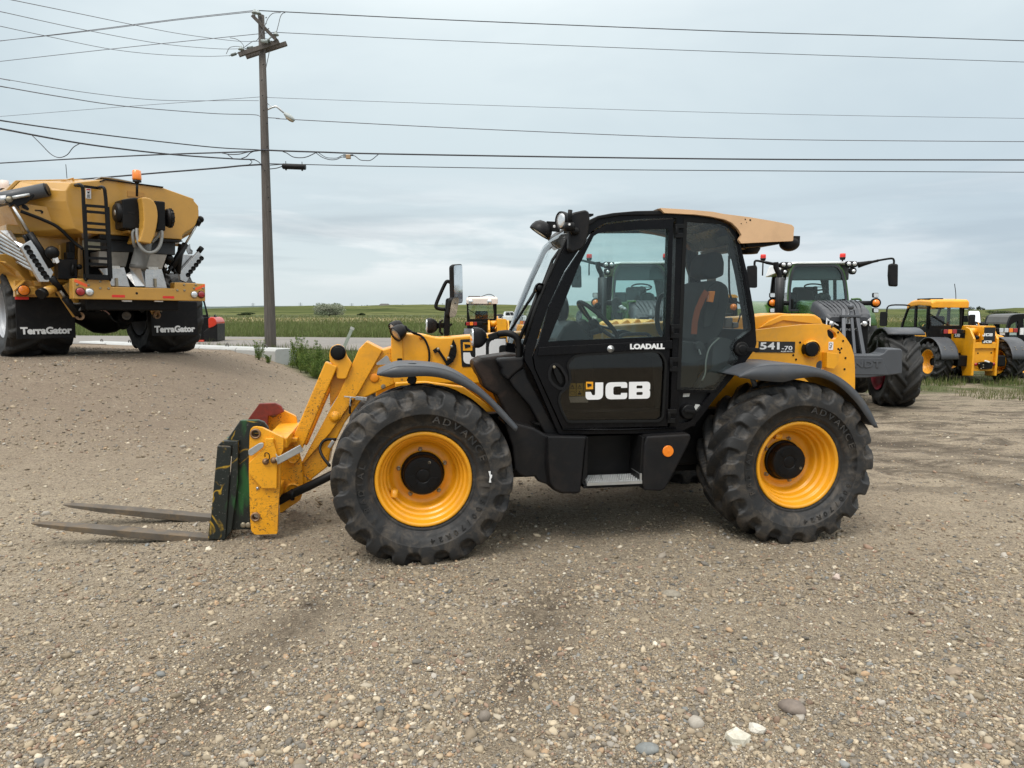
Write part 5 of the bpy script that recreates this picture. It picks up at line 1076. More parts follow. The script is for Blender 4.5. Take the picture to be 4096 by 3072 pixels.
# back window posts
m = MB(); bq = tq([(1545, 200), (1592, 280), (1640, 480), (1690, 770), (1700, 940), (1670, 940), (1655, 780), (1605, 490), (1560, 290)]); m.plate(bq, VL + .07, VL + .12); m.plate(bq, VRt - .05, VRt); bq2 = tq([(1655, 860), (1700, 860), (1703, 950), (1690, 992), (1640, 1060), (1560, 1160), (1400, 1350), (1380, 1330), (1540, 1130), (1650, 960)]); m.plate(bq2, VL + .07, VRt); m.build('back_frame', BLKM, tele, bevel=.008)
m = MB(); g1 = tq([(1580, 285), (1625, 480), (1675, 775), (1685, 940)]); m.grid([[(a, vv, b) for a, b in g1] for vv in (VL + .10, VRt - .03)]); m.build('back_window', GLC, tele)
# windscreen
near = tq([(575, 165), (500, 215), (452, 262), (332, 520), (242, 740), (172, 960)], VL + .05)
m = MB(); rows = []
for t in np.linspace(0, 1, 9):
    b = 4 * t * (1 - t); rows.append([(a - .075 * b, VL + .06 + (VRt - VL - .05) * t, z) for a, z in near])
m.grid(rows); scr = m.build('windscreen', GLC, tele)
m = MB(); m.plate([(a + .022, b + .012) for a, b in near] + [(a - .012, b - .004) for a, b in near[::-1]], VRt, VRt + .05)
m.build('far_pillar', BLKP, tele, bevel=.006)
m = MB(); nr = [Vector((a, VL + .04, b)) for a, b in near]; m.tube([p + Vector((-.014, 0, 0)) for p in nr], .014); m.build('screen_seal', HOSE, tele)
# wiper over the glass
m = MB(); W_ = lambda x, y, v=.30: p3('B', x, y, v)
m.tube([W_(335, 1655), W_(430, 1500), W_(640, 960), W_(760, 790)], .011); m.tube([p3('R4', 105, 985, .30), p3('R4', 200, 760, .3), p3('R4', 262, 585, .28)], .014)
m.tube(spline([W_(240, 1655, .34), W_(330, 1520, .34), W_(370, 1400, .34), W_(420, 1345, .33), W_(470, 1370, .32)], 5), .010)
m.tube([p3('R4', 60, 880, .5), p3('R4', 130, 770, .46), p3('R4', 222, 620, .40), p3('R4', 255, 585, .34)], .010); m.tube([p3('R4', 165, 900, .3), p3('R4', 235, 700, .28), p3('R4', 350, 420, .26)], .009)
m.build('wiper', HOSE, tele)
m = MB(); c = p3('R4', 262, 585, .27); m.lathe([(.036, -.03), (.038, 0), (.03, .03), (0, .03)], 18, o=c, axis='y', close=False); m.ball(c, .034, 2); m.build('wiper_pivot', BLKM, tele)
# roof mirror and lamps at the front corner
cM = p3('B', 1058, 505, .14)
m = MB(); mo = rounded(q('B', [(905, 260), (960, 200), (1165, 155), (1225, 200), (1236, 330), (1195, 620), (1120, 790), (940, 850), (880, 800)], .14), .03); m.loft([[(a, .12, b) for a, b in inset(mo, .012)], [(a, .128, b) for a, b in inset(mo, .003)], [(a, .15, b) for a, b in mo], [(a, .165, b) for a, b in mo]]); o_ = m.build('near_mirror', PLA, tele, bevel=.005)
m = MB(); m.plate(inset(mo, .012), .165, .168); m.build('mirror_face', CHR, o_)
m = MB(); c = p3('B', 1005, 500, .12); m.lathe([(.030, .01), (.026, -.02), (.016, -.03), (0, -.03)], 18, o=c); m.tube([p3('B', 985, 540, .10), p3('B', 935, 450, .09)], .018); c2 = p3('B', 910, 430, .09); m.lathe([(0, -.03), (.036, -.028), (.040, 0), (.036, .028), (0, .028)], 20, o=c2, axis='z'); m.tube([p3('B', 915, 420, .1), p3('B', 915, 250, .1), p3('B', 925, 160, .1)], .016, 10); m.build('mirror_bracket', BLKM, o_)
m = MB(); c = p3('B', 910, 390, .05); m.lathe([(.008, -.004), (0, -.004)], 10, o=c); m.build('bracket_cap', WHT, o_)
worklamp(tele, p3('B', 775, 325, .32), (-.93, -.36, .02), .062, nm='roof_lamp', depth=1.1)
wl_ = worklamp(tele, p3('B', 440, 520, .60), (-.55, .1, -.85), .085, nm='roof_lamp', depth=.8)
m = MB(); m.bar(p3('B', 560, 420, .6), p3('B', 740, 430, .55), .06, .07); m.bar(p3('B', 640, 470, .6), p3('B', 720, 480, .55), .05, .03); m.tube(spline([p3('B', 420, 430, .58), p3('B', 450, 375, .57), p3('B', 520, 400, .57), p3('B', 590, 480, .57), p3('B', 620, 555, .57)], 5), .008); m.box((p3('B', 850, 520, .3).x, .28, p3('B', 850, 520, .3).z), (p3('B', 905, 300, .3).x, .36, p3('B', 850, 300, .3).z)); m.build('lamp_bracket', BLKM, tele, bevel=.005)
m = MB(); c = p3('B', 667, 423, .54); m.lathe([(.011, -.006), (0, -.008)], 12, o=c); m.build('bracket_cap', WHT, tele)
m = MB(); s1 = q('B', [(640, 590), (760, 480), (790, 490), (870, 610), (850, 680), (745, 785), (660, 690)], .80); m.plate(s1, .70, .98); m.build('sun_visor', surf('smoked visor', (.05, .05, .05), .6), tele, bevel=.012)
# ---- inside the cab
VS = .60
m = MB(); bk = q('R4', [(1218, 930), (1228, 740), (1258, 610), (1290, 555), (1330, 540), (1392, 545), (1440, 580), (1448, 660), (1408, 850), (1365, 930), (1290, 962)], VS); m.plate(rounded(bk, .03), VS - .20, VS + .24); seat = m.build('seat', SEATM, tele, bevel=.05, seg=4, angle=30)
m = MB(); m.plate(rounded(q('R4', [(1300, 500), (1312, 410), (1345, 360), (1390, 348), (1435, 360), (1452, 420), (1448, 505), (1400, 525), (1330, 525)], VS), .02), VS - .11, VS + .15); m.build('headrest', SEATM, seat, bevel=.04, seg=4, angle=30)
m = MB(); m.plate(rounded(q('R4', [(1010, 985), (1040, 945), (1205, 930), (1280, 950), (1290, 1040), (1200, 1080), (1020, 1050)], VS), .03), VS - .24, VS + .24); m.plate(q('R4', [(1060, 1050), (1260, 1060), (1240, 1480), (1080, 1480)], VS), VS - .18, VS + .18); m.build('seat_cushion', SEATM, seat, bevel=.05, seg=4, angle=30)
m = MB(); bp_ = [(1372, 606), (1345, 650), (1310, 730), (1292, 810), (1287, 890)]; pl = [p3('R4', x, y, VS - .27) for x, y in bp_]
for a, b in zip(pl, pl[1:]): m.bar(a, b, .006, .046, up=(1, 0, .3))
m.bar(p3('R4', 1228, 690, VS + .2), p3('R4', 1258, 620, VS + .2), .05, .01); m.build('seat_belt', BELT, tele)
m = MB(); m.plate(rounded(q('R4', [(1385, 604), (1418, 606), (1404, 680), (1370, 676)], VS - .26), .006), VS - .29, VS - .25); m.build('belt_guide', ORG, tele, bevel=.004)
m = MB(); m.plate(rounded(q('R4', [(1385, 590), (1440, 545), (1472, 545), (1465, 660), (1400, 840), (1350, 850)], VS - .24), .02), VS - .235, VS - .215); m.plate(rounded(q('R4', [(1282, 950), (1320, 935), (1345, 960), (1320, 1010), (1290, 990)], VS - .26), .01), VS - .30, VS - .25); m.build('belt_reel', SEATM, seat, bevel=.008)
m = MB(); m.bar(p3('R4', 1318, 990, VS - .3), p3('R4', 1330, 1025, VS - .3), .02, .008); m.build('belt_tongue', STL, tele)
m = MB(); m.plate(rounded(q('R4', [(1370, 930), (1430, 905), (1500, 930), (1480, 1020), (1420, 1200), (1260, 1250), (1360, 1100)], VS - .20), .03), VS - .32, VS - .22); m.plate(q('R4', [(1230, 1100), (1480, 1000), (1440, 1250), (1230, 1255)], VS), VS, VS + .4); m.build('side_console', surf('console plastic', (.035, .036, .038), .55), tele, bevel=.012)
m = MB(); m.tube(spline([p3('R4', 1455, 915, VS - .33), p3('R4', 1395, 975, VS - .33), p3('R4', 1368, 1060, VS - .33), p3('R4', 1362, 1150, VS - .33), p3('R4', 1340, 1200, VS - .33)], 5), .006); m.build('cab_cable', surf('pale cable', (.25, .26, .24), .5), tele)
m = MB(); m.box((p3('R4', 1475, 850, .9).x, .85, p3('R4', 1475, 850, .9).z), (p3('R4', 1530, 780, .9).x, .95, p3('R4', 1475, 780, .9).z)); m.box((p3('R4', 1520, 850, .9).x, .83, p3('R4', 1500, 848, .9).z), (p3('R4', 1562, 780, .9).x, .93, p3('R4', 1475, 812, .9).z)); m.build('cab_switch_box', surf('grey box', (.12, .12, .125), .5), tele, bevel=.01)
m = MB(); m.tube(spline([p3('R4', 1520, 370, .95), p3('R4', 1520, 520, .95), p3('R4', 1530, 640, .95), p3('R4', 1580, 680, .92), p3('R4', 1610, 690, .9)], 5), .009); m.tube(spline([p3('R4', 1600, 750, .9), p3('R4', 1560, 840, .9), p3('R4', 1440, 900, .85)], 5), .006); m.build('cab_cable', HOSE, tele)
# spare wheel shaped fan guard under the roof
m = MB(); c = p3('R4', 1418, 180, .72); t = [c + Vector((.155 * math.cos(a), .10 * math.sin(a), .085 * math.sin(a) - .0)) for a in np.linspace(0, 2 * math.pi, 33)]; m.tube(t, .014, 8, caps=False); m.tube([c + Vector((-.14, 0, .02)), c, c + Vector((.14, 0, .02))], .010); m.tube([c, c + Vector((0, .02, -.09))], .010); m.build('roof_fan_guard', surf('grey guard', (.12, .12, .12), .5), tele)
m = MB(); m.tube(spline([p3('R4', 1480, 170, .5), p3('R4', 1515, 270, .48), p3('R4', 1540, 350, .46), p3('R4', 1550, 395, .46)], 5), [.03] * 14 + [.022, .01], 10); m.build('roof_hose', surf('grey hose', (.20, .20, .19), .5), tele)
m = MB(); m.plate(q('R4', [(930, 160), (1420, 130), (1540, 200), (1580, 300), (1560, 330), (1300, 335), (1240, 260), (950, 196)], .90), .96, 1.05); m.build('roof_lining', surf('tan lining', (.22, .11, .06), .8), tele, bevel=.02)
# steering
gc = p3('G', 560, 1120, .60); axs = Vector((-.70, 0, -.71)).normalized()   # towards the dash
axs = (p3('G', 250, 1330, .60) - gc); axs.y = 0; axs.normalize()
r_l = (p3('G', 850, 1400, .60) - p3('G', 275, 835, .60)).length / 2; rd = (p3('G', 850, 1400, .60) - p3('G', 275, 835, .60)).normalized()
lat = Vector((0, 1, 0)); cen = (p3('G', 850, 1400, .60) + p3('G', 275, 835, .60)) / 2
m = MB(); m.tube([cen + rd * r_l * math.cos(a) + lat * r_l * .98 * math.sin(a) for a in np.linspace(0, 2 * math.pi, 49)], .017, 10, caps=False)
nrm = rd.cross(lat).normalized();
if nrm.x > 0: nrm = -nrm
hub = cen + nrm * .05
for a in (R(180), R(60), R(-60)): m.bar(hub, cen + rd * r_l * math.cos(a) + lat * r_l * math.sin(a), .035, .016)
m.ball(hub, .05, 2); sw = m.build('steering_wheel', BLKM, tele)
m = MB(); kn = p3('G', 565, 900, .47); m.ball(kn, .028, 3, (1, 1, 1)); m.tube([kn, p3('G', 500, 940, .5)], [.018, .012]); m.build('steering_knob', BLKM, tele)
m = MB(); a, b = hub, p3('G', 240, 1330, .60); m.tube([a, a.lerp(b, .3), a.lerp(b, .32), b], [.03, .045, .075, .085], 16); m.box((b.x - .05, .5, b.z - .4), (b.x + .1, .7, b.z)); m.build('steering_column', PLA, tele, bevel=.01)
m = MB(); m.tube([p3('G', 440, 1330, .5), p3('G', 600, 1280, .44)], [.02, .026], 10); m.tube([p3('G', 600, 1280, .44), p3('G', 640, 1270, .44)], [.03, .02], 10); m.build('column_stalk', PLA, tele)
m = MB(); dq = q('G', [(-250, 1420), (-120, 1200), (0, 1110), (80, 1140), (220, 1300), (300, 1450), (300, 1600), (-200, 1600)], .75); m.plate(dq, .42, 1.02); m.plate(q('R4', [(300, 940), (340, 1000), (520, 1030), (700, 1060), (700, 1480), (420, 1480), (260, 1100)], .6), .9, 1.04); m.build('dashboard', PLA, tele, bevel=.03, seg=3)
m = MB(); m.tube([p3('R4', 390, 690, .9) + Vector((0, .10 * math.sin(a), 0)) + Vector((.07 * math.cos(a), 0, .16 * math.cos(a) * 0 + .13 * math.sin(a))) for a in np.linspace(0, 6.283, 25)], .012, 8); c = p3('R4', 415, 725, .8); m.lathe([(.085, -.03), (.09, 0), (.085, .03), (.05, .035), (0, .03)], 24, o=c, axis='x'); m.build('cab_fan', BLKM, tele)
m = MB(); m.tube(spline([p3('R4', 1105, 622, 1.0), p3('R4', 1065, 645, 1.0), p3('R4', 1046, 720, 1.0), p3('R4', 1046, 830, 1.0), p3('R4', 1068, 885, 1.0), p3('R4', 1092, 895, 1.0)], 6), .020, 10); m.build('grab_handle', BLKM, tele)
m = MB(); m.tube(spline([p3('R4', 790, 912, .5), p3('R4', 830, 893, .5), p3('R4', 960, 888, .5), p3('R4', 1000, 905, .5)], 6), .013, 10); m.plate(rounded(q('G', [(840, 1330), (860, 1285), (960, 1275), (1080, 1310), (1120, 1340), (1080, 1350), (960, 1330), (925, 1380), (900, 1480), (840, 1480)], .72), .01), .68, .80); m.build('armrest', PLA, tele, bevel=.01)
m = MB(); c = p3('R4', 497, 915, .52); m.lathe([(.0, .02), (.02, .02), (.024, 0), (.02, -.02)], 14, o=c, axis='z'); c = p3('R4', 537, 912, .5); m.lathe([(0, .025), (.014, .02), (.024, 0), (.026, -.03)], 14, o=c, axis='z'); m.build('dash_switch', BLKM, tele)
# ================================================================ dry spreader on the ramp
S = Frame((-7.424, 12.0, 0), R(46.8)); SZ = Hs(-8.9, 13.3)
spr = thing('spreader_truck', 'ochre six foot tall dry spreader truck seen from behind on the gravel ramp', 'spreader truck', S.loc, S.ang)
spr['label'] = 'ochre dry spreader truck with black mud flaps parked on the raised gravel ramp'
def sq(V_, pts, y): return S.q(V_, pts, y)
def s3(V_, x, y, c): return S.p3(V_, x, y, c)
def splate(name, V_, pts, y0, y1, mat, par=None, bevel=.01, holes=(), yt=None):
    m = MB(); m.plate(sq(V_, pts, y0 if yt is None else yt), y0, y1, holes=holes); return m.build(name, mat, par or spr, bevel=bevel)
RR = .86
def ag_wheel(par, loc, flip, key, W=1.0, Ro=.86, rr=.47, rim=None, n=12):
    return make_wheel(par, loc, flip, W=W, Ro=Ro, rr=rr, disc=.30, n=n, hubr=.17, hubd=.12, rim_mat=rim, tyre_mat=RUBC, key=key)
GRYR = surf('grey wheel paint', (.42, .43, .45), .4, metal=.2)
# wheels turn about the local x axis: hold them in a turned frame
def xwheel(par, x, y, z, left, key, spin=.0, **k):
    o = ag_wheel(par, (x, y, z), False, key, **k); o.rotation_euler = (0, spin, R(-90) if left else R(90)); return o
xwheel(spr, -.50, 2.35, SZ + RR - .05, True, 'spr', rim=GRYR); xwheel(spr, 2.86, 2.35, SZ + RR - .05, False, 'spr', spin=.3); xwheel(spr, .1, 6.6, SZ + RR - .05, True, 'spr', spin=.1)
# rear beam
beam = splate('rear_beam', 'I', [(775, 143), (1175, 157), (1184, 231), (1860, 251), (1862, 184), (2188, 200), (2191, 385), (780, 361)], 0, .22, OCH, bevel=.012)
m = MB()
for x, y in ((823, 208), (918, 172), (943, 213), (1068, 177), (1068, 247), (1157, 250), (1962, 210), (1890, 270), (1965, 270), (2085, 212), (2068, 247), (2165, 248)): c = s3('I', x, y, 0); m.lathe([(.020, 0), (.020, -.012), (.012, -.014), (0, -.014)], 10, o=c)
m.build('beam_bolt', ZNC, beam)
def slamp(x, y, r, mat, nm, par=beam, V_='I', yy=-.002):
    c = S.py(V_, x, y, yy); m = MB(); m.lathe([(r * 1.12, 0), (r * 1.12, -.02), (r * .98, -.022)], 24, o=(c[0], yy, c[1])); o = m.build(nm, ZNC if mat is LENS else BLKM, par)
    m = MB(); m.lathe([(r, -.018), (r * .9, -.030), (r * .5, -.036), (0, -.038)], 24, o=(c[0], yy, c[1])); m.build('lens', mat, o); return o
slamp(855, 285, .066, REDL, 'tail_lamp'); slamp(952, 287, .060, LENS, 'reversing_lamp'); slamp(2068, 315, .058, LENS, 'reversing_lamp'); slamp(2143, 315, .062, REDL, 'tail_lamp')
m = MB(); m.plate(sq('I', [(800, 147), (935, 210), (925, 238), (790, 177)], -.003), -.004, .0); m.build('reflector_tape', ORT, beam)
m = MB(); m.plate(sq('I', [(2185, 203), (2186, 232), (2083, 272), (2076, 248)], -.003), -.004, .0); m.build('reflector_tape', ORT, beam)
for pts in ([(1193, 317), (1332, 320), (1332, 347), (1195, 344)], [(1735, 330), (1858, 333), (1858, 358), (1737, 355)]):
    m = MB(); m.plate(sq('I', pts, -.003), -.004, .0); m.build('red_reflector', REDT, beam)
m = MB(); c = s3('I', 1458, 302, 0); m.lathe([(.022, -.001), (0, -.002)], 16, o=c); m.build('beam_hole', BLKM, beam)
for pts in ([(1305, 374), (1408, 376), (1408, 392), (1310, 390)], [(1650, 378), (1740, 380), (1740, 394), (1650, 392)]): splate('number_lamp', 'I', pts, .05, .1, WHT, bevel=.004)
# frame behind the left flap
splate('fender_frame', 'I', [(155, 165), (600, 165), (790, 180), (795, 345), (160, 340)], 1.20, 1.32, OCH)
splate('lamp_box', 'I', [(190, 228), (375, 230), (398, 262), (395, 318), (192, 318)], 1.05, 1.19, OCH, bevel=.012)
slamp(253, 270, .085, ORG, 'marker_lamp', spr, yy=1.04)
splate('red_reflector', 'I', [(160, 338), (308, 340), (306, 369), (162, 367)], 1.17, 1.185, REDT, bevel=0)
splate('support_bracket', 'I', [(360, 165), (445, 168), (445, 228), (372, 226)], 1.10, 1.2, OCH)
FLP = surf('mud flap rubber', (.008, .008, .009), .5, dirt=(.06, .05, .04), dirt_amt=.3, vscale=2, spec=.18)
f1 = splate('mud_flap', 'I', [(160, 345), (660, 345), (800, 560), (810, 778), (180, 793)], 1.30, 1.32, FLP, bevel=.006)
f2 = splate('mud_flap', 'I', [(1600, 385), (2100, 392), (2112, 745), (1620, 760)], 1.30, 1.32, FLP, bevel=.006)
def flapt(par, x0, y0, x1, y1):
    a = S.py('I', x0, y1, 1.29); b = S.py('I', x1, y0, 1.29); fit_text('TerraGator', WHT, par, (a[0], a[1], b[0], b[1]), 1.292, 'flap_lettering', .05)
flapt(f1, 220, 655, 765, 742); flapt(f2, 1648, 643, 2078, 722)
# fender plate at the left edge
m = MB(); a = [s3('I', x, y, 1.9) for x, y in ((-120, -60), (0, 25), (60, 90), (150, 200))]; b = [s3('I', x, y, 1.1) for x, y in ((60, -30), (190, 60), (270, 165), (150, 280))]
m.grid([[p + Vector((-.55, .3, 0)) for p in a], a, b], smooth=False); m.build('fender', OCH, spr, solid=.02)
splate('fender', 'I', [(-60, -110), (60, -120), (300, -10), (480, 60), (560, 165), (270, 168), (120, 90), (0, -10), (-60, -20)], 1.35, 1.9, OCH)
# hopper
rear = [S.py('F', x, y, .3) for x, y in ((1010, 285), (1500, 460), (1500, 492), (1572, 575), (1575, 745), (1530, 870), (1490, 920), (1345, 1012), (1315, 1050), (1315, 1112))] + [S.py('E', x, y, .3) for x, y in ((1330, 1010), (1200, 940), (1100, 645), (1055, 500), (1055, 330), (1130, 207))] + [S.py('F', 100, 152, .3)]
cx, cz = 1.17, 3.62
# one loft needs equal counts: the wide section follows the seam at the left, mirrors at the right
wide = [(cx + (a - cx) * (1.20 if a > cx else 1.62), cz + (b - cz) * 1.10) for a, b in rear]
wide = [(min(a, 2.60), b) for a, b in wide]
m = MB(); m.loft([[(a, .3, b) for a, b in rear], [(a, .95, b) for a, b in wide], [(a, 6.2, b) for a, b in wide]]); hop = m.build('hopper', OCH, spr, bevel=.012)
m = MB(); m.loft([[(cx + (a - cx) * k, y, cz + (b - cz) * k) for a, b in wide] for y, k in ((.93, 1.0), (.935, 1.03), (1.03, 1.03), (1.035, 1.0))], caps=False); m.build('hopper_band', OCH, hop, bevel=.006)
fl = sorted(a for a, b in wide)[0]
m = MB(); zb = min(b for a, b in rear); m.box((-.62, .95, zb - .03), (-.1, 6.2, zb + .12), Matrix.Rotation(R(0), 3, 'Y')); m.build('hopper_rail', OCH, hop, bevel=.01)
m = MB(); m.plate(sq('F', [(0, 168), (100, 143), (1015, 266), (1010, 284), (100, 162), (0, 190)], .28), .27, .34); m.build('lid_seal', BLKM, hop, bevel=.004)
m = MB(); rows = []
ta = [s3('F', x, y, .5) for x, y in ((-320, 350), (-120, 170), (20, 112), (120, 118), (320, 150), (520, 195))]
m.grid([[p for p in ta], [p + Vector((0, 2.6, .05)) for p in ta], [p + Vector((0, 5.4, 0)) for p in ta]]); m.build('hopper_tarp', surf('grey tarp', (.30, .32, .34), .55), hop, solid=.02)
splate('top_handle', 'E', [(950, 178), (1180, 118), (1198, 200), (1178, 202), (1165, 140), (970, 190), (985, 235), (965, 238)], .7, .75, OCH, bevel=.006)
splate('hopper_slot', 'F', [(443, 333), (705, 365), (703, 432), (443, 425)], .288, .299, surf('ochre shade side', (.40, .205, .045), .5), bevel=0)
m = MB(); m.plate(sq('E', [(1372, 292), (1455, 298), (1458, 458), (1375, 452)], .288), .286, .299); lb = m.build('warning_label', WHT, hop)
m = MB(); m.plate(sq('E', [(1380, 300), (1448, 305), (1448, 325), (1380, 320)], .285), .283, .286); m.build('label_band', surf('label red', (.45, .03, .03), .5), lb)
m = MB(); m.plate(sq('E', [(1393, 338), (1410, 350), (1440, 336), (1424, 356), (1440, 372), (1394, 372), (1404, 356)], .285), .283, .286)
for k in range(5): m.plate(sq('E', [(1390, 392 + k * 11), (1445 - (k % 2) * 8, 395 + k * 11), (1445 - (k % 2) * 8, 400 + k * 11), (1390, 397 + k * 11)], .285), .283, .286)
m.build('label_symbol', DECB, lb)
c0 = S.py('E', 250, 700, .95)
t_ = text('PRECISION', DECB, hop, (-.76, 2.2, 3.40), (R(68), 0, R(-90)), .16, bold=.004, name='hopper_lettering'); 
# ladder
LY = -.06; m = MB()
m.tube(spline([s3('E', 1205, 245, .25), s3('E', 1270, 232, .0), s3('E', 1312, 262, LY), s3('E', 1328, 330, LY), s3('E', 1338, 560, LY), s3('E', 1392, 1659, LY), s3('I', 905, 150, LY)], 4), .028, 8)
lad = m.build('ladder', BLKM, spr)
m = MB(); m.tube(spline([s3('E', 1560, 285, .25), s3('E', 1630, 272, .0), s3('E', 1668, 300, LY), s3('E', 1682, 380, LY), s3('E', 1700, 600, LY), s3('E', 1752, 1659, LY), s3('I', 1165, 155, LY)], 4), .028, 8); m.build('ladder_rail', BLKM, lad)
for a, b in (((1340, 565), (1720, 595)), ((1345, 660), (1700, 690)), ((1350, 845), (1710, 872)), ((1352, 945), (1710, 968)), ((1360, 1115), (1730, 1148)), ((1365, 1222), (1730, 1245)), ((1380, 1405), (1745, 1420)), ((1385, 1500), (1740, 1515))):
    m = MB(); m.bar(s3('E', *a, LY), s3('E', *b, LY), .03, .045); m.build('rung', BLKM, lad)
m = MB(); m.bar(s3('I', 890, 110, LY), s3('I', 1180, 120, LY), .04, .04); m.bar(s3('I', 890, 140, LY), s3('I', 1180, 148, LY), .04, .05); m.bar(s3('E', 1355, 560, LY - .02), s3('I', 930, 140, LY - .02), .03, .05); m.bar(s3('E', 1722, 590, LY - .02), s3('I', 1182, 145, LY - .02), .03, .05); m.plate(sq('E', [(1205, 225), (1610, 275), (1608, 315), (1205, 268)], .2), .18, .21); m.build('ladder_frame', BLKM, lad)
# blower
splate('blower_housing', 'F', [(662, 436), (740, 436), (810, 455), (868, 500), (905, 570), (925, 660), (930, 740), (922, 830), (905, 930), (872, 1065), (818, 1182), (622, 1150), (655, 1060), (690, 930), (700, 800), (695, 650), (680, 520)], -.32, .28, OCH, bevel=.02)
splate('blower_case', 'F', [(355, 470), (540, 440), (662, 450), (680, 932), (560, 937), (500, 948), (368, 930)], -.12, .28, BLKM, bevel=.02)
splate('blower_case', 'F', [(865, 488), (1045, 505), (1052, 976), (895, 965), (925, 850), (930, 700)], -.08, .28, BLKM, bevel=.02)
splate('blower_bracket', 'F', [(442, 960), (560, 970), (560, 1012), (462, 1002)], -.05, .28, OCH)
def drum(x0, x1, y, r, par, nm):
    a = s3('F', x0, y, .05); b = s3('F', x1, y, .05); d = (b.x - a.x); m = MB()
    m.lathe([(0, 0), (r * .85, 0), (r, .03), (r, d * .45), (r * .93, d * .46), (r * .93, d * .52), (r, d * .53), (r, d * .95), (r * .8, d), (0, d)], 28, o=a, axis='x')
    for k in range(14): t = 2 * math.pi * k / 14; m.box((a.x + d * .55, a.y + math.cos(t) * r - .012, a.z + math.sin(t) * r - .012), (a.x + d * .95, a.y + math.cos(t) * r + .012, a.z + math.sin(t) * r + .012))
    return m.build(nm, PLA, par)
dm = drum(235, 510, 680, .165, spr, 'blower_motor'); drum(1045, 1145, 765, .165, spr, 'blower_motor')
m = MB(); c = s3('F', 240, 680, .05); m.lathe([(0, -.012), (.05, -.006), (.055, .004)], 18, o=c, axis='x'); m.build('motor_cap', STL, dm)
DUCT = surf('grey duct rubber', (.13, .13, .125), .6, var=.25, vscale=8)
def ring_s(pl, pr, y, d, n=16):
    c = (pl + pr) / 2; w_ = (pr - pl); return [c + w_ * .5 * math.cos(t) + Vector((0, d * math.sin(t), 0)) for t in np.linspace(0, 2 * math.pi, n, endpoint=False)]
m = MB(); m.loft([ring_s(s3('F', 575, 1150, 0), s3('F', 820, 1190, 0), 0, .14), ring_s(s3('F', 545, 1300, .05), s3('F', 805, 1320, .05), 0, .15), ring_s(s3('F', 495, 1500, .1), s3('F', 735, 1560, .1), 0, .17), ring_s(s3('F', 470, 1560, .1), s3('F', 725, 1610, .1), 0, .17)], smooth=True); m.build('blower_duct', DUCT, spr)
for (a, b) in (((572, 1148), (822, 1190)), ((492, 1505), (738, 1562))):
    m = MB(); m.tube([p for p in ring_s(s3('F', *a, .05 if a[1] < 1300 else .1), s3('F', *b, .05 if a[1] < 1300 else .1), 0, .155)] + [s3('F', *b, .06)], .012, 6); m.build('duct_clamp', DUCT, spr)
m = MB(); m.loft([ring_s(s3('F', 470, 1560, .1), s3('F', 725, 1610, .1), 0, .15, 4), [s3('I', 1340, 100, .25), s3('I', 1440, 225, .0), s3('I', 1545, 225, .02), s3('I', 1540, 80, .25)]]); m.build('duct_base', STN, spr)
m = MB(); m.tube(spline([s3('F', 590, 940, -.15), s3('F', 595, 1060, -.2), s3('F', 630, 1190, -.25), s3('F', 700, 1290, -.28), s3('F', 790, 1325, -.28), s3('F', 890, 1295, -.26), s3('F', 960, 1200, -.22), s3('F', 990, 1060, -.15), s3('F', 988, 980, -.1)], 5), .030, 8); m.build('blower_hose', surf('grey hose', (.20, .20, .19), .5), spr)
m = MB(); m.tube(spline([s3('F', 550, 960, -.1), s3('F', 525, 1020, -.1), s3('F', 540, 1150, -.1), s3('F', 555, 1230, -.05)], 5), .028, 8); m.tube(spline([s3('F', 950, 980, 0), s3('F', 930, 1050, 0), s3('F', 880, 1110, 0), s3('F', 830, 1160, 0)], 5), .026, 8); m.build('blower_hose', surf('grey hose', (.20, .20, .19), .5), spr)
# beacon
m = MB(); c = s3('F', 592, 165, -.1); m.lathe([(.055, 0), (.072, .01), (.075, .03), (.070, .16), (.055, .172), (0, .174)], 20, o=c, axis='z'); be = m.build('beacon', ORG, spr)
m = MB(); m.tube([s3('F', 592, 420, -.1), s3('F', 592, 165, -.1)], .022); m.lathe([(.07, -.03), (.07, 0), (.03, -.05)], 16, o=c, axis='z'); m.build('beacon_post', BLKM, be)
# under-hopper boxes
splate('conveyor_band', 'F', [(0, 1030), (540, 1075), (1320, 1125), (1330, 1145), (1200, 1160), (0, 1100)], .25, .9, BLKM)
splate('conveyor_panel', 'F', [(150, 1100), (540, 1120), (1208, 1165), (1205, 1362), (800, 1330), (150, 1298)], .40, .9, surf('dark blue black panel', (.016, .019, .024), .5, dirt=(.08, .07, .06), dirt_amt=.35))
for pts in ([(-20, 1300), (470, 1312), (412, 1548), (-10, 1535)], [(775, 1340), (1075, 1352), (995, 1585), (730, 1570)]): splate('outlet_box', 'F', pts, .42, .9, surf('dusty steel', (.34, .31, .27), .5, metal=.5, var=.2, vscale=8), bevel=.006)
for pts in ([(1060, 40), (1325, 25), (1385, 232), (1190, 222)], [(1545, 45), (1725, 45), (1782, 246), (1550, 238)]):
    o = splate('spinner_guard', 'I', pts, .10, .16, STN, bevel=.004); c = s3('I', sum(p[0] for p in pts) / 4, pts[0][1] + 135, .10)
    m = MB(); m.box((c.x - .02, c.y - .04, c.z - .09), (c.x + .02, c.y, c.z + .06)); m.build('guard_latch', ZNC, o, bevel=.005)
    m = MB(); m.box((c.x - .1, c.y - .005, c.z + .22), (c.x + .07, c.y, c.z + .27)); m.build('guard_label', surf('label paper', (.60, .60, .58), .6), o)
splate('body_wall', 'E', [(250, 1080), (1320, 1060), (1340, 1800), (900, 1800), (520, 1700)], .95, 1.05, OCH)
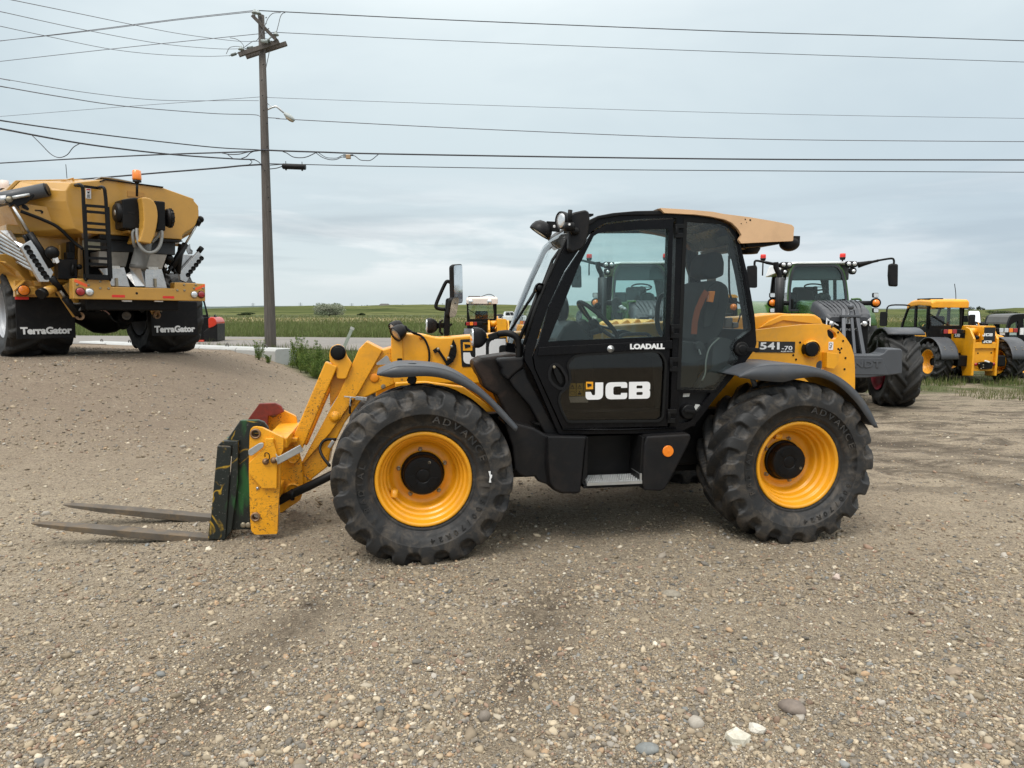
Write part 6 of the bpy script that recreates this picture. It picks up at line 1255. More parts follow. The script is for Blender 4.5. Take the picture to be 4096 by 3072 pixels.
splate('body_post', 'E', [(945, 1195), (985, 1195), (985, 1430), (945, 1430)], .88, .95, OCH); splate('body_post', 'E', [(1245, 1060), (1285, 1060), (1290, 1700), (1245, 1700)], .80, .9, OCH)
splate('control_box', 'E', [(1105, 1140), (1200, 1160), (1205, 1310), (1105, 1310)], .7, .88, PLA); splate('control_box', 'E', [(1070, 1310), (1200, 1300), (1200, 1425), (1075, 1425)], .68, .88, PLA); splate('control_box', 'E', [(930, 1430), (1235, 1430), (1240, 1760), (935, 1740)], .62, .88, PLA)
m = MB(); m.tube([s3('E', 1180, 1500, .58), s3('E', 1160, 1600, .58), s3('E', 1170, 1690, .58)], .03); m.ball(s3('E', 1270, 1550, .62), .05, 2); m.build('control_valve', BLKM, spr)
m = MB(); m.ball(s3('E', 835, 1322, .2), .105, 3, (1, 1, 1.05)); wl2 = m.build('work_lamp', BLKM, spr)
m = MB(); m.bar(s3('E', 870, 1400, .2), s3('E', 900, 1480, .2), .1, .08); m.plate(sq('E', [(868, 1430), (910, 1405), (945, 1480), (900, 1500)], .14), .12, .14); m.build('lamp_mount', WHT, wl2, bevel=.006)
splate('conveyor_back', 'F', [(-290, 1270), (1090, 1330), (1060, 1640), (1020, 1960), (-290, 1940)], 1.0, 1.05, BLKM)
# folded booms
def headbox(name, V_, quad, holes, r, y, axis=(0, -1, 0)):
    m = MB(); m.plate(sq(V_, quad, y), y, y + .10); o = m.build(name, STN, spr, bevel=.006)
    m = MB()
    for x, yy in holes: c = S.py(V_, x, yy, y); m.lathe([(r, -.001), (r * 1.15, -.006), (r * .95, -.008), (r * .9, .0), (0, -.0005)], 18, o=(c[0], y, c[1]))
    m.build('outlet_hole', BLKM, o); return o
VW['I2'] = (0, 1060, 2.665)
headbox('boom_head', 'E', [(328, 1232), (360, 1200), (495, 1120), (640, 1330), (860, 1640), (780, 1790), (640, 1790)], [(435, 1245), (478, 1315), (522, 1385), (568, 1455), (612, 1520), (656, 1590), (700, 1655), (742, 1712)], .042, .30)
headbox('boom_head', 'F', [(1270, 1640), (1580, 1300), (1600, 1335), (1668, 1415), (1480, 1640), (1380, 1800), (1290, 1760)], [(1625, 1412), (1580, 1466), (1538, 1520), (1494, 1575), (1450, 1627), (1410, 1680)], .040, .75)
m = MB(); a, b = s3('E', 390, 1120, .42), s3('E', 370, 1030, .42); m.tube([s3('E', 460, 1160, .42), s3('E', 395, 1035, .42)], .04, 12); m.build('boom_stub', BLKM, spr)
m = MB(); m.tube([s3('F', 1575, 1310, .8), s3('F', 1630, 1240, .8)], .05, 12); m.build('boom_stub', BLKM, spr)
bx = S.py('E', 420, 1240, .42)
for k in range(6):
    m = MB(); st = s3('E', 300 + 52 * k, 1210 + 80 * k, .48); en = s3('E', -330 + 52 * k, 830 + 92 * k, 2.6); m.tube([st, en], .034, 8); m.build('boom_pipe', STN, spr)
m = MB(); m.loft([[s3('E', 0, 970, .9), s3('E', 110, 960, .8), s3('E', 220, 1130, .5), s3('E', 370, 1195, .38), s3('E', 330, 1235, .38), s3('E', 60, 1050, .9)], [p + Vector((.06, .03, 0)) for p in (s3('E', 0, 970, .9), s3('E', 110, 960, .8), s3('E', 220, 1130, .5), s3('E', 370, 1195, .38), s3('E', 330, 1235, .38), s3('E', 60, 1050, .9))]]); m.build('boom_shield', STN, spr)
splate('boom_shield', 'F', [(1235, 1330), (1500, 1365), (1590, 1320), (1480, 1480), (1300, 1640), (1150, 1640), (1190, 1400)], .9, .95, STN); 
m = MB(); c = [s3('F', x, y, 1.0) for x, y in ((1440, 1185), (1400, 1230), (1390, 1290), (1420, 1350), (1480, 1345), (1485, 1290), (1450, 1260))]; m.plate([(p.x, p.z) for p in c], 1.0, 1.03); m.build('boom_guard', STN, spr)
# cylinders and arms
def cyl(name, V_, rod, body, y0, y1, rr=.022, rb=.055):
    m = MB(); m.tube([s3(V_, *body[0], y0), s3(V_, *body[1], y1)], rb, 14); o = m.build(name, BLKM, spr)
    m = MB(); m.tube([s3(V_, *rod[0], y0), s3(V_, *rod[1], y0)], rr, 10); m.build('cylinder_rod', STL, o); return o
cyl('lift_cylinder', 'E', [(210, 590), (472, 1012)], [(470, 1005), (830, 1560)], .36, .3)
cyl('lift_cylinder', 'F', [(1590, 800), (1360, 1195)], [(1365, 1185), (1130, 1590)], .6, .55, rb=.06)
m = MB(); m.tube([s3('F', 1300, 1190, .6), s3('F', 1240, 1659, .6)], .055, 12); m.build('lift_cylinder', BLKM, spr)
m = MB(); m.tube([s3('F', 1600, 780, .6), s3('F', 1545, 875, .6)], .06, 12); m.ball(s3('F', 1605, 790, .6), .07, 2); m.build('cylinder_eye', BLKM, spr)
splate('boom_arm', 'E', [(320, 600), (340, 545), (395, 530), (480, 552), (700, 580), (810, 600), (880, 700), (1000, 850), (1165, 940), (1168, 1022), (980, 925), (700, 795), (480, 712), (370, 660)], .55, .60, OCH, bevel=.008)
m = MB()
m.plate(rounded(sq('E', [(348, 560), (385, 548), (425, 570), (470, 625), (450, 648), (400, 625), (360, 610)], .54), .02), .535, .55); m.plate(sq('E', [(558, 635), (660, 640), (695, 665), (685, 695), (655, 690), (660, 668), (620, 655), (560, 650)], .54), .535, .55); m.build('arm_slot', BLKM, spr)
splate('arm_bracket', 'E', [(90, 450), (180, 430), (450, 410), (540, 380), (560, 420), (430, 530), (300, 580), (330, 640), (280, 590), (230, 545), (180, 590), (130, 520)], .45, .56, BLKM)
m = MB(); c = s3('E', 150, 470, .44); m.lathe([(.05, 0), (.045, -.03), (0, -.035)], 18, o=c); m.build('arm_pin', ZNC, spr)
m = MB(); m.tube([s3('E', 200, 445, .4), s3('E', 470, 395, .4)], .028, 10); m.build('arm_rod', STL, spr)
m = MB(); m.tube(spline([s3('E', 330, 660, .5), s3('E', 600, 760, .5), s3('E', 850, 870, .48), s3('E', 980, 960, .46), s3('E', 1080, 1060, .46), s3('E', 1200, 1170, .46), s3('E', 1330, 1265, .4)], 5), .028, 8); m.build('arm_hose', HOSE, spr)
m = MB(); a, b = s3('E', 745, 315, .45), s3('E', -350, 545, 1.0); m.tube([a, b], .115, 16); o = m.build('roll_tube', surf('grey tarp tube', (.055, .058, .064), .4), spr)
m = MB(); d = (a - b).normalized(); m.tube([a - d * .02, a + d * .03], .10, 16); m.build('tube_end', BLKM, o)
m = MB(); m.tube([s3('E', 0, 480, .6), s3('E', 120, 470, .55)], .07, 12); m.tube([s3('E', -250, 480, 1.8), s3('E', 10, 475, .6)], .07, 12); m.build('boom_tube', STN, spr)
splate('hopper_latch', 'E', [(700, 560), (735, 545), (790, 690), (770, 695), (705, 620)], .58, .62, surf('rusty latch', (.20, .14, .10), .6), bevel=.004)
m = MB(); m.tube([s3('E', 735, 380, .6), s3('E', 740, 470, .6), s3('E', 725, 560, .6)], .02); m.build('latch_strap', BLKM, spr)
# cab far ahead at the left edge
m = MB(); c = s3('E', 40, 380, 5.5); m.box((c.x - 1.2, 6.4, c.z - 1.6), (c.x + 1.0, 8.2, c.z + .15)); cb = m.build('cab_roof', OCH, spr, bevel=.12, seg=4)
m = MB(); m.tube([s3('E', 0, 320, 4.5), s3('E', 200, 300, 4.5), s3('E', 330, 320, 4.5)], .03); m.box((s3('E', 430, 320, 4.5).x - .2, 4.4, s3('E', 430, 320, 4.5).z), (s3('E', 430, 320, 4.5).x + .28, 4.8, s3('E', 430, 265, 4.5).z)); m.build('roof_lamp_bar', BLKM, cb, bevel=.02)
m = MB(); c = s3('E', 78, 300, 4.5); m.lathe([(.08, 0), (.085, .06), (.075, .17), (0, .18)], 16, o=c, axis='z'); m.build('position_antenna', WHTP, cb)
m = MB(); m.tube([s3('E', 1072, 135, 2.5), s3('E', 1058, -30, 2.5), s3('E', 1052, -90, 2.5)], .006, 5); m.build('whip_antenna', BLKM, cb)
# running gear between the flaps
m = MB(); m.box((.35, .4, SZ + .85), (1.95, 6, SZ + 1.15)); m.box((.1, .9, SZ + 1.1), (2.25, 1.25, SZ + 1.3)); m.build('chassis', BLKM, spr, bevel=.02)
m = MB(); z = SZ + RR - .05; m.lathe([(.14, -.1), (.16, .35), (.2, .7), (.40, 1.0), (.43, 1.2), (.40, 1.4), (.2, 1.7), (.16, 2.1), (.14, 2.5)], 24, o=(0, 2.3, z), axis='x'); m.build('axle', BLKM, spr)
m = MB(); m.tube([s3('I', 1345, 540, 1.5), s3('I', 1300, 620, 1.9)], .14, 18); o = m.build('damper', BLKM, spr)
m = MB(); c = s3('I', 1345, 540, 1.48); m.lathe([(.08, 0), (.085, -.02), (.045, -.03), (.04, -.01), (0, -.005)], 20, o=c); m.build('damper_bush', surf('grey bush', (.18, .17, .16), .6), o)
m = MB(); m.tube([s3('I', 585, 240, .4), s3('I', 455, 295, .25)], .075, 16); o = m.build('stub_tube', OCH, spr)
m = MB(); m.tube([s3('I', 470, 290, .27), s3('I', 425, 312, .22)], .085, 16); m.build('tube_cap', BLKM, o)
m = MB(); m.bar(s3('I', 610, 260, .5), s3('I', 800, 545, .7), .05, .07); m.bar(s3('I', 700, 200, .7), s3('I', 830, 400, .8), .05, .12); m.build('brace', OCH, spr, bevel=.006)
m = MB(); m.tube([s3('I', 545, 130, .3), s3('I', 640, 260, .36)], .055, 12); m.tube([s3('I', 690, 350, .40), s3('I', 830, 530, .5)], .055, 14); o = m.build('tilt_cylinder', BLKM, spr)
m = MB(); m.tube([s3('I', 630, 250, .36), s3('I', 695, 350, .40)], .022, 10); m.build('cylinder_rod', STL, o)
m = MB(); c = s3('I', 850, 545, .5); m.lathe([(.07, -.03), (.07, .03), (.035, .03), (.035, -.03), (.07, -.03)], 18, o=c); m.build('cylinder_eye', surf('rusty bush', (.22, .13, .07), .5), spr)
splate('hanger', 'I', [(1545, 395), (1740, 395), (1700, 520), (1660, 555), (1630, 530)], .9, .95, OCH); 
m = MB(); c = s3('I', 1670, 535, .88); m.lathe([(.07, -.03), (.07, .03), (.035, .03), (.035, -.03), (.07, -.03)], 18, o=c); m.build('hanger_eye', surf('rusty bush', (.22, .13, .07), .5), spr)
splate('hanger', 'I', [(960, 375), (1115, 380), (1115, 425), (1070, 430), (1065, 500), (1030, 500), (1020, 430), (965, 440)], .5, .6, BLKM); splate('hanger', 'I', [(1490, 420), (1545, 430), (1540, 500), (1515, 508), (1495, 490)], .6, .66, BLKM)
for pts, mt in (([(770, 410), (830, 415), (880, 400), (915, 375)], surf('grey hose', (.20, .20, .19), .5)), ([(880, 430), (850, 480), (825, 495)], surf('grey hose', (.20, .20, .19), .5)), ([(890, 520), (930, 485), (1000, 468), (1080, 480), (1160, 530), (1210, 590), (1250, 612)], HOSE), ([(1075, 480), (1120, 490), (1165, 530)], surf('pink cable', (.5, .3, .28), .5)), ([(1660, 400), (1690, 460), (1725, 500)], surf('grey hose', (.20, .20, .19), .5)), ([(1690, 460), (1740, 440), (1780, 425)], surf('grey hose', (.20, .20, .19), .5))):
    m = MB(); m.tube(spline([s3('I', x, y, .7) for x, y in pts], 4), .016, 6); m.build('loose_cable', mt, spr)
m = MB()
for (x0, y0, x1, y1) in ((1000, 1640, 1060, 1560), (1060, 1480, 1040, 1600), (1010, 1590, 1100, 1650), (1090, 1430, 1110, 1520), (1150, 1540, 1080, 1659), (1050, 1520, 1010, 1659), (1180, 1600, 1210, 1659)): m.tube([s3('F', x0, y0, .5), s3('F', x1, y1, .5)], .03, 6)
m.ball(s3('F', 1100, 1420, .5), .09, 2); m.build('hydraulic_block', BLKM, spr)
m = MB(); m.plate(sq('F', [(1050, 1500), (1085, 1530), (1055, 1570), (1030, 1545)], .42), .42, .44); m.build('hose_tag', WHT, spr)
# ================================================================ green tractors
GRN = surf('tractor green paint', (.042, .118, .018), .3, var=.06, coat=.5)
DGR = surf('charcoal hood plastic', (.040, .043, .050), .42, var=.1)
WGT = surf('grey cast weight', (.062, .067, .076), .45, var=.08)
RRD = surf('red rim paint', (.25, .012, .03), .45)
F_ = Frame((5.95, 12.5, 0), R(-9.0))
trc = thing('tractor', 'green tractor with white roof and grey front weight parked right of the big telehandler', 'tractor', F_.loc, F_.ang, 'green tractors with white roofs')
def fq(pts, y, V_='D'): return F_.q(V_, pts, y)
def f3(x, y, c, V_='D'): return F_.p3(V_, x, y, c)
def fpl(name, pts, y0, y1, mat, par=None, V_='D', bevel=.012, seg=2, holes=()):
    m = MB(); m.plate(fq(pts, y0, V_), y0, y1, holes=holes); return m.build(name, mat, par or trc, bevel=bevel, seg=seg)
CXL = F_.py('D', 1600, 1080, 0)[0]       # middle line
# wheels
def twheel(x, y, R_, W_, rr, left, key, par=trc):
    o = make_wheel(par, (x, y, R_ - .03), False, W=W_, Ro=R_, rr=rr, disc=.18, n=13, hubr=.14, hubd=.08, rim_mat=RRD, tyre_mat=RUBC, key=key, hubmat=RRD)
    o.rotation_euler = (0, rng.uniform(0, .4), R(-90) if left else R(90)); return o
twheel(CXL + 1.30, .75, .69, .54, .37, False, 'trf'); twheel(CXL - 1.30, .75, .69, .54, .37, True, 'trf')
twheel(CXL + 1.28, 3.1, .90, .60, .50, False, 'trr'); twheel(CXL - 1.28, 3.1, .90, .60, .50, True, 'trr')
m = MB(); m.lathe([(.12, -1.0), (.14, -.5), (.2, 0), (.14, .5), (.12, 1.0)], 16, o=(CXL, .75, .66), axis='x'); m.lathe([(.15, -1.0), (.2, -.4), (.3, 0), (.2, .4), (.15, 1.0)], 16, o=(CXL, 3.1, .87), axis='x'); m.box((CXL - .28, .1, .55), (CXL + .28, 3.2, 1.05)); m.build('chassis', BLKM, trc, bevel=.03)
# hood
zt = F_.py('D', 1400, 905, .0)[1]
def sec(y, w_, z0, z1, r=.12, n=5): return [(CXL + a, y, b) for a, b in rounded([(-w_, z0), (w_, z0), (w_ * .96, z1), (-w_ * .96, z1)], [0.03, 0.03, r, r], n)]
zg = F_.py('D', 1480, 1100, -.02)[1]
m = MB(); m.loft([sec(.10, .36, .80, zg + .02), sec(.35, .40, .85, zg + .20), sec(.9, .42, .9, zg + .30), sec(2.0, .44, .95, zg + .36)]); m.build('hood', GRN, trc, bevel=.02)
m = MB(); top = [(1118, 945), (1200, 892), (1410, 902), (1640, 890), (1790, 960), (1850, 1050), (1848, 1090), (1700, 1106), (1480, 1100), (1330, 1042), (1120, 975)]
m.loft([[(CXL + x, y, z) for x, z in rounded([(-w_, zz - .05), (w_, zz - .05), (w_ * .9, zz + h), (-w_ * .9, zz + h)], [.02, .02, .07, .07], 4)] for y, w_, zz, h in ((-.06, .34, zg, .03), (.0, .40, zg + .02, .07), (.15, .43, zg + .06, .12), (.45, .445, zg + .13, .14), (.75, .45, zg + .18, .15))])
o = m.build('hood_cover', DGR, trc, bevel=.02)
m = MB()
for k in range(-4, 5): m.tube(spline([(CXL + k * .075 * .75, -.03, zg + .055), (CXL + k * .075 * .9, .15, zg + .185), (CXL + k * .08, .45, zg + .275), (CXL + k * .082, .74, zg + .335)], 4), .010, 6)
m.build('hood_rib', DGR, o)
m = MB(); m.loft([[(CXL + x, y, z) for x, z in rounded([(-w_, .72), (w_, .72), (w_ * 1.04, zg), (-w_ * 1.04, zg)], .04, 3)] for y, w_ in ((-.02, .33), (.05, .36), (.6, .38))]); gr = m.build('grille', BLKM, trc, bevel=.015)
m = MB()
for k in range(8): m.box((CXL - .30, -.035, .80 + k * .045), (CXL + .30, -.02, .82 + k * .045))
m.build('grille_slat', PLA, gr)
a, b = F_.py('D', 1528, 1290, -.04), F_.py('D', 1735, 1252, -.04); fit_text('FENDT', surf('silver letters', (.45, .45, .45), .35, metal=.6), gr, (CXL - .13, a[1], CXL + .19, b[1]), -.045, 'front_lettering', .04)
for s in (-1, 1):
    m = MB(); P = [(CXL + s * x, z) for x, z in ((.36, zg + .02), (.17, zg - .10), (.16, zg - .15), (.22, zg - .16), (.37, zg - .13))]; m.plate(P, -.05, .02); o = m.build('headlamp', BLKM, trc, bevel=.006)
    m = MB(); c = (CXL + s * .27, -.055, zg - .085); m.lathe([(.045, 0), (.04, -.012), (0, -.016)], 18, o=c); m.build('lens', LENS, o)
    m = MB(); m.plate([(CXL + s * x, z) for x, z in ((.365, zg + .02), (.345, zg + .01), (.35, zg - .12), (.368, zg - .13))], -.06, -.05); m.plate([(CXL + s * x, z) for x, z in ((.34, zg - .0), (.16, zg - .105), (.16, zg - .125), (.34, zg - .03))], -.06, -.05); m.build('lamp_trim', WHT, o)
m = MB(); m.plate([(CXL + x, z) for x, z in ((-.09, zg - .09), (.09, zg - .09), (.0, zg + .10))], -.075, -.055); m.build('front_badge', surf('silver badge', (.75, .76, .78), .25, metal=.5), trc, bevel=.004)
# front linkage and weight
m = MB(); zw = F_.py('J', 300, 700, -.75)[1]
m.bar((CXL - .10, -.10, zw + .75), (CXL - .16, -.45, zw - .05), .06, .05); m.bar((CXL + .10, -.10, zw + .75), (CXL + .16, -.45, zw - .05), .06, .05); m.bar((CXL + .02, -.12, zw + .72), (CXL + .02, -.42, zw), .045, .045); m.box((CXL - .16, -.2, zw + .62), (CXL + .16, -.08, zw + .66)); m.ball((CXL, -.16, zw + .80), .055, 2); m.build('front_linkage', surf('linkage grey', (.085, .09, .10), .4, metal=.3), trc, bevel=.006)
xr, zb_ = F_.py('J', 664, 938, -.85); xl = 2 * CXL - xr; zt_ = F_.py('J', 640, 620, -.85)[1]; zm = F_.py('J', 400, 700, -.85)[1]
pw = [(xl, zb_), (xl + .55, zb_ - .075), (xr - .55, zb_ - .075), (xr, zb_), (xr - .015, zt_ - .03), (xr - .04, zt_), (xr - .24, zt_ - .005), (xr - .30, zm + .03), (xr - .36, zm), (xl + .36, zm), (xl + .30, zm + .03), (xl + .24, zt_ - .005), (xl + .04, zt_), (xl + .015, zt_ - .03)]
m = MB(); m.plate(pw, -.85, -.35); wt = m.build('front_weight', WGT, trc, bevel=.025, seg=3)
m = MB(); m.plate([(CXL - .5, zb_ - .02), (CXL + .42, zb_ - .02), (CXL + .32, zm - .05), (CXL - .4, zm - .05)], -.862, -.85); m.build('weight_panel', WGT, wt, bevel=.006)
fit_text('FENDT', WGT, wt, (CXL - .3, zb_ + .10, CXL + .3, zb_ + .21), -.864, 'weight_lettering', .03, ext=.012)
# front fenders
for s in (1, -1):
    m = MB(); rows = []
    for t in np.linspace(R(60), R(150), 9): rows.append([(CXL + s * x, .75 - .78 * math.cos(t), .66 + .78 * math.sin(t) * .98) for x in (.80, 1.0, 1.2, 1.42)])
    m.grid(rows); m.build('front_fender', GRYP, trc, solid=.03)
    m = MB(); m.tube([(CXL + s * .78, .85, .8), (CXL + s * .80, .8, 1.2), (CXL + s * .9, .75, 1.44)], .035); m.build('fender_bracket', GRYP, trc)
    m = MB(); rows = []
    for t in np.linspace(R(30), R(165), 10): rows.append([(CXL + s * x, 3.1 - 1.0 * math.cos(t), .95 + 1.0 * math.sin(t)) for x in (.62, .9, 1.22)])
    m.grid(rows); m.build('rear_fender', GRN, trc, solid=.03)
# cab
YW, YB = 1.75, 3.25
ws = rounded(fq([(636, 1000), (640, 640), (670, 380), (712, 255), (760, 218), (860, 208), (1390, 208), (1470, 235), (1545, 330), (1590, 500), (1615, 700), (1630, 885), (1600, 1000)], YW), .06)
zc = min(b for a, b in ws); wsb = [(a, b) for a, b in ws]; cx = sum(a for a, b in ws) / len(ws)
inn = inset(ws, .055)
m = MB(); m.plate(ws, YW, YW + .06, holes=[inset(ws, .024)]); cabf = m.build('cab_front_frame', GRN, trc, bevel=.012)
m = MB(); m.plate(inset(ws, .022), YW - .004, YW + .05, holes=[inset(ws, .065)]); m.build('screen_border', DGR, trc)
wsr = [(cx + (a - cx) * 1.06, b - .10 * (b > zc + 1)) for a, b in ws]
m = MB(); m.plate(wsr, YB, YB + .07, holes=[inset(wsr, .10)]); m.plate([(a, z) for a, z in ((cx - .62, zc), (cx + .62, zc), (cx + .62, zc + .35), (cx - .62, zc + .35))], YB, YB + .05); m.build('cab_rear_frame', BLKM, trc, bevel=.012)
m = MB(); m.plate(inset(ws, .03), YW + .03, YW + .034); m.build('windscreen', GLD, trc)
hW = max(b for a, b in ws) - zc
for s in (-1, 1):
    xs_ = max(a for a, b in ws) if s > 0 else min(a for a, b in ws); xb = max(a for a, b in wsr) if s > 0 else min(a for a, b in wsr)
    m = MB(); m.bar((xs_ - s * .05, YW + .75, zc), (xs_ - s * .10, YW + .75, zc + hW * .93), .06, .06); m.bar((xb - s * .05, YB, zc), (xb - s * .12, YB - .05, zc + hW * .9), .09, .09); m.bar((xs_ - s * .1, YW, zc + .12), (xb - s * .05, YB, zc + .12), .05, .3); m.build('cab_side_post', BLKM, trc, bevel=.01)
    m = MB(); m.grid([[(xs_ - s * .03, YW + .05, zc), (xb - s * .03, YB, zc)], [(xs_ - s * .06, YW + .05, zc + hW * .55), (xb - s * .08, YB, zc + hW * .55)], [(xs_ - s * .13, YW + .05, zc + hW * .93), (xb - s * .15, YB, zc + hW * .9)]]); m.build('side_window', GLC, trc)
m = MB(); zr = max(b for a, b in ws); hw = .62
m.loft([[(cx + x, y, z) for x, z in rounded([(-w_, z0), (w_, z0), (w_ * .9, z1), (-w_ * .9, z1)], [.02, .02, .05, .05], 3)] for y, w_, z0, z1 in ((YW - .03, .50, zr - .012, zr + .012), (YW + .10, .62, zr - .03, zr + .03), (YW + .9, .70, zr - .16, zr + .07), (YB + .05, .76, zr - .20, zr + .05), (YB + .2, .66, zr - .16, zr - .02))]); m.build('roof', surf('white roof paint', (.72, .73, .73), .35), trc, bevel=.02, seg=3)
m = MB(); m.box((cx - .56, YW + .07, zr - .34), (cx + .56, YW + .12, zr - .04)); m.build('sun_blind', surf('grey blind', (.055, .06, .062), .8), trc, bevel=.03)
m = MB(); m.box((cx - .55, YW + .2, zc - .25), (cx + .55, YB, zc)); m.build('cab_floor', BLKM, trc, bevel=.02)
m = MB(); c = Vector((cx + .02, YW + .45, zc + .52)); m.tube([c + Vector((.20 * math.cos(t), .17 * math.sin(t), .07 * math.sin(t))) for t in np.linspace(0, 2 * math.pi, 33)], .016, 8, caps=False); m.bar(c + Vector((-.2, 0, 0)), c + Vector((.2, 0, 0)), .03, .015); m.tube([c, c + Vector((0, -.15, -.45))], .05); m.build('steering_wheel', BLKM, trc)
m = MB(); m.lathe([(.14, -.16), (.15, 0), (.13, .10), (.05, .14), (0, .14)], 20, o=(cx + .12, YW + .22, zc + .26), axis='z'); m.box((cx - .5, YW + .6, zc), (cx - .28, YW + .9, zc + .42)); m.build('dash_pod', PLA, trc, bevel=.02)
m = MB(); m.box((cx - .24, YW + .85, zc - .05), (cx + .24, YW + 1.3, zc + .2)); m.box((cx - .22, YW + 1.25, zc + .1), (cx + .22, YW + 1.4, zc + .55)); m.build('tractor_seat', SEATM, trc, bevel=.05)
# exhaust
ex = F_.py('D', 512, 700, 1.45); e0 = F_.py('D', 512, 1010, 1.45)[1]; e1 = F_.py('D', 512, 448, 1.45)[1]
PERF, N, L, B = nodes('perforated guard'); tc = N.new('ShaderNodeTexCoord').outputs['Object']; vo = N.new('ShaderNodeTexVoronoi'); vo.inputs['Scale'].default_value = 34; vo.inputs['Randomness'].default_value = .1; L.new(tc, vo.inputs['Vector']); L.new(mix(N, L, ramp(N, L, vo.outputs['Distance'], .35, .45), (.003, .003, .003), (.03, .03, .032)), B.inputs['Base Color']); B.inputs['Roughness'].default_value = .5
m = MB(); m.lathe([(.0, e0 - .1), (.088, e0 - .1), (.088, e1), (.07, e1 + .01), (0, e1 + .01)], 24, o=(ex[0], 1.45, 0), axis='z'); exo = m.build('exhaust', PERF, trc)
m = MB(); m.tube(spline([f3(512, 455, 1.45), f3(508, 390, 1.45), f3(478, 330, 1.45), f3(455, 270, 1.45), f3(452, 195, 1.45)], 5), .05, 12); m.build('exhaust_pipe', BLKM, exo)
# lamps, beacons, mirrors
def cluster(x, y, s):
    o = fpl('lamp_cluster', [(x - 95, y - 40), (x - 60, y - 50), (x + 90, y - 45), (x + 95, y + 40), (x + 40, y + 60), (x - 80, y + 50)], YW - .22, YW - .10, PLA, bevel=.02)
    for dx in (-45, 45):
        m = MB(); c = f3(x + dx, y - 5, YW - .23); m.lathe([(.040, 0), (.036, -.012), (0, -.015)], 18, o=c); m.build('lens', LENS, o)
    o2 = fpl('lower_lamp', [(x - 50 + s, y + 60), (x + 45 + s, y + 60), (x + 60 + s, y + 110), (x + 30 + s, y + 165), (x - 40 + s, y + 160), (x - 60 + s, y + 110)], YW - .2, YW - .08, PLA, bevel=.02)
    m = MB(); c = f3(x + s + 5, y + 110, YW - .21); m.lathe([(.034, 0), (.03, -.01), (0, -.012)], 16, o=c); m.build('lens', LENS, o2)
cluster(625, 240, -30); cluster(1670, 225, 25)
for x, y in ((250, 140), (1522, 125)):
    m = MB(); c = f3(x, y - 8, YW + .2); m.lathe([(.055, 0), (.055, .045), (.05, .075), (0, .08)], 18, o=c, axis='z'); o = m.build('beacon', REDT, trc)
    m = MB(); m.lathe([(.0, -.06), (.045, -.05), (.058, 0), (0, .002)], 18, o=c, axis='z'); m.tube([c + Vector((0, 0, -.05)), c + Vector((0, 0, -.22 if x > 500 else -.35))], .014); m.build('beacon_post', BLKM, o)
m = MB(); m.tube(spline([f3(590, 260, YW - .1), f3(420, 225, YW - .1), f3(270, 195, YW - .1), f3(160, 172, YW - .1), f3(118, 185, YW - .1), f3(112, 250, YW - .1)], 4), [.05, .045, .04, .035] + [.03] * 4 + [.022] * 13, 8); o = m.build('mirror_arm', BLKM, trc)
mm_ = fpl('mirror', [(0, 255), (140, 240), (158, 280), (158, 590), (140, 605), (0, 600), (-10, 560)], YW - .15, YW - .05, PLA, bevel=.03)
VW['R5m'] = VW['R5']
m = MB(); m.tube(spline([f3(1770, 240, YW - .1), f3(1900, 210, YW - .1), f3(2090, 170, YW - .1), F_.p3('R5', 1510, 402, YW - .1), F_.p3('R5', 1600, 388, YW - .1), F_.p3('R5', 1618, 400, YW - .1), F_.p3('R5', 1618, 425, YW - .1)], 4), [.06, .055, .05, .045, .04, .035] + [.025] * 6 + [.02] * 13, 8); m.build('mirror_arm', BLKM, trc)
fpl('mirror', [(1588, 425), (1610, 420), (1650, 424), (1648, 575), (1590, 572), (1584, 500)], YW - .15, YW - .05, PLA, V_='R5', bevel=.03)
for s, xb, x0, x1 in ((1, 2055, 1640, 2010), (-1, 400, 400, 660)):
    m = MB(); m.tube([f3(x0, 850, YW - .25), f3(x1, 850, YW - .25)], .045, 10); m.build('lamp_boom', PLA, trc)
    m = MB(); c = f3(xb, 845, YW - .28); m.lathe([(.09, .06), (.095, .0), (.08, -.02)], 22, o=c); m.lathe([(.0, .065), (.09, .06)], 22, o=c); o = m.build('turn_signal', PLA, trc)
    m = MB(); m.lathe([(.066, -.008), (.06, -.03), (0, -.036)], 20, o=c); m.build('lens', ORG, o)
    for dy in (-122, 120):
        o2 = fpl('square_lamp', [(xb - 45, 845 + dy - 38), (xb + 45, 845 + dy - 38), (xb + 45, 845 + dy + 38), (xb - 45, 845 + dy + 38)], YW - .30, YW - .22, PLA, bevel=.015)
        m = MB(); m.plate(rounded(fq([(xb - 36, 845 + dy - 30), (xb + 36, 845 + dy - 30), (xb + 36, 845 + dy + 30), (xb - 36, 845 + dy + 30)], YW - .30), .015), YW - .31, YW - .30); m.build('lens', LENS, o2)
m = MB(); m.tube(spline([f3(1660, 790, YW), f3(1780, 785, YW), f3(1820, 830, YW), f3(1850, 1030, YW)], 4), .022); m.build('grab_rail', GRN, trc)
slm = MB(); c = f3(1745, 910, YW + .8); slm.ball(c, .07, 2, (1.3, .6, .8)); slm.build('rear_signal', ORG, trc)
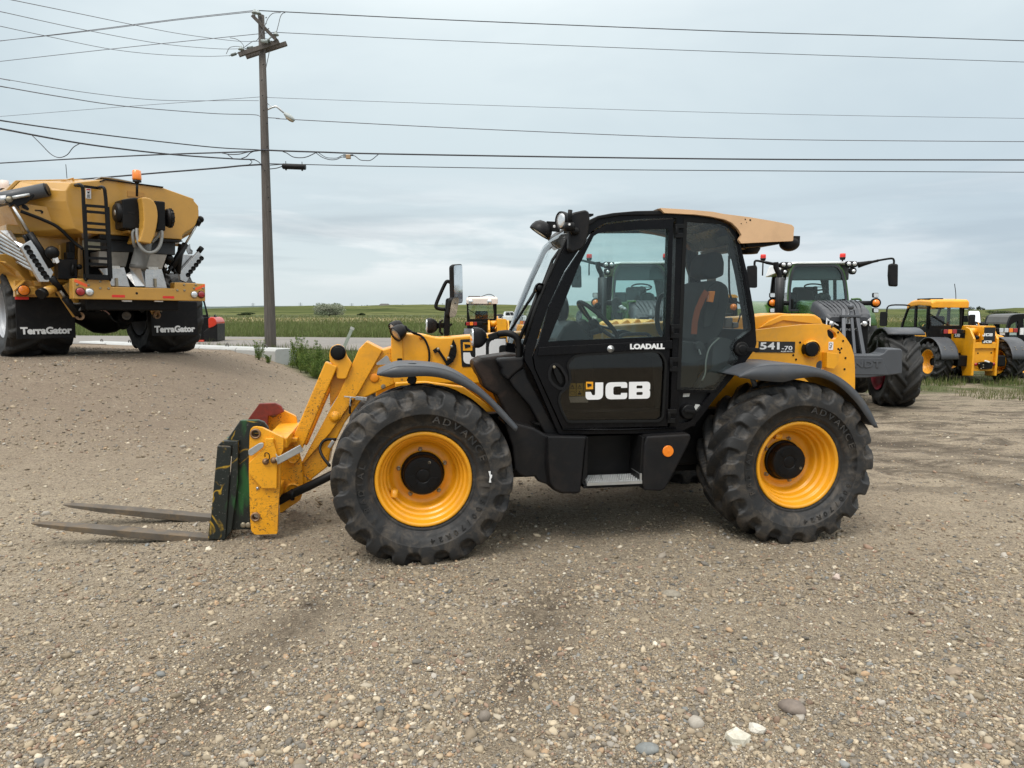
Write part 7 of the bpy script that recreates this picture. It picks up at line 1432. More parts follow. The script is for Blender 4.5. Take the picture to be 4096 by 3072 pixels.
# second tractor, seen through the cab window
tr2 = copy_tree(trc); p0 = on_depth('G', 1290, 900, 14.2); tr2.location = (p0.x - (cx - 0) * math.cos(R(-4)) + YW * math.sin(R(-4)) * 1, 12.5, 0); tr2.rotation_euler = (0, 0, R(-4))
tr2['label'] = 'green tractor with loader mast standing behind the cab of the big telehandler'
F2 = Frame(tr2.location, R(-4))
m = MB()
for x in (1050, 1160): m.plate(F2.q('G', [(x - 18, 830), (x + 14, 830), (x + 20, 1180), (x - 30, 1180)], .5), .5, .62)
m.plate(F2.q('G', [(1035, 810), (1175, 805), (1175, 835), (1040, 840)], .5), .46, .66); m.plate(F2.q('G', [(1085, 840), (1130, 840), (1140, 1180), (1080, 1180)], .55), .55, .66); m.plate(F2.q('G', [(950, 830), (1040, 860), (1020, 960), (930, 1010)], .7), .7, .8); m.build('loader_mast', GRN, tr2, bevel=.01)
m = MB()
for k in range(5): m.tube([F2.p3('G', 900 + k * 22, 920 + (k % 2) * 20, .5), F2.p3('G', 960 + k * 16, 890 + k * 18, .5)], .022, 6)
m.build('hose_coupler', STL, tr2)
m = MB()
for k in range(3): m.tube(spline([F2.p3('G', 900 + 14 * k, 1130, .6), F2.p3('G', 830 + 10 * k, 1000, .6), F2.p3('G', 810 + 14 * k, 830, .6), F2.p3('G', 860 + 8 * k, 775, .6), F2.p3('G', 900 + 8 * k, 830, .6), F2.p3('G', 930 + 6 * k, 920, .6)], 4), .03, 6)
m.build('loader_hose', HOSE, tr2)
# ================================================================ smaller telehandlers behind
def back_tele(name, label, fr, roofmat, front_lamps, key):
    t = thing(name, label, 'telehandler', fr.loc, fr.ang, 'small yellow telehandlers parked in the grass')
    C_ = Frame((12.68, 19.0, -.19), 0.0)      # measured on the one standing at the right
    def cq(pts, y, V_='C'): return C_.q(V_, pts, y)
    def c3(x, y, c): return C_.p3('C', x, y, c)
    def pl(nm, pts, y0, y1, mat, par=None, bevel=.012, holes=()):
        m = MB(); m.plate(cq(pts, y0), y0, y1, holes=holes); return m.build(nm, mat, par or t, bevel=bevel)
    # wheels turn about x
    for x, y, left, k in ((-1.12, .72, True, 'l'), (1.24, .72, False, 'r'), (-1.12, 2.75, True, 'l'), (1.24, 2.75, False, 'r')):
        o = make_wheel(t, (x, y, .545), False, W=.44, Ro=.56, rr=.34, disc=.20, n=14, hubr=.10, hubd=.05, tyre_mat=RUBC, key='bt'); o.rotation_euler = (0, .3 * y, R(-90) if left else R(90))
    # rear body: two cheek plates, cross plate, boom end
    lc = [(1290, 660), (1345, 655), (1395, 740), (1415, 850), (1400, 1380), (1290, 1400), (1240, 1180)]
    xl = C_.py('C', 1412, 900, 0)[0]; xr = C_.py('C', 1785, 900, 0)[0]; zt = C_.py('C', 1600, 650, 0)[1]; zb = C_.py('C', 1600, 1340, 0)[1]; z1 = C_.py('C', 1600, 880, 0)[1]; z2 = C_.py('C', 1600, 975, 0)[1]
    m = MB(); side = [(-.02, zb - .12), (-.02, z1 + .1), (.18, zt - .02), (.35, zt + .02), (.60, zt - .05), (1.3, zt - .25), (1.4, .5), (.9, .45), (.75, .75), (.5, .8), (.38, zb - .15)]
    m.plate(side, xl - .03, xl + .03, axis='x'); m.plate(side, xr - .03, xr + .03, axis='x'); m.box((xl + .03, .05, zb), (xr - .03, .09, z1 - .05)); m.box((xl + .03, -.01, z2), (xr - .03, .10, z1)); ch = m.build('rear_chassis', YEL, t, bevel=.012)
    xb0, xb1 = C_.py('C', 1535, 700, .1)[0], C_.py('C', 1725, 700, .1)[0]
    m = MB(); m.loft([[(x, y, z) for x, z in rounded([(xb0, z1 - .03), (xb1, z1 - .03), (xb1, zt + .06), (xb0, zt + .06)], [.01, .01, .06, .06], 3)] for y in (.02, 2.9)]); bm_ = m.build('boom', YEL, t, bevel=.012)
    m = MB(); m.plate([(xb0 + .01, z1 + .02), (xb1 - .01, z1 + .02), (xb1 - .012, zt + .02), (xb0 + .012, zt + .02)], .012, .018); o = m.build('boom_decal', DECB, bm_)
    a, b = C_.py('C', 1548, 780, .01), C_.py('C', 1712, 732, .01); jcb_letters(WHT, o, (a[0], a[1], b[0], b[1]), .010)
    a, b = C_.py('C', 1550, 885, -.01), C_.py('C', 1690, 848, -.01); m = MB(); m.plate([(a[0] - .02, a[1] - .015), (b[0] + .02, a[1] - .015), (b[0] + .02, b[1] + .015), (a[0] - .02, b[1] + .015)], -.02, .0); o = m.build('number_panel', DECB, ch); jcb_letters(WHT, o, (a[0], a[1], b[0], b[1]), -.022)
    m = MB(); m.tube([(xb0 - .2, .35, zt - .1), (xb0 + .02, .35, zt - .1)], .10, 16); m.tube(spline([c3(1480, 560, .3), c3(1500, 660, .25), c3(1510, 720, .2), c3(1480, 820, .1)], 4), .016, 6); m.build('boom_pivot', YEL, t)
    m = MB(); m.ball(c3(1458, 800, .1), .06, 2); m.build('pivot_cap', BLKM, t)
    m = MB(); m.plate(cq([(1480, 1210), (1545, 1190), (1690, 1190), (1715, 1215), (1690, 1300), (1520, 1310)], -.02), -.06, .06); o = m.build('tow_hitch', BLKM, ch, bevel=.015)
    m = MB(); m.bar(c3(1585, 1172, -.1), c3(1655, 1195, -.1), .05, .04); m.build('hitch_pin', WHT, o, bevel=.01)
    m = MB()
    for x, y in ((1492, 1218), (1560, 1240), (1525, 1298), (1560, 1280)): m.ball(c3(x, y, -.06), .022, 1)
    m.build('hitch_bolt', ZNC, o)
    for x, y in ((1442, 1230), (1725, 1225)):
        m = MB(); m.lathe([(.045, 0), (.04, -.015), (0, -.02)], 14, o=c3(x, y, .0)); m.build('rear_reflector', REDL, ch)
    m = MB()
    for x, y in ((1475, 1052), (1688, 1047)): m.lathe([(.022, -.001), (0, -.003)], 10, o=c3(x, y, .048))
    m.build('plate_hole', BLKM, ch)
    m = MB(); m.plate([(y, z) for y, z in ((.35, zt - .12), (.85, zt - .12), (.85, zt - .28), (.35, zt - .28))], xl - .034, xl - .031, axis='x'); o = m.build('model_decal', DECB, ch)
    tx = text('530', WHT, o, (xl - .036, .80, zt - .255), (R(90), 0, R(-90)), .13, sx=1.2, bold=.003)
    # tail lamps on arms
    def lampbar(x0, x1, y, lens, par=t):
        a = C_.py('C', x0, y + 36, .15); b = C_.py('C', x1, y - 36, .15); m = MB(); m.box((a[0], .15, a[1]), (b[0], .22, b[1])); m.bar((b[0] if x0 < 1300 else a[0], .2, (a[1] + b[1]) / 2), ((b[0] + .3) if x0 < 1300 else (a[0] - .2), .5, (a[1] + b[1]) / 2), .05, .08); o = m.build('tail_lamp', BLKM, par, bevel=.012)
        for x, mt in lens:
            p = C_.py('C', x, y, .15); m = MB(); w_ = .055; m.plate(rounded([(p[0] - w_, p[1] - w_), (p[0] + w_, p[1] - w_), (p[0] + w_, p[1] + w_), (p[0] - w_, p[1] + w_)], .02), .135, .15); m.build('lens', mt, o, bevel=.006)
    lampbar(900, 1240, 705, ((957, REDL), (1027, ORG), (1100, REDL))); lampbar(1770, 2110, 685, ((2073, REDL), (2000, ORG), (1928, LENS), (1848, LENS)))
    # fenders
    for s, x0, x1 in ((-1, -1.13, -.66), (1, .78, 1.26)):
        m = MB(); rows = []
        for tt in np.linspace(R(8), R(140), 12): rows.append([(x, .72 - .66 * math.cos(tt), .56 + .66 * math.sin(tt)) for x in (x0, x0 + .04, x1 - .04, x1)])
        m.grid(rows); o = m.build('fender', GRYP, t, solid=.02)
        m = MB()
        for dx in (.14, .32):
            for k in (0, .07): m.ball((x0 + dx, .72 - .67 * math.cos(R(38 - k * 90)), .56 + .67 * math.sin(R(38 - k * 90))), .018, 1)
        m.build('fender_bolt', ZNC, o)
    # cab
    XL, XR, Y0, Y1 = -1.03, C_.py('C', 1250, 500, .95)[0], .95, 2.35
    zr = C_.py('C', 1000, 290, Y0)[1]; zf = C_.py('C', 1000, 640, Y0)[1]
    prof = [(Y0, zf - .05), (Y0, zr), (Y0 + .35, zr + .12), (Y1 - .55, zr + .10), (Y1 - .28, zr - .06), (Y1 - .05, zf + .15), (Y1 + .05, zf - .12), (Y1 + .05, .55), (Y0 + .1, .55)]
    win1 = [(Y0 + .12, zf + .02), (Y0 + .12, zr - .02), (Y0 + .32, zr + .02), (Y0 + .62, zr + .02), (Y0 + .62, zf + .0)]; win2 = [(Y0 + .72, zf - .02), (Y0 + .72, zr + .02), (Y1 - .56, zr + .02), (Y1 - .34, zr - .1), (Y1 - .12, zf + .13), (Y1 - .06, zf - .08)]
    rp = lambda l: [p for p in l]
    m = MB(); m.plate(prof, XL, XL + .05, axis='x', holes=[win1, win2]); m.build('cab_side', BLKP, t, bevel=.01); m = MB(); m.plate(prof, XR - .05, XR, axis='x', holes=[win1, win2]); cb = m.build('cab_side', BLKP, t, bevel=.01)
    rwq = rounded(cq([(690, 300), (1195, 300), (1205, 615), (720, 620)], Y0), .03); ro = rounded([(XL, zf - .75), (XR, zf - .75), (XR, zr + .02), (XL, zr + .02)], .03)
    m = MB(); m.plate(ro, Y0, Y0 + .05, holes=[rwq]); m.box((XL + .05, Y0 + .05, zf - .5), (XR - .05, Y1, zf - .42)); m.plate([(XL + .05, .6), (XR - .05, .6), (XR - .05, zf + .0), (XL + .05, zf + .0)], Y1 - .02, Y1 + .03); m.build('cab_rear_frame', BLKM, t, bevel=.012)
    m = MB(); m.plate(inset(rwq, -.01), Y0 + .02, Y0 + .024); rw = m.build('rear_window', GLC, t)
    m = MB(); m.plate(inset(rwq, -.02), Y0 - .01, Y0 + .0, holes=[inset(rwq, .018)]); m.build('window_seal', HOSE, t)
    for x_ in (XL + .02, XR - .02):
        for w_ in (win1, win2): m = MB(); m.plate(w_, x_, x_ + .004, axis='x'); m.build('side_window', GLD, t)
    m = MB(); m.grid([[(XL + .06, Y1 + .02, zf - .05), (XR - .06, Y1 + .02, zf - .05)], [(XL + .06, Y1 - .3, zr - .05), (XR - .06, Y1 - .3, zr - .05)]]); m.build('windscreen', GLC, t)
    m = MB(); m.bar(c3(705, 420, Y0 - .02), c3(965, 585, Y0 - .02), .03, .02); m.ball(c3(965, 585, Y0 - .02), .03, 1); m.build('wiper', HOSE, rw)
    rr_ = [(XL - .02, zr - .02), (XR + .03, zr - .02), (XR + .03, zr + .14), (XR - .02, zr + .17), (XL + .1, zr + .17), (XL - .02, zr + .12)]
    m = MB(); m.loft([[(x, y, z - dz) for x, z in rr_] for y, dz in ((Y0 - .16, .05), (Y0 - .10, 0), (Y0 + .5, -.03), (Y1 - .5, .0), (Y1 - .3, .08))]); m.build('cab_roof', roofmat, t, bevel=.03, seg=3)
    m = MB(); m.box((XL + .05, Y0 + .1, zr + .15), (XL + .45, Y1 - .7, zr + .21)); m.build('roof_grille', BLKM, t, bevel=.01)
    if front_lamps:
        for x in (XL + .12, XR - .25):
            m = MB(); m.lathe([(.085, .02), (.085, 0), (.07, -.02), (0, -.03)], 18, o=(x, Y0 - .16, zr + .02)); m.build('roof_lamp', LENS, t)
        m = MB(); m.tube(spline([(XL + .45, Y0 + .3, zr + .18), (XL + .7, Y0 + .4, zr + .27), (XR - .15, Y0 + .4, zr + .26), (XR - .05, Y0 + .3, zr + .19)], 4), .012, 6); m.build('roof_wire', HOSE, t)
    else:
        for x in (880, 1262):
            m = MB(); a = c3(x, 290, Y0 - .1); m.box((a.x - .10, Y0 - .12, a.z - .09), (a.x + .10, Y0 - .04, a.z + .09)); o = m.build('roof_lamp', BLKM, t, bevel=.01)
            m = MB()
            for i in range(3):
                for j in range(2): m.box((a.x - .08 + i * .06, Y0 - .125, a.z - .06 + j * .07), (a.x - .04 + i * .06, Y0 - .12, a.z - .02 + j * .07))
            m.build('lens', LENS, o)
        m = MB(); m.tube(spline([c3(1122, 190, 1.3), c3(1118, 80, 1.3), c3(1100, -60, 1.3)], 4), .010, 5); m.build('whip_antenna', BLKM, t)
        m = MB(); m.tube(spline([(XL + .02, Y1 - .5, zr - .0), (XL - .2, Y1 - .4, zr + .03), (XL - .55, Y1 - .3, zr - .0), (XL - .60, Y1 - .3, zr - .25)], 4), .022, 6); m.build('mirror_arm', BLKM, t)
        oriented_panel('mirror', (XL - .72, Y1 - .35, zr - .38), .26, .42, (-.95, -.3, 0), .05, PLA, t, .05)
        oriented_panel('mirror', c3(1390, 540, 2.3), .30, .40, (.5, -.85, 0), .06, PLA, t, .06); oriented_panel('mirror', c3(1420, 485, 2.6), .34, .46, (-.2, -1, .35), .05, PLA, t, .06, CHR); oriented_panel('mirror', c3(1276, 500, 2.8), .16, .2, (0, -1, .3), .05, PLA, t, .03, CHR)
        m = MB(); m.tube([c3(1410, 640, 2.3), c3(1440, 560, 2.4), c3(1545, 595, 2.4)], .035, 8); m.ball(c3(1545, 595, 2.4), .09, 2); m.build('boom_lamp', BLKM, t)
    # seat and door strip
    m = MB(); m.box((XL + .25, Y0 + .45, .8), (XR - .25, Y0 + .95, zf + .0)); m.box((XL + .28, Y0 + .38, zf - .1), (XR - .28, Y0 + .5, zf + .32)); m.build('seat', SEATM, t, bevel=.06, seg=3)
    m = MB(); c = Vector(((XL + XR) / 2, Y1 - .45, zf + .05)); m.tube([c + Vector((.19 * math.cos(a), .14 * math.sin(a), .1 * math.sin(a))) for a in np.linspace(0, 6.2832, 25)], .018, 6, caps=False); m.tube([c, c + Vector((0, .25, -.4))], .06); m.build('steering_wheel', BLKM, t)
    m = MB(); m.plate([(Y0 + .10, zf - .14), (Y1 - .02, zf - .14), (Y1 - .02, zf - .26), (Y0 + .05, zf - .26)], XL - .008, XL, axis='x'); ds = m.build('door_strip', YEL, t)
    text('PLUS', WHT, ds, (XL - .012, Y1 - .25, zf - .245), (R(90), 0, R(-90)), .12, sx=1.3)
    m = MB(); m.box((-.6, .2, .45), (.7, 3.0, .75)); m.lathe([(.10, -1.0), (.10, -.3), (.2, 0), (.10, .4), (.10, 1.1)], 16, o=(0, .72, .545), axis='x'); m.box((.62, 1.2, .6), (1.2, 2.3, zt - .25)); m.build('chassis', BLKM, t, bevel=.03)
    m = MB(); m.loft([[(.64, 1.0, .6), (1.2, 1.0, .6), (1.2, 1.0, zt - .25), (.64, 1.0, zt - .1)], [(.64, 2.4, .6), (1.2, 2.4, .6), (1.2, 2.4, zt - .2), (.64, 2.4, zt - .05)]]); m.build('engine_pod', YEL, t, bevel=.06, seg=3)
    return t
def strip_(o, names):
    for c in list(o.children):
        if c.name.split('.')[0] in names:
            for g in list(c.children): bpy.data.objects.remove(g)
            bpy.data.objects.remove(c)
        else: strip_(c, names)
bt1 = back_tele('telehandler', 'small yellow telehandler with a yellow cab roof seen from behind on patchy grass', Frame((12.68, 19.0, -.19), 0), surf('telehandler roof yellow', (.80, .345, .009), .4, coat=.2), False, 'a')
pw_ = on_depth('H', 1010, 800, 23.0)
bt2 = back_tele('telehandler', 'telehandler with a pinkish white cab roof standing behind the yellow boom', Frame((pw_.x + .52, 23.0, Hs(-.5, 23.5) - .03), R(4)), WHTP, True, 'b'); strip_(bt2, ('boom_decal', 'number_panel', 'model_decal', 'door_strip'))
# compact loader at the right edge
Lf = Frame((15.55, 21.0, Hs(15.5, 21.5)), R(-3)); ld = thing('compact_loader', 'compact loader with a black cab cut off by the right edge of the photo', 'compact loader', Lf.loc, Lf.ang)
lq = lambda pts, y: Lf.q('C', pts, y)
m = MB(); o1 = rounded(lq([(1930, 1080), (1935, 700), (1965, 560), (2000, 470), (2030, 440), (2110, 425), (2400, 415), (2600, 470), (2620, 1080)], 0), .05)
h1 = rounded(lq([(1975, 830), (1985, 660), (2010, 590), (2120, 530), (2120, 800), (2000, 850)], 0), .03); h2 = rounded(lq([(2200, 780), (2200, 500), (2480, 500), (2520, 780)], 0), .03)
m.plate(o1, 0, .08, holes=[h1, h2]); m.plate(o1, 1.1, 1.18, holes=[h1, h2]); m.build('cab', BLKM, ld, bevel=.02)
m = MB(); top = lq([(1965, 560), (2000, 470), (2030, 440), (2110, 425), (2400, 415), (2600, 470)], 0); m.plate(top + [(a, b - .06) for a, b in top[::-1]], .08, 1.1); m.build('cab_roof', surf('grey loader roof', (.10, .10, .095), .5), ld, bevel=.02)
m = MB(); m.plate(h1, .03, .034); m.plate(h2, .03, .034); m.build('cab_window', GLD, ld)
m = MB(); a = Lf.py('C', 2178, 700, -.02); m.box((a[0] - .05, -.03, a[1] - .1), (a[0] + .05, .0, a[1] + .1)); m.build('cab_label', WHT, ld)
zc_ = Hs(15.5, 21.5); m = MB(); b0 = Lf.py('C', 1930, 1000, 0)[0]; m.box((b0, .05, .35), (b0 + 1.7, 1.15, 1.0)); m.build('body', BLKM, ld, bevel=.05)
for x in (b0 + .35, b0 + 1.35):
    for y in (-.28, 1.12): make_wheel(ld, (x, y, .40), y > 0, W=.34, Ro=.42, rr=.24, disc=.1, n=12, hubr=.08, hubd=.04, tyre_mat=RUBC, key='ld')
# red and black utility loader behind the spreader
Uf = Frame((on_depth('I', 2150, 600, 26.0).x, 26.0, Hs(-10.5, 26)), R(8)); ul = thing('utility_loader', 'red and black loader half hidden behind the spreader right mud flap', 'loader', Uf.loc, Uf.ang)
uq = lambda pts, y, V_='RB': Uf.q(V_, pts, y)
m = MB(); co_ = uq([(-120, 60), (50, 62), (70, 100), (95, 200), (98, 215), (-120, 215)], 0); m.plate(co_, 0, .06, holes=[inset(uq([(-110, 72), (40, 74), (62, 110), (82, 200), (-110, 200)], 0), .01)]); m.plate(uq([(-120, 215), (98, 212), (104, 380), (-120, 385)], 0), 0, 1.2); m.build('cab', BLKM, ul, bevel=.03)
m = MB(); m.plate(uq([(-110, 72), (40, 74), (62, 110), (82, 200), (-110, 200)], 0), .03, .034); m.build('cab_window', GLD, ul)
m = MB(); m.plate(rounded(uq([(98, 225), (118, 212), (140, 218), (158, 240), (160, 264), (140, 282), (100, 296)], 0), .05), -.05, 1.1); rd = m.build('hood', surf('loader red paint', (.55, .035, .012), .35, coat=.4), ul, bevel=.05)
m = MB(); m.plate(uq([(118, 212), (124, 196), (132, 214)], 0), .3, .5); m.build('hood_fin', BLKM, rd)
m = MB(); m.plate(uq([(60, 320), (100, 290), (161, 260), (163, 390), (140, 404), (70, 404)], 0), -.02, 1.1); m.build('rear_bumper', PLA, ul, bevel=.03)
m = MB(); m.plate(uq([(-60, 380), (68, 380), (68, 402), (-60, 404)], 0), -.06, .3); m.build('side_guard', surf('loader red paint', (.55, .035, .012), .35), ul, bevel=.02)
zz = Uf.py('RB', 100, 404, 0)[1]
for x in (-.6, .0):
    for y in (.35, 1.0): make_wheel(ul, (x, y, .42), y > .5, W=.3, Ro=.43, rr=.24, disc=.1, n=12, hubr=.08, hubd=.04, tyre_mat=RUBC, key='ld')
# pale pickup far off by the white roofed machine
Pf = Frame((on_depth('H', 1460, 860, 62).x, 62.0, 0), R(5)); zp = Pf.py('H', 1460, 985, 0)[1]; Pf.loc.z = zp; pk = thing('pickup', 'white pickup truck far off between the white roofed telehandler and the windscreen', 'pickup', Pf.loc, Pf.ang)
pq = lambda pts, y: Pf.q('H', pts, y)
m = MB(); m.plate(rounded(pq([(1200, 975), (1200, 900), (1365, 890), (1700, 890), (1710, 975)], 0), .1), -.1, 1.7); bd = m.build('body', surf('white car paint', (.72, .73, .74), .3, coat=.4), pk, bevel=.06)
m = MB(); m.plate(rounded(pq([(1350, 893), (1368, 826), (1490, 822), (1540, 893)], 0), .08), 0, 1.6); m.build('cab', surf('white car paint', (.72, .73, .74), .3), pk, bevel=.05)
m = MB(); m.plate(pq([(1368, 888), (1378, 838), (1430, 836), (1445, 888)], -.01), -.02, 1.62); m.plate(pq([(1452, 888), (1440, 836), (1480, 835), (1510, 888)], -.01), -.02, 1.62); m.build('window', surf('dark car glass', (.02, .022, .025), .1), pk)
for x in (pq([(1290, 900)], 0)[0][0], pq([(1610, 900)], 0)[0][0]):
    for y in (-.1, 1.45): m = MB(); m.lathe([(0, 0), (.2, 0), (.34, .02), (.36, .05), (.36, .22), (0, .24)], 20, o=(x, y, .3)); m.build('wheel', RUBC, pk)
# amber topped sprayer cab glimpsed through the rear quarter window
Yf = Frame((on_depth('R4', 1500, 700, 15).x, 15.0, 0), R(-6)); yt = thing('sprayer', 'yellow machine glimpsed through the rear cab glass beside the seat', 'sprayer', Yf.loc, Yf.ang)
yq = lambda pts, y: Yf.q('R4', pts, y)
m = MB(); m.plate(rounded(yq([(1440, 645), (1462, 626), (1560, 628), (1580, 650)], 0), .05), -.1, 1.3); m.build('cab_roof', YEL, yt, bevel=.03)
m = MB(); m.plate(yq([(1450, 650), (1575, 650), (1580, 840), (1440, 840)], 0), 0, 1.2, holes=[inset(yq([(1450, 650), (1575, 650), (1580, 790), (1440, 790)], 0), .10)]); m.build('cab_frame', BLKM, yt, bevel=.02)
m = MB(); m.plate(yq([(1480, 670), (1505, 670), (1505, 760), (1480, 760)], 0), .4, .5); m.box((-.9, -.1, .6), (1.0, 1.3, 1.35)); m.build('body', YEL, yt, bevel=.05)
m = MB(); c = Yf.p3('R4', 1550, 710, -.1); m.lathe([(.07, 0), (.06, -.03), (0, -.04)], 16, o=c); m.build('turn_signal', ORG, yt)
for x in (-.5, .7):
    for y in (-.1, .95): make_wheel(yt, (x, y, .54), y > .5, W=.34, Ro=.56, rr=.34, disc=.12, n=14, hubr=.10, hubd=.05, tyre_mat=RUBC, key='yt')
# ================================================================ utility pole, wires, barrier
YP = 23.2
def w3(V_, x, y, Y=YP): return on_depth(V_, x, y, Y)
pb = w3('P2', 650, 1652); foot = on_depth('O', 1083, 1400, YP); gzp = Hs(foot.x, YP)
pole = thing('utility_pole', 'tall grey wooden utility pole with crossed arms and a street lamp', 'utility pole', (foot.x, YP, gzp))
PO = Vector((foot.x, YP, gzp))
WOOD, N, L, B = nodes('weathered pole wood'); tc = N.new('ShaderNodeTexCoord').outputs['Object']; mp = N.new('ShaderNodeMapping'); mp.inputs['Scale'].default_value = (14, 14, .5); L.new(tc, mp.inputs[0])
n1 = noise(N, L, 2.2, 6, mp.outputs[0], .7); c = mix(N, L, ramp(N, L, n1, .3, .7), (.060, .052, .046), (.150, .132, .118)); c = mix(N, L, ramp(N, L, noise(N, L, 1.1, 3, tc), .45, .65, 0, .5), c, (.085, .068, .055)); L.new(c, B.inputs['Base Color']); B.inputs['Roughness'].default_value = .9
bp = N.new('ShaderNodeBump'); bp.inputs['Strength'].default_value = .8; bp.inputs['Distance'].default_value = .02; L.new(n1, bp.inputs['Height']); L.new(bp.outputs[0], B.inputs['Normal'])
def wp(V_, x, y, Y=YP): return w3(V_, x, y, Y) - PO
top = wp('P1', 950, 300); r0 = .5 * (on_depth('O', 1107, 1380, YP).x - on_depth('O', 1062, 1380, YP).x); r1 = .5 * (on_depth('P1', 1005, 330, YP).x - on_depth('P1', 887, 330, YP).x)
m = MB(); m.tube([Vector((0, 0, -.8)), Vector((0, 0, 0)), Vector((top.x * .33, 0, top.z * .33)), Vector((top.x * .66, 0, top.z * .66)), Vector((top.x, 0, top.z))], [r0, r0, r0 * .67 + r1 * .33, r0 * .33 + r1 * .67, r1], 18); shaft = m.build('shaft', WOOD, pole)
m = MB(); m.bar(wp('P1', 510, 1070, YP - .35), wp('P1', 1300, 815, YP - .02), .115, .13); m.build('crossarm', WOOD, pole, bevel=.008)
m = MB(); m.bar(wp('P1', 652, 1110, YP + .0), wp('P1', 1448, 850, YP + .32), .115, .13); m.build('crossarm', WOOD, pole, bevel=.008)
m = MB(); m.bar(wp('P1', 775, 300, YP - .3), wp('P1', 1245, 780, YP - .1), .10, .13, up=(0, 1, 0)); m.build('slanted_arm', WOOD, pole, bevel=.008)
m = MB(); m.bar(wp('P1', 905, 440, YP - .2), wp('P1', 1010, 770, YP - .2), .04, .05); m.build('arm_brace', surf('weathered iron', (.10, .09, .085), .6, metal=.4), pole)
INS = surf('grey porcelain', (.30, .34, .33), .3, coat=.3)
def insul(V_, x, y, Y):
    c = wp(V_, x, y, Y); m = MB(); m.lathe([(0, .085), (.03, .08), (.035, .05), (.05, .045), (.055, .03), (.09, .0), (.095, -.03), (.06, -.035), (.02, -.04), (.016, -.13), (0, -.13)], 16, o=c, axis='z'); return m.build('insulator', INS, pole)
insul('P1', 825, 240, YP - .3); insul('P1', 893, 255, YP - .2); insul('P1', 1235, 670, YP - .1); insul('P1', 562, 955, YP - .35)
def dead(a, b, Y):
    A_, B_ = wp('P1', *a, Y), wp('P1', *b, Y); d = B_ - A_; m = MB(); m.tube([A_, A_ + d * .2, A_ + d * .22, A_ + d * .80, A_ + d * .82, B_], [.012, .012, .042, .042, .012, .012], 10); m.build('strain_insulator', surf('dark porcelain', (.10, .12, .11), .35), pole)
dead((500, 1035), (330, 1090), YP - .35); dead((835, 915), (640, 950), YP - .25); dead((1160, 800), (960, 800), YP - .2)
m = MB(); m.tube([wp('P1', 950, 800, YP - .25), wp('P1', 1080, 810, YP - .25)], .055, 12); m.tube([wp('P1', 1085, 790, YP - .25), wp('P1', 1140, 710, YP - .25)], .025, 8); m.build('cutout_switch', INS, pole)
for pts, r, Y in (([(1420, 245), (1370, 262), (1325, 330), (1290, 470), (1250, 625)], .010, YP - .1), ([(1330, 245), (1180, 260), (1090, 350), (1040, 460), (980, 600), (900, 740), (850, 800), (780, 810), (610, 930)], .010, YP - .3), ([(340, 738), (440, 755), (530, 800), (600, 880), (605, 940)], .009, YP - .3), ([(270, 1050), (325, 940), (400, 910), (500, 905), (560, 925)], .009, YP - .35), ([(1110, 1000), (1085, 1130), (1060, 1240), (1045, 1320)], .012, YP - .1), ([(900, 760), (990, 745), (1110, 760), (1190, 690)], .007, YP - .15)):
    m = MB(); m.tube(spline([wp('P1', x, y, Y) for x, y in pts], 5), r, 6); m.build('jumper_wire', surf('jumper grey', (.12, .12, .125), .5), pole)
m = MB()
for V_, x, y in (('P1', 1040, 350), ('P1', 1035, 467), ('P1', 1085, 568), ('P1', 980, 1268), ('P1', 955, 1570), ('P2', 585, 130), ('P2', 600, 305), ('P2', 640, 455), ('P2', 640, 730), ('P2', 612, 1012), ('P2', 648, 1205), ('P2', 655, 1330), ('P2', 675, 1495)): c = wp(V_, x, y, YP - .16); m.tube([c, c + Vector((.04, -.05, 0))], .014, 6)
m.build('pole_bolt', BLKM, pole)
# street lamp on its bent arm
m = MB(); m.tube(spline([wp('P2', 645, 290, YP), wp('P2', 700, 265, YP), wp('P2', 748, 252, YP)], 3) + [wp('P2', 760, 258, YP), wp('P2', 870, 350, YP)], .030, 10); m.tube([wp('P2', 650, 220, YP), wp('P2', 720, 270, YP)], .012, 6); la = m.build('lamp_arm', STL, pole)
d = (wp('P2', 955, 415, YP) - wp('P2', 855, 345, YP)).normalized(); c = wp('P2', 905, 375, YP)
m = MB(); m.ball((0, 0, 0), .21, 3, (1, .55, .38)); o = m.build('lamp_head', surf('lamp housing', (.36, .39, .38), .4), la, loc=c, rot=(0, math.atan2(-d.z, d.x), 0))
m = MB(); m.ball((.04, 0, -.05), .16, 3, (1, .6, .38)); m.build('lamp_lens', surf('aged lamp lens', (.38, .31, .22), .25), o)
# ---- overhead wires, each one a thing
WIRE = surf('overhead cable', (.035, .036, .045), .5); WIREL = surf('thin bare wire', (.11, .11, .13), .5)
def wire(label, segs, r, mat, sag=0):
    """segs: list of (view, x, y, depth)"""
    P = [on_depth(*s) for s in segs]; P.append(P[-1] + (P[-1] - P[-2]).normalized() * 9); a = P[0]; m = MB(); m.tube([p - a for p in spline(P, 8)], r, 6); o = m.build('overhead_wire', mat, None); o.location = a
    return props(o, label, 'wire', 'overhead wires')
wire('uppermost wire running right from the pole top', [('P1', 893, 205, YP - .2), ('O', 1800, 80, 23.6), ('O', 2900, 125, 24.2), ('O', 3500, 143, 24.8), ('O', 4300, 170, 25.5)], .014, WIRE)
wire('second wire from the top on the right of the pole', [('P1', 1240, 632, YP - .1), ('O', 1800, 163, 23.6), ('O', 2900, 207, 24.2), ('O', 4300, 255, 25.5)], .009, WIRE)
wire('upper of the paired wires falling left from the pole top', [('P1', 825, 203, YP - .3), ('O', 700, 77, 24), ('O', 300, 128, 25), ('O', -200, 188, 26.5)], .010, WIREL)
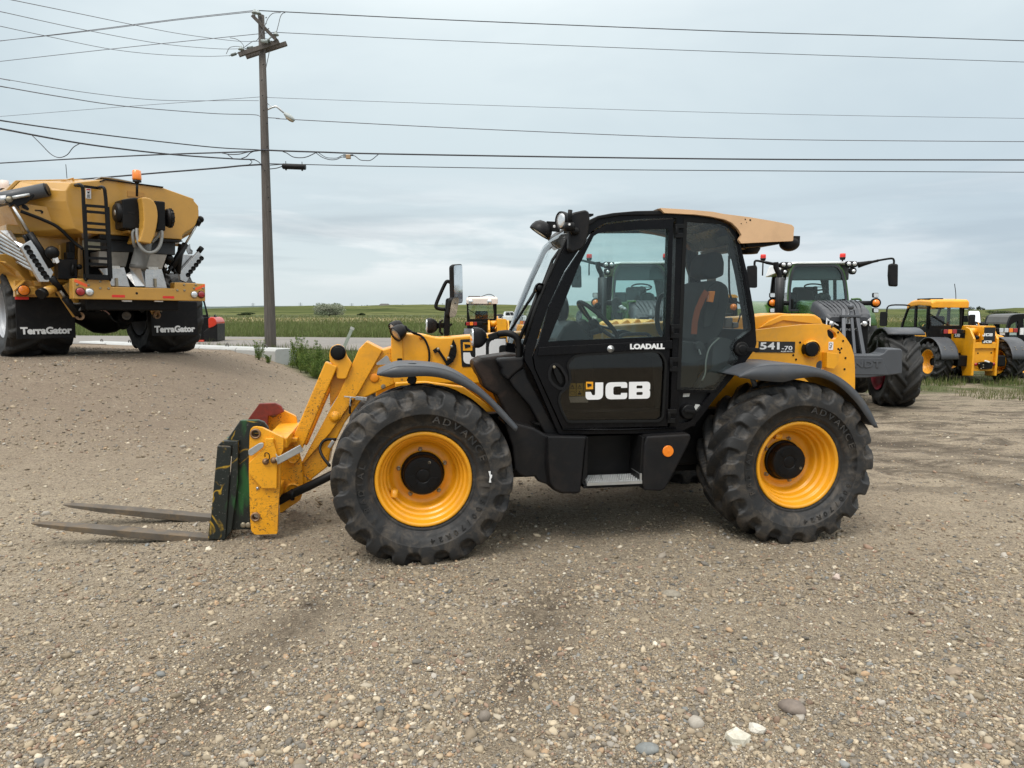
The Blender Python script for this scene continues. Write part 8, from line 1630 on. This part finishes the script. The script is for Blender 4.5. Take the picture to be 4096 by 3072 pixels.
wire('lower of the paired wires falling left from the pole top', [('P1', 860, 222, YP - .2), ('O', 700, 81, 24.2), ('O', 300, 131, 25.4), ('O', -200, 184, 27)], .010, WIREL)
wire('wire falling left from the slanted arm foot', [('P1', 1200, 632, YP - .1), ('P1', 905, 660, YP), ('O', 500, 190, 24.5), ('O', -200, 268, 27)], .010, WIREL)
wire('highest of three wires rising to the top left corner', [('P1', 960, 805, YP - .2), ('W', 1900, 330, 22.6), ('W', 1450, 272, 20), ('W', 1050, 195, 17.6), ('W', 600, 102, 15.5), ('W', 100, 0, 13.6), ('W', -200, -65, 12.8)], .007, WIREL)
wire('middle of three wires rising to the top left corner', [('P1', 640, 950, YP - .25), ('W', 1750, 392, 22.4), ('W', 1300, 352, 20), ('W', 680, 240, 17), ('W', 0, 92, 14), ('W', -200, 46, 13.4)], .007, WIREL)
wire('lowest of three wires rising to the top left corner', [('P1', 325, 1088, YP - .35), ('W', 1650, 453, 22), ('W', 1300, 440, 20.5), ('W', 890, 395, 18.5), ('W', 340, 283, 16), ('W', 0, 210, 14.5), ('W', -200, 166, 13.8)], .007, WIREL)
wire('thin neutral wire running right above the street lamp', [('P2', 640, 140, YP), ('P2', 850, 155, YP), ('O', 2000, 423, 23.6), ('O', 3100, 456, 24.4), ('O', 4300, 477, 25.5)], .007, WIREL)
wire('thin neutral wire falling left above the street lamp level', [('P2', 570, 140, YP), ('W', 1700, 808, 24.5), ('W', 1000, 858, 26), ('W', 0, 937, 28), ('W', -200, 955, 28.5)], .007, WIREL)
wire('slack thin wire rising left at street lamp level', [('P2', 545, 185, YP), ('W', 1950, 809, 22.8), ('W', 1300, 806, 20.5), ('W', 700, 745, 18), ('W', 0, 630, 15.5), ('W', -200, 590, 15)], .007, WIREL)
wire('twisted cable passing right behind the street lamp head', [('P2', 650, 385, YP), ('P2', 780, 393, YP), ('P2', 1000, 410, YP), ('O', 2000, 520, 23.7), ('O', 3000, 556, 24.4), ('O', 4300, 568, 25.5)], .012, WIREL)
wire('twisted cable rising left below the street lamp', [('P2', 570, 375, YP), ('P2', 480, 350, YP), ('W', 1700, 912, 22), ('W', 1020, 856, 19.5), ('W', 500, 780, 17.5), ('W', 0, 693, 15.8), ('W', -200, 655, 15.2)], .011, WIREL)
wire('thick communication cable running right with drip loops', [('P2', 580, 765, YP - .17), ('P2', 860, 778, YP - .1), ('P2', 1300, 792, 23.3), ('P2', 2000, 812, 23.5), ('O', 2400, 630, 24), ('O', 3200, 638, 24.6), ('O', 4300, 640, 25.5)], .024, WIRE)
wire('thin cable running right above the black splice case', [('P2', 670, 928, YP - .1), ('P2', 1100, 938, 23.2), ('P2', 2200, 962, 23.6), ('O', 2600, 680, 24.1), ('O', 4300, 690, 25.5)], .013, WIRE)
wire('upper thick cable rising left from the pole middle', [('P2', 580, 768, YP - .15), ('P2', 490, 762, YP - .2), ('W', 1700, 1183, 22), ('W', 1000, 1105, 19.5), ('W', 400, 1028, 17.5), ('W', 0, 968, 16.2), ('W', -200, 935, 15.6)], .016, WIRE)
wire('lower thick cable rising left and crossing the level one', [('P2', 500, 880, YP - .15), ('W', 1850, 1276, 22.6), ('W', 1400, 1244, 21), ('W', 900, 1188, 19), ('W', 500, 1128, 17.6), ('W', 0, 1034, 16), ('W', -200, 995, 15.5)], .020, WIRE)
wire('level thick cable falling left from the pole middle', [('P2', 580, 768, YP - .15), ('P2', 420, 785, YP), ('P2', 90, 797, YP + .3), ('W', 1300, 1243, 24.5), ('W', 700, 1272, 26), ('W', 0, 1312, 28), ('W', -200, 1324, 28.6)], .022, WIRE)
wire('lowest thick cable falling left behind the spreader beacon', [('P2', 580, 938, YP - .15), ('P2', 340, 952, YP + .2), ('W', 1750, 1352, 23.8), ('W', 1300, 1388, 24.6), ('W', 900, 1422, 25.4), ('W', 400, 1462, 26.6), ('W', 0, 1495, 27.6), ('W', -200, 1510, 28)], .026, WIRE)
def loop(label, pts, r, Y):
    P = [on_depth(v, x, y, Y) for v, x, y in pts]; a = P[0]; m = MB(); m.tube([p - a for p in spline(P, 6)], r, 6); o = m.build('drip_loop', WIRE, None); o.location = a; props(o, label, 'cable loop', 'cable loops near the pole')
loop('first hanging cable loop right of the pole', [('P2', 830, 785), ('P2', 880, 805), ('P2', 950, 848), ('P2', 1040, 858), ('P2', 1120, 845), ('P2', 1220, 798)], .014, 23.2)
loop('long cable loop leading into the brass tap box', [('P2', 1215, 795), ('P2', 1290, 850), ('P2', 1380, 880), ('P2', 1460, 878), ('P2', 1520, 852), ('P2', 1580, 850)], .012, 23.3)
loop('upper cable loop leading into the brass tap box', [('P2', 1250, 797), ('P2', 1330, 850), ('P2', 1400, 862), ('P2', 1470, 860), ('P2', 1530, 832), ('P2', 1580, 832)], .010, 23.32)
loop('last cable loop right of the brass tap box', [('P2', 1630, 832), ('P2', 1680, 838), ('P2', 1740, 882), ('P2', 1800, 890), ('P2', 1870, 885), ('P2', 1955, 820)], .012, 23.35)
loop('cable loop rejoining the pole from the left', [('P2', 90, 797), ('P2', 200, 818), ('P2', 310, 816), ('P2', 400, 795), ('P2', 500, 775), ('P2', 580, 768)], .014, YP - .2)
loop('deep hanging loop at the far left under a cable', [('W', 250, 1080), ('W', 330, 1160), ('W', 410, 1240), ('W', 475, 1267), ('W', 540, 1245), ('W', 590, 1185), ('W', 650, 1150)], .010, 18)
loop('curled cable tail dropping to the lowest cable left of the pole', [('P2', 430, 875), ('P2', 465, 905), ('P2', 440, 935), ('P2', 400, 945)], .012, YP - .2)
loop('cable drop curving down to the pole side', [('P2', 490, 878), ('P2', 540, 905), ('P2', 580, 945)], .014, YP - .2)
loop('cable slanting down between two cables left of the pole', [('P2', 180, 820), ('P2', 210, 845), ('P2', 245, 870)], .014, YP - .1)
loop('cable sweeping up to the pole from the lower cable', [('P2', 340, 868), ('P2', 400, 845), ('P2', 440, 805), ('P2', 490, 780)], .014, YP - .18)
a = on_depth('P2', 960, 965, 23.1); b0, b1 = on_depth('P2', 825, 958, 23.1), on_depth('P2', 1098, 968, 23.1); d = b1 - b0
sc_ = thing('splice_case', 'black cylindrical splice case hanging from a cable right of the pole', 'splice case', a); m = MB(); rb = .09
m.tube([b0 - a, b0 - a + d * .03, b0 - a + d * .03, b1 - a - d * .03, b1 - a - d * .03, b1 - a], [rb * .8, rb * .8, rb, rb, rb * .95, rb * .95], 16); m.build('case_body', PLA, sc_, bevel=.008)
m = MB()
for t in (.15, .85): c = b0 - a + d * t; m.box((c.x - .02, -.03, c.z - rb - .03), (c.x + .02, .03, c.z - rb + .02)); m.tube([c + Vector((0, 0, rb)), c + Vector((0, 0, rb + .07))], .012, 6)
m.build('case_lug', BLKM, sc_)
m = MB(); m.tube(spline([b0 - a, on_depth('P2', 760, 980, 23.1) - a, on_depth('P2', 680, 990, 23.15) - a], 4), .014, 6); m.tube([b0 - a + Vector((0, 0, .06)), on_depth('P2', 680, 945, 23.15) - a], .014, 6); m.build('case_cable', WIRE, sc_)
a = on_depth('P2', 1602, 845, 23.3); tb = thing('tap_box', 'small brass coloured tap box between two cable loops', 'tap box', a)
m = MB(); m.box((-.075, -.05, -.07), (.075, .05, .06)); m.build('box_body', surf('brass box', (.35, .24, .14), .5, metal=.3), tb, bevel=.012)
m = MB(); m.tube([(-.16, 0, .05), (-.075, 0, .05)], .02, 8); m.tube([(-.16, 0, -.01), (-.075, 0, -.01)], .02, 8); m.tube([(.075, 0, .05), (.16, 0, .05)], .02, 8); m.build('box_port', BLKM, tb)
# ---- concrete blocks along the ramp edge
CON = surf('weathered concrete', (.46, .47, .46), .85, var=.10, dirt=(.26, .25, .22), dirt_amt=.45, bump=.4, bscale=30, vscale=2)
bd = Vector((-8, 5, 0)).normalized(); bn = Vector((bd.y, -bd.x, 0)) * -1
e0 = on_depth('RB', 525, 450, 20.0); e0.z = 0; zt = on_depth('RB', 480, 447, 19.9).z; h_ = .85
labels = ['end concrete block with its square face showing beside the weeds', 'second concrete block along the ramp edge behind the gravel', 'third concrete block along the ramp edge near the red loader', 'fourth concrete block behind the spreader right wheel', 'fifth concrete block seen under the spreader axle', 'sixth concrete block furthest along the ramp edge']
L_ = 1.72
for i, lb in enumerate(labels):
    base = Vector((-6.42, 20.15, 0)) + bd * (L_ + .03) * i
    t = thing('concrete_block', lb, 'concrete block', (base.x, base.y, zt - h_), math.atan2(bd.y, bd.x), 'concrete blocks edging the ramp')
    m = MB(); m.loft([[(x, y, z) for y, z in rounded([(-.38, 0), (.38, 0), (.38, h_ - .06), (.32, h_), (-.32, h_), (-.38, h_ - .06)], .01, 2)] for x in (0, .05, L_ - .05, L_)]); m.build('block_body', CON, t, bevel=.02)
    m = MB(); m.tube(spline([(L_ * .5 - .06, 0, h_ - .03), (L_ * .5 - .05, 0, h_ + .06), (L_ * .5, 0, h_ + .085), (L_ * .5 + .05, 0, h_ + .06), (L_ * .5 + .06, 0, h_ - .03)], 3), .018, 6); m.build('lifting_loop', surf('weathered iron', (.10, .09, .085), .6, metal=.4), t)
# leaning marker post in the verge
a, b = on_depth('L', 1160, 400, 22.5), on_depth('L', 1222, 258, 22.5); mpst = thing('marker_post', 'thin leaning grey marker post in the grass in front of the road', 'marker post', a)
m = MB(); m.bar(Vector((0, 0, 0)) - (b - a) * .35, b - a, .10, .02, up=(0, 1, 0)); m.build('post', surf('faded green post', (.30, .34, .29), .8, var=.2, vscale=8), mpst, bevel=.004)
m = MB(); c = (b - a) * .93; m.bar(c - (b - a) * .06, c + (b - a) * .07, .13, .03, up=(0, 1, 0)); m.build('marker_plate', surf('pale plate', (.42, .43, .40), .7, var=.2, vscale=20), mpst)
# ---- skyline pylons and house
for i, (V_, x, y0, y1, lab) in enumerate((('L', 425, 63, 108, 'pylon on the skyline just left of the utility pole'), ('L', 805, 60, 110, 'pylon on the skyline between the pole and the silver shrub'), ('L', 1215, 65, 108, 'pylon rising behind the silver shrub right edge'), ('L', 1622, 70, 106, 'pylon on the skyline above the work lamps'), ('L', 1840, 72, 112, 'pylon on the skyline left of the far mirror'), ('L', 1942, 66, 112, 'pylon partly behind the far mirror arm'))):
    a = on_depth(V_, x, y1, 900); b = on_depth(V_, x, y0, 900); hh = b.z - a.z + 2; t = thing('pylon', lab, 'pylon', (a.x, 900, a.z - 2), 0, 'pylons along the skyline'); m = MB()
    for s in (-1, 1):
        for k in range(6): z0, z1 = hh * k / 6, hh * (k + 1) / 6; f0, f1 = 1.3 * (1 - k / 6.5), 1.3 * (1 - (k + 1) / 6.5); m.bar((s * f0, 0, z0), (s * f1, 0, z1), .22, .22); m.bar((s * f0, 0, z0), (-s * f1, 0, z1), .12, .12)
    for z in (.62, .76, .9): m.bar((-2.6, 0, hh * z), (2.6, 0, hh * z), .16, .2)
    m.build('lattice_mast', surf('far steel', (.16, .18, .20), .6), t)
a = on_depth('L', 1472, 104, 600); t = thing('house', 'low house with dark roof on the skyline right of the trees', 'house', (a.x, 600, a.z - .5)); 
m = MB(); m.box((-4.5, 0, 0), (4.5, 6, 2.6)); m.build('wall', surf('house wall', (.32, .30, .27), .8), t)
m = MB(); m.loft([[(-5, -.4, 2.5), (5, -.4, 2.5), (5, 6.4, 2.5), (-5, 6.4, 2.5)], [(-3, 2.8, 4.2), (3, 2.8, 4.2), (3, 3.2, 4.2), (-3, 3.2, 4.2)]]); m.build('roof', surf('house roof', (.08, .075, .07), .8), t)
# ---- sawtooth vents seen over the boom through the cab
m = MB(); k = 0
for x0, x1, xp, yt, yb in ((740, 925, 865, 1132, 1205), (920, 1105, 1040, 1118, 1195), (1100, 1280, 1210, 1103, 1190), (1275, 1505, 1440, 1112, 1178), (630, 760, 650, 1170, 1215)):
    m = MB(); P = spline([T.p3('G', x0, yb + 25, 1.56), T.p3('G', x0, yb, 1.56), T.p3('G', (x0 + xp) / 2, (yt + yb) / 2 - 8, 1.56), T.p3('G', xp, yt, 1.56), T.p3('G', xp + (x1 - xp) * .6, (yt + yb) / 2 - 5, 1.56), T.p3('G', x1, yb, 1.56), T.p3('G', x1, yb + 25, 1.56)], 4)
    m.plate([(p.x, p.z) for p in P], 1.56, 1.95); m.build('cover_vent', surf('pale yellow vent', (.82, .46, .08), .5), tele, bevel=.02, seg=3)
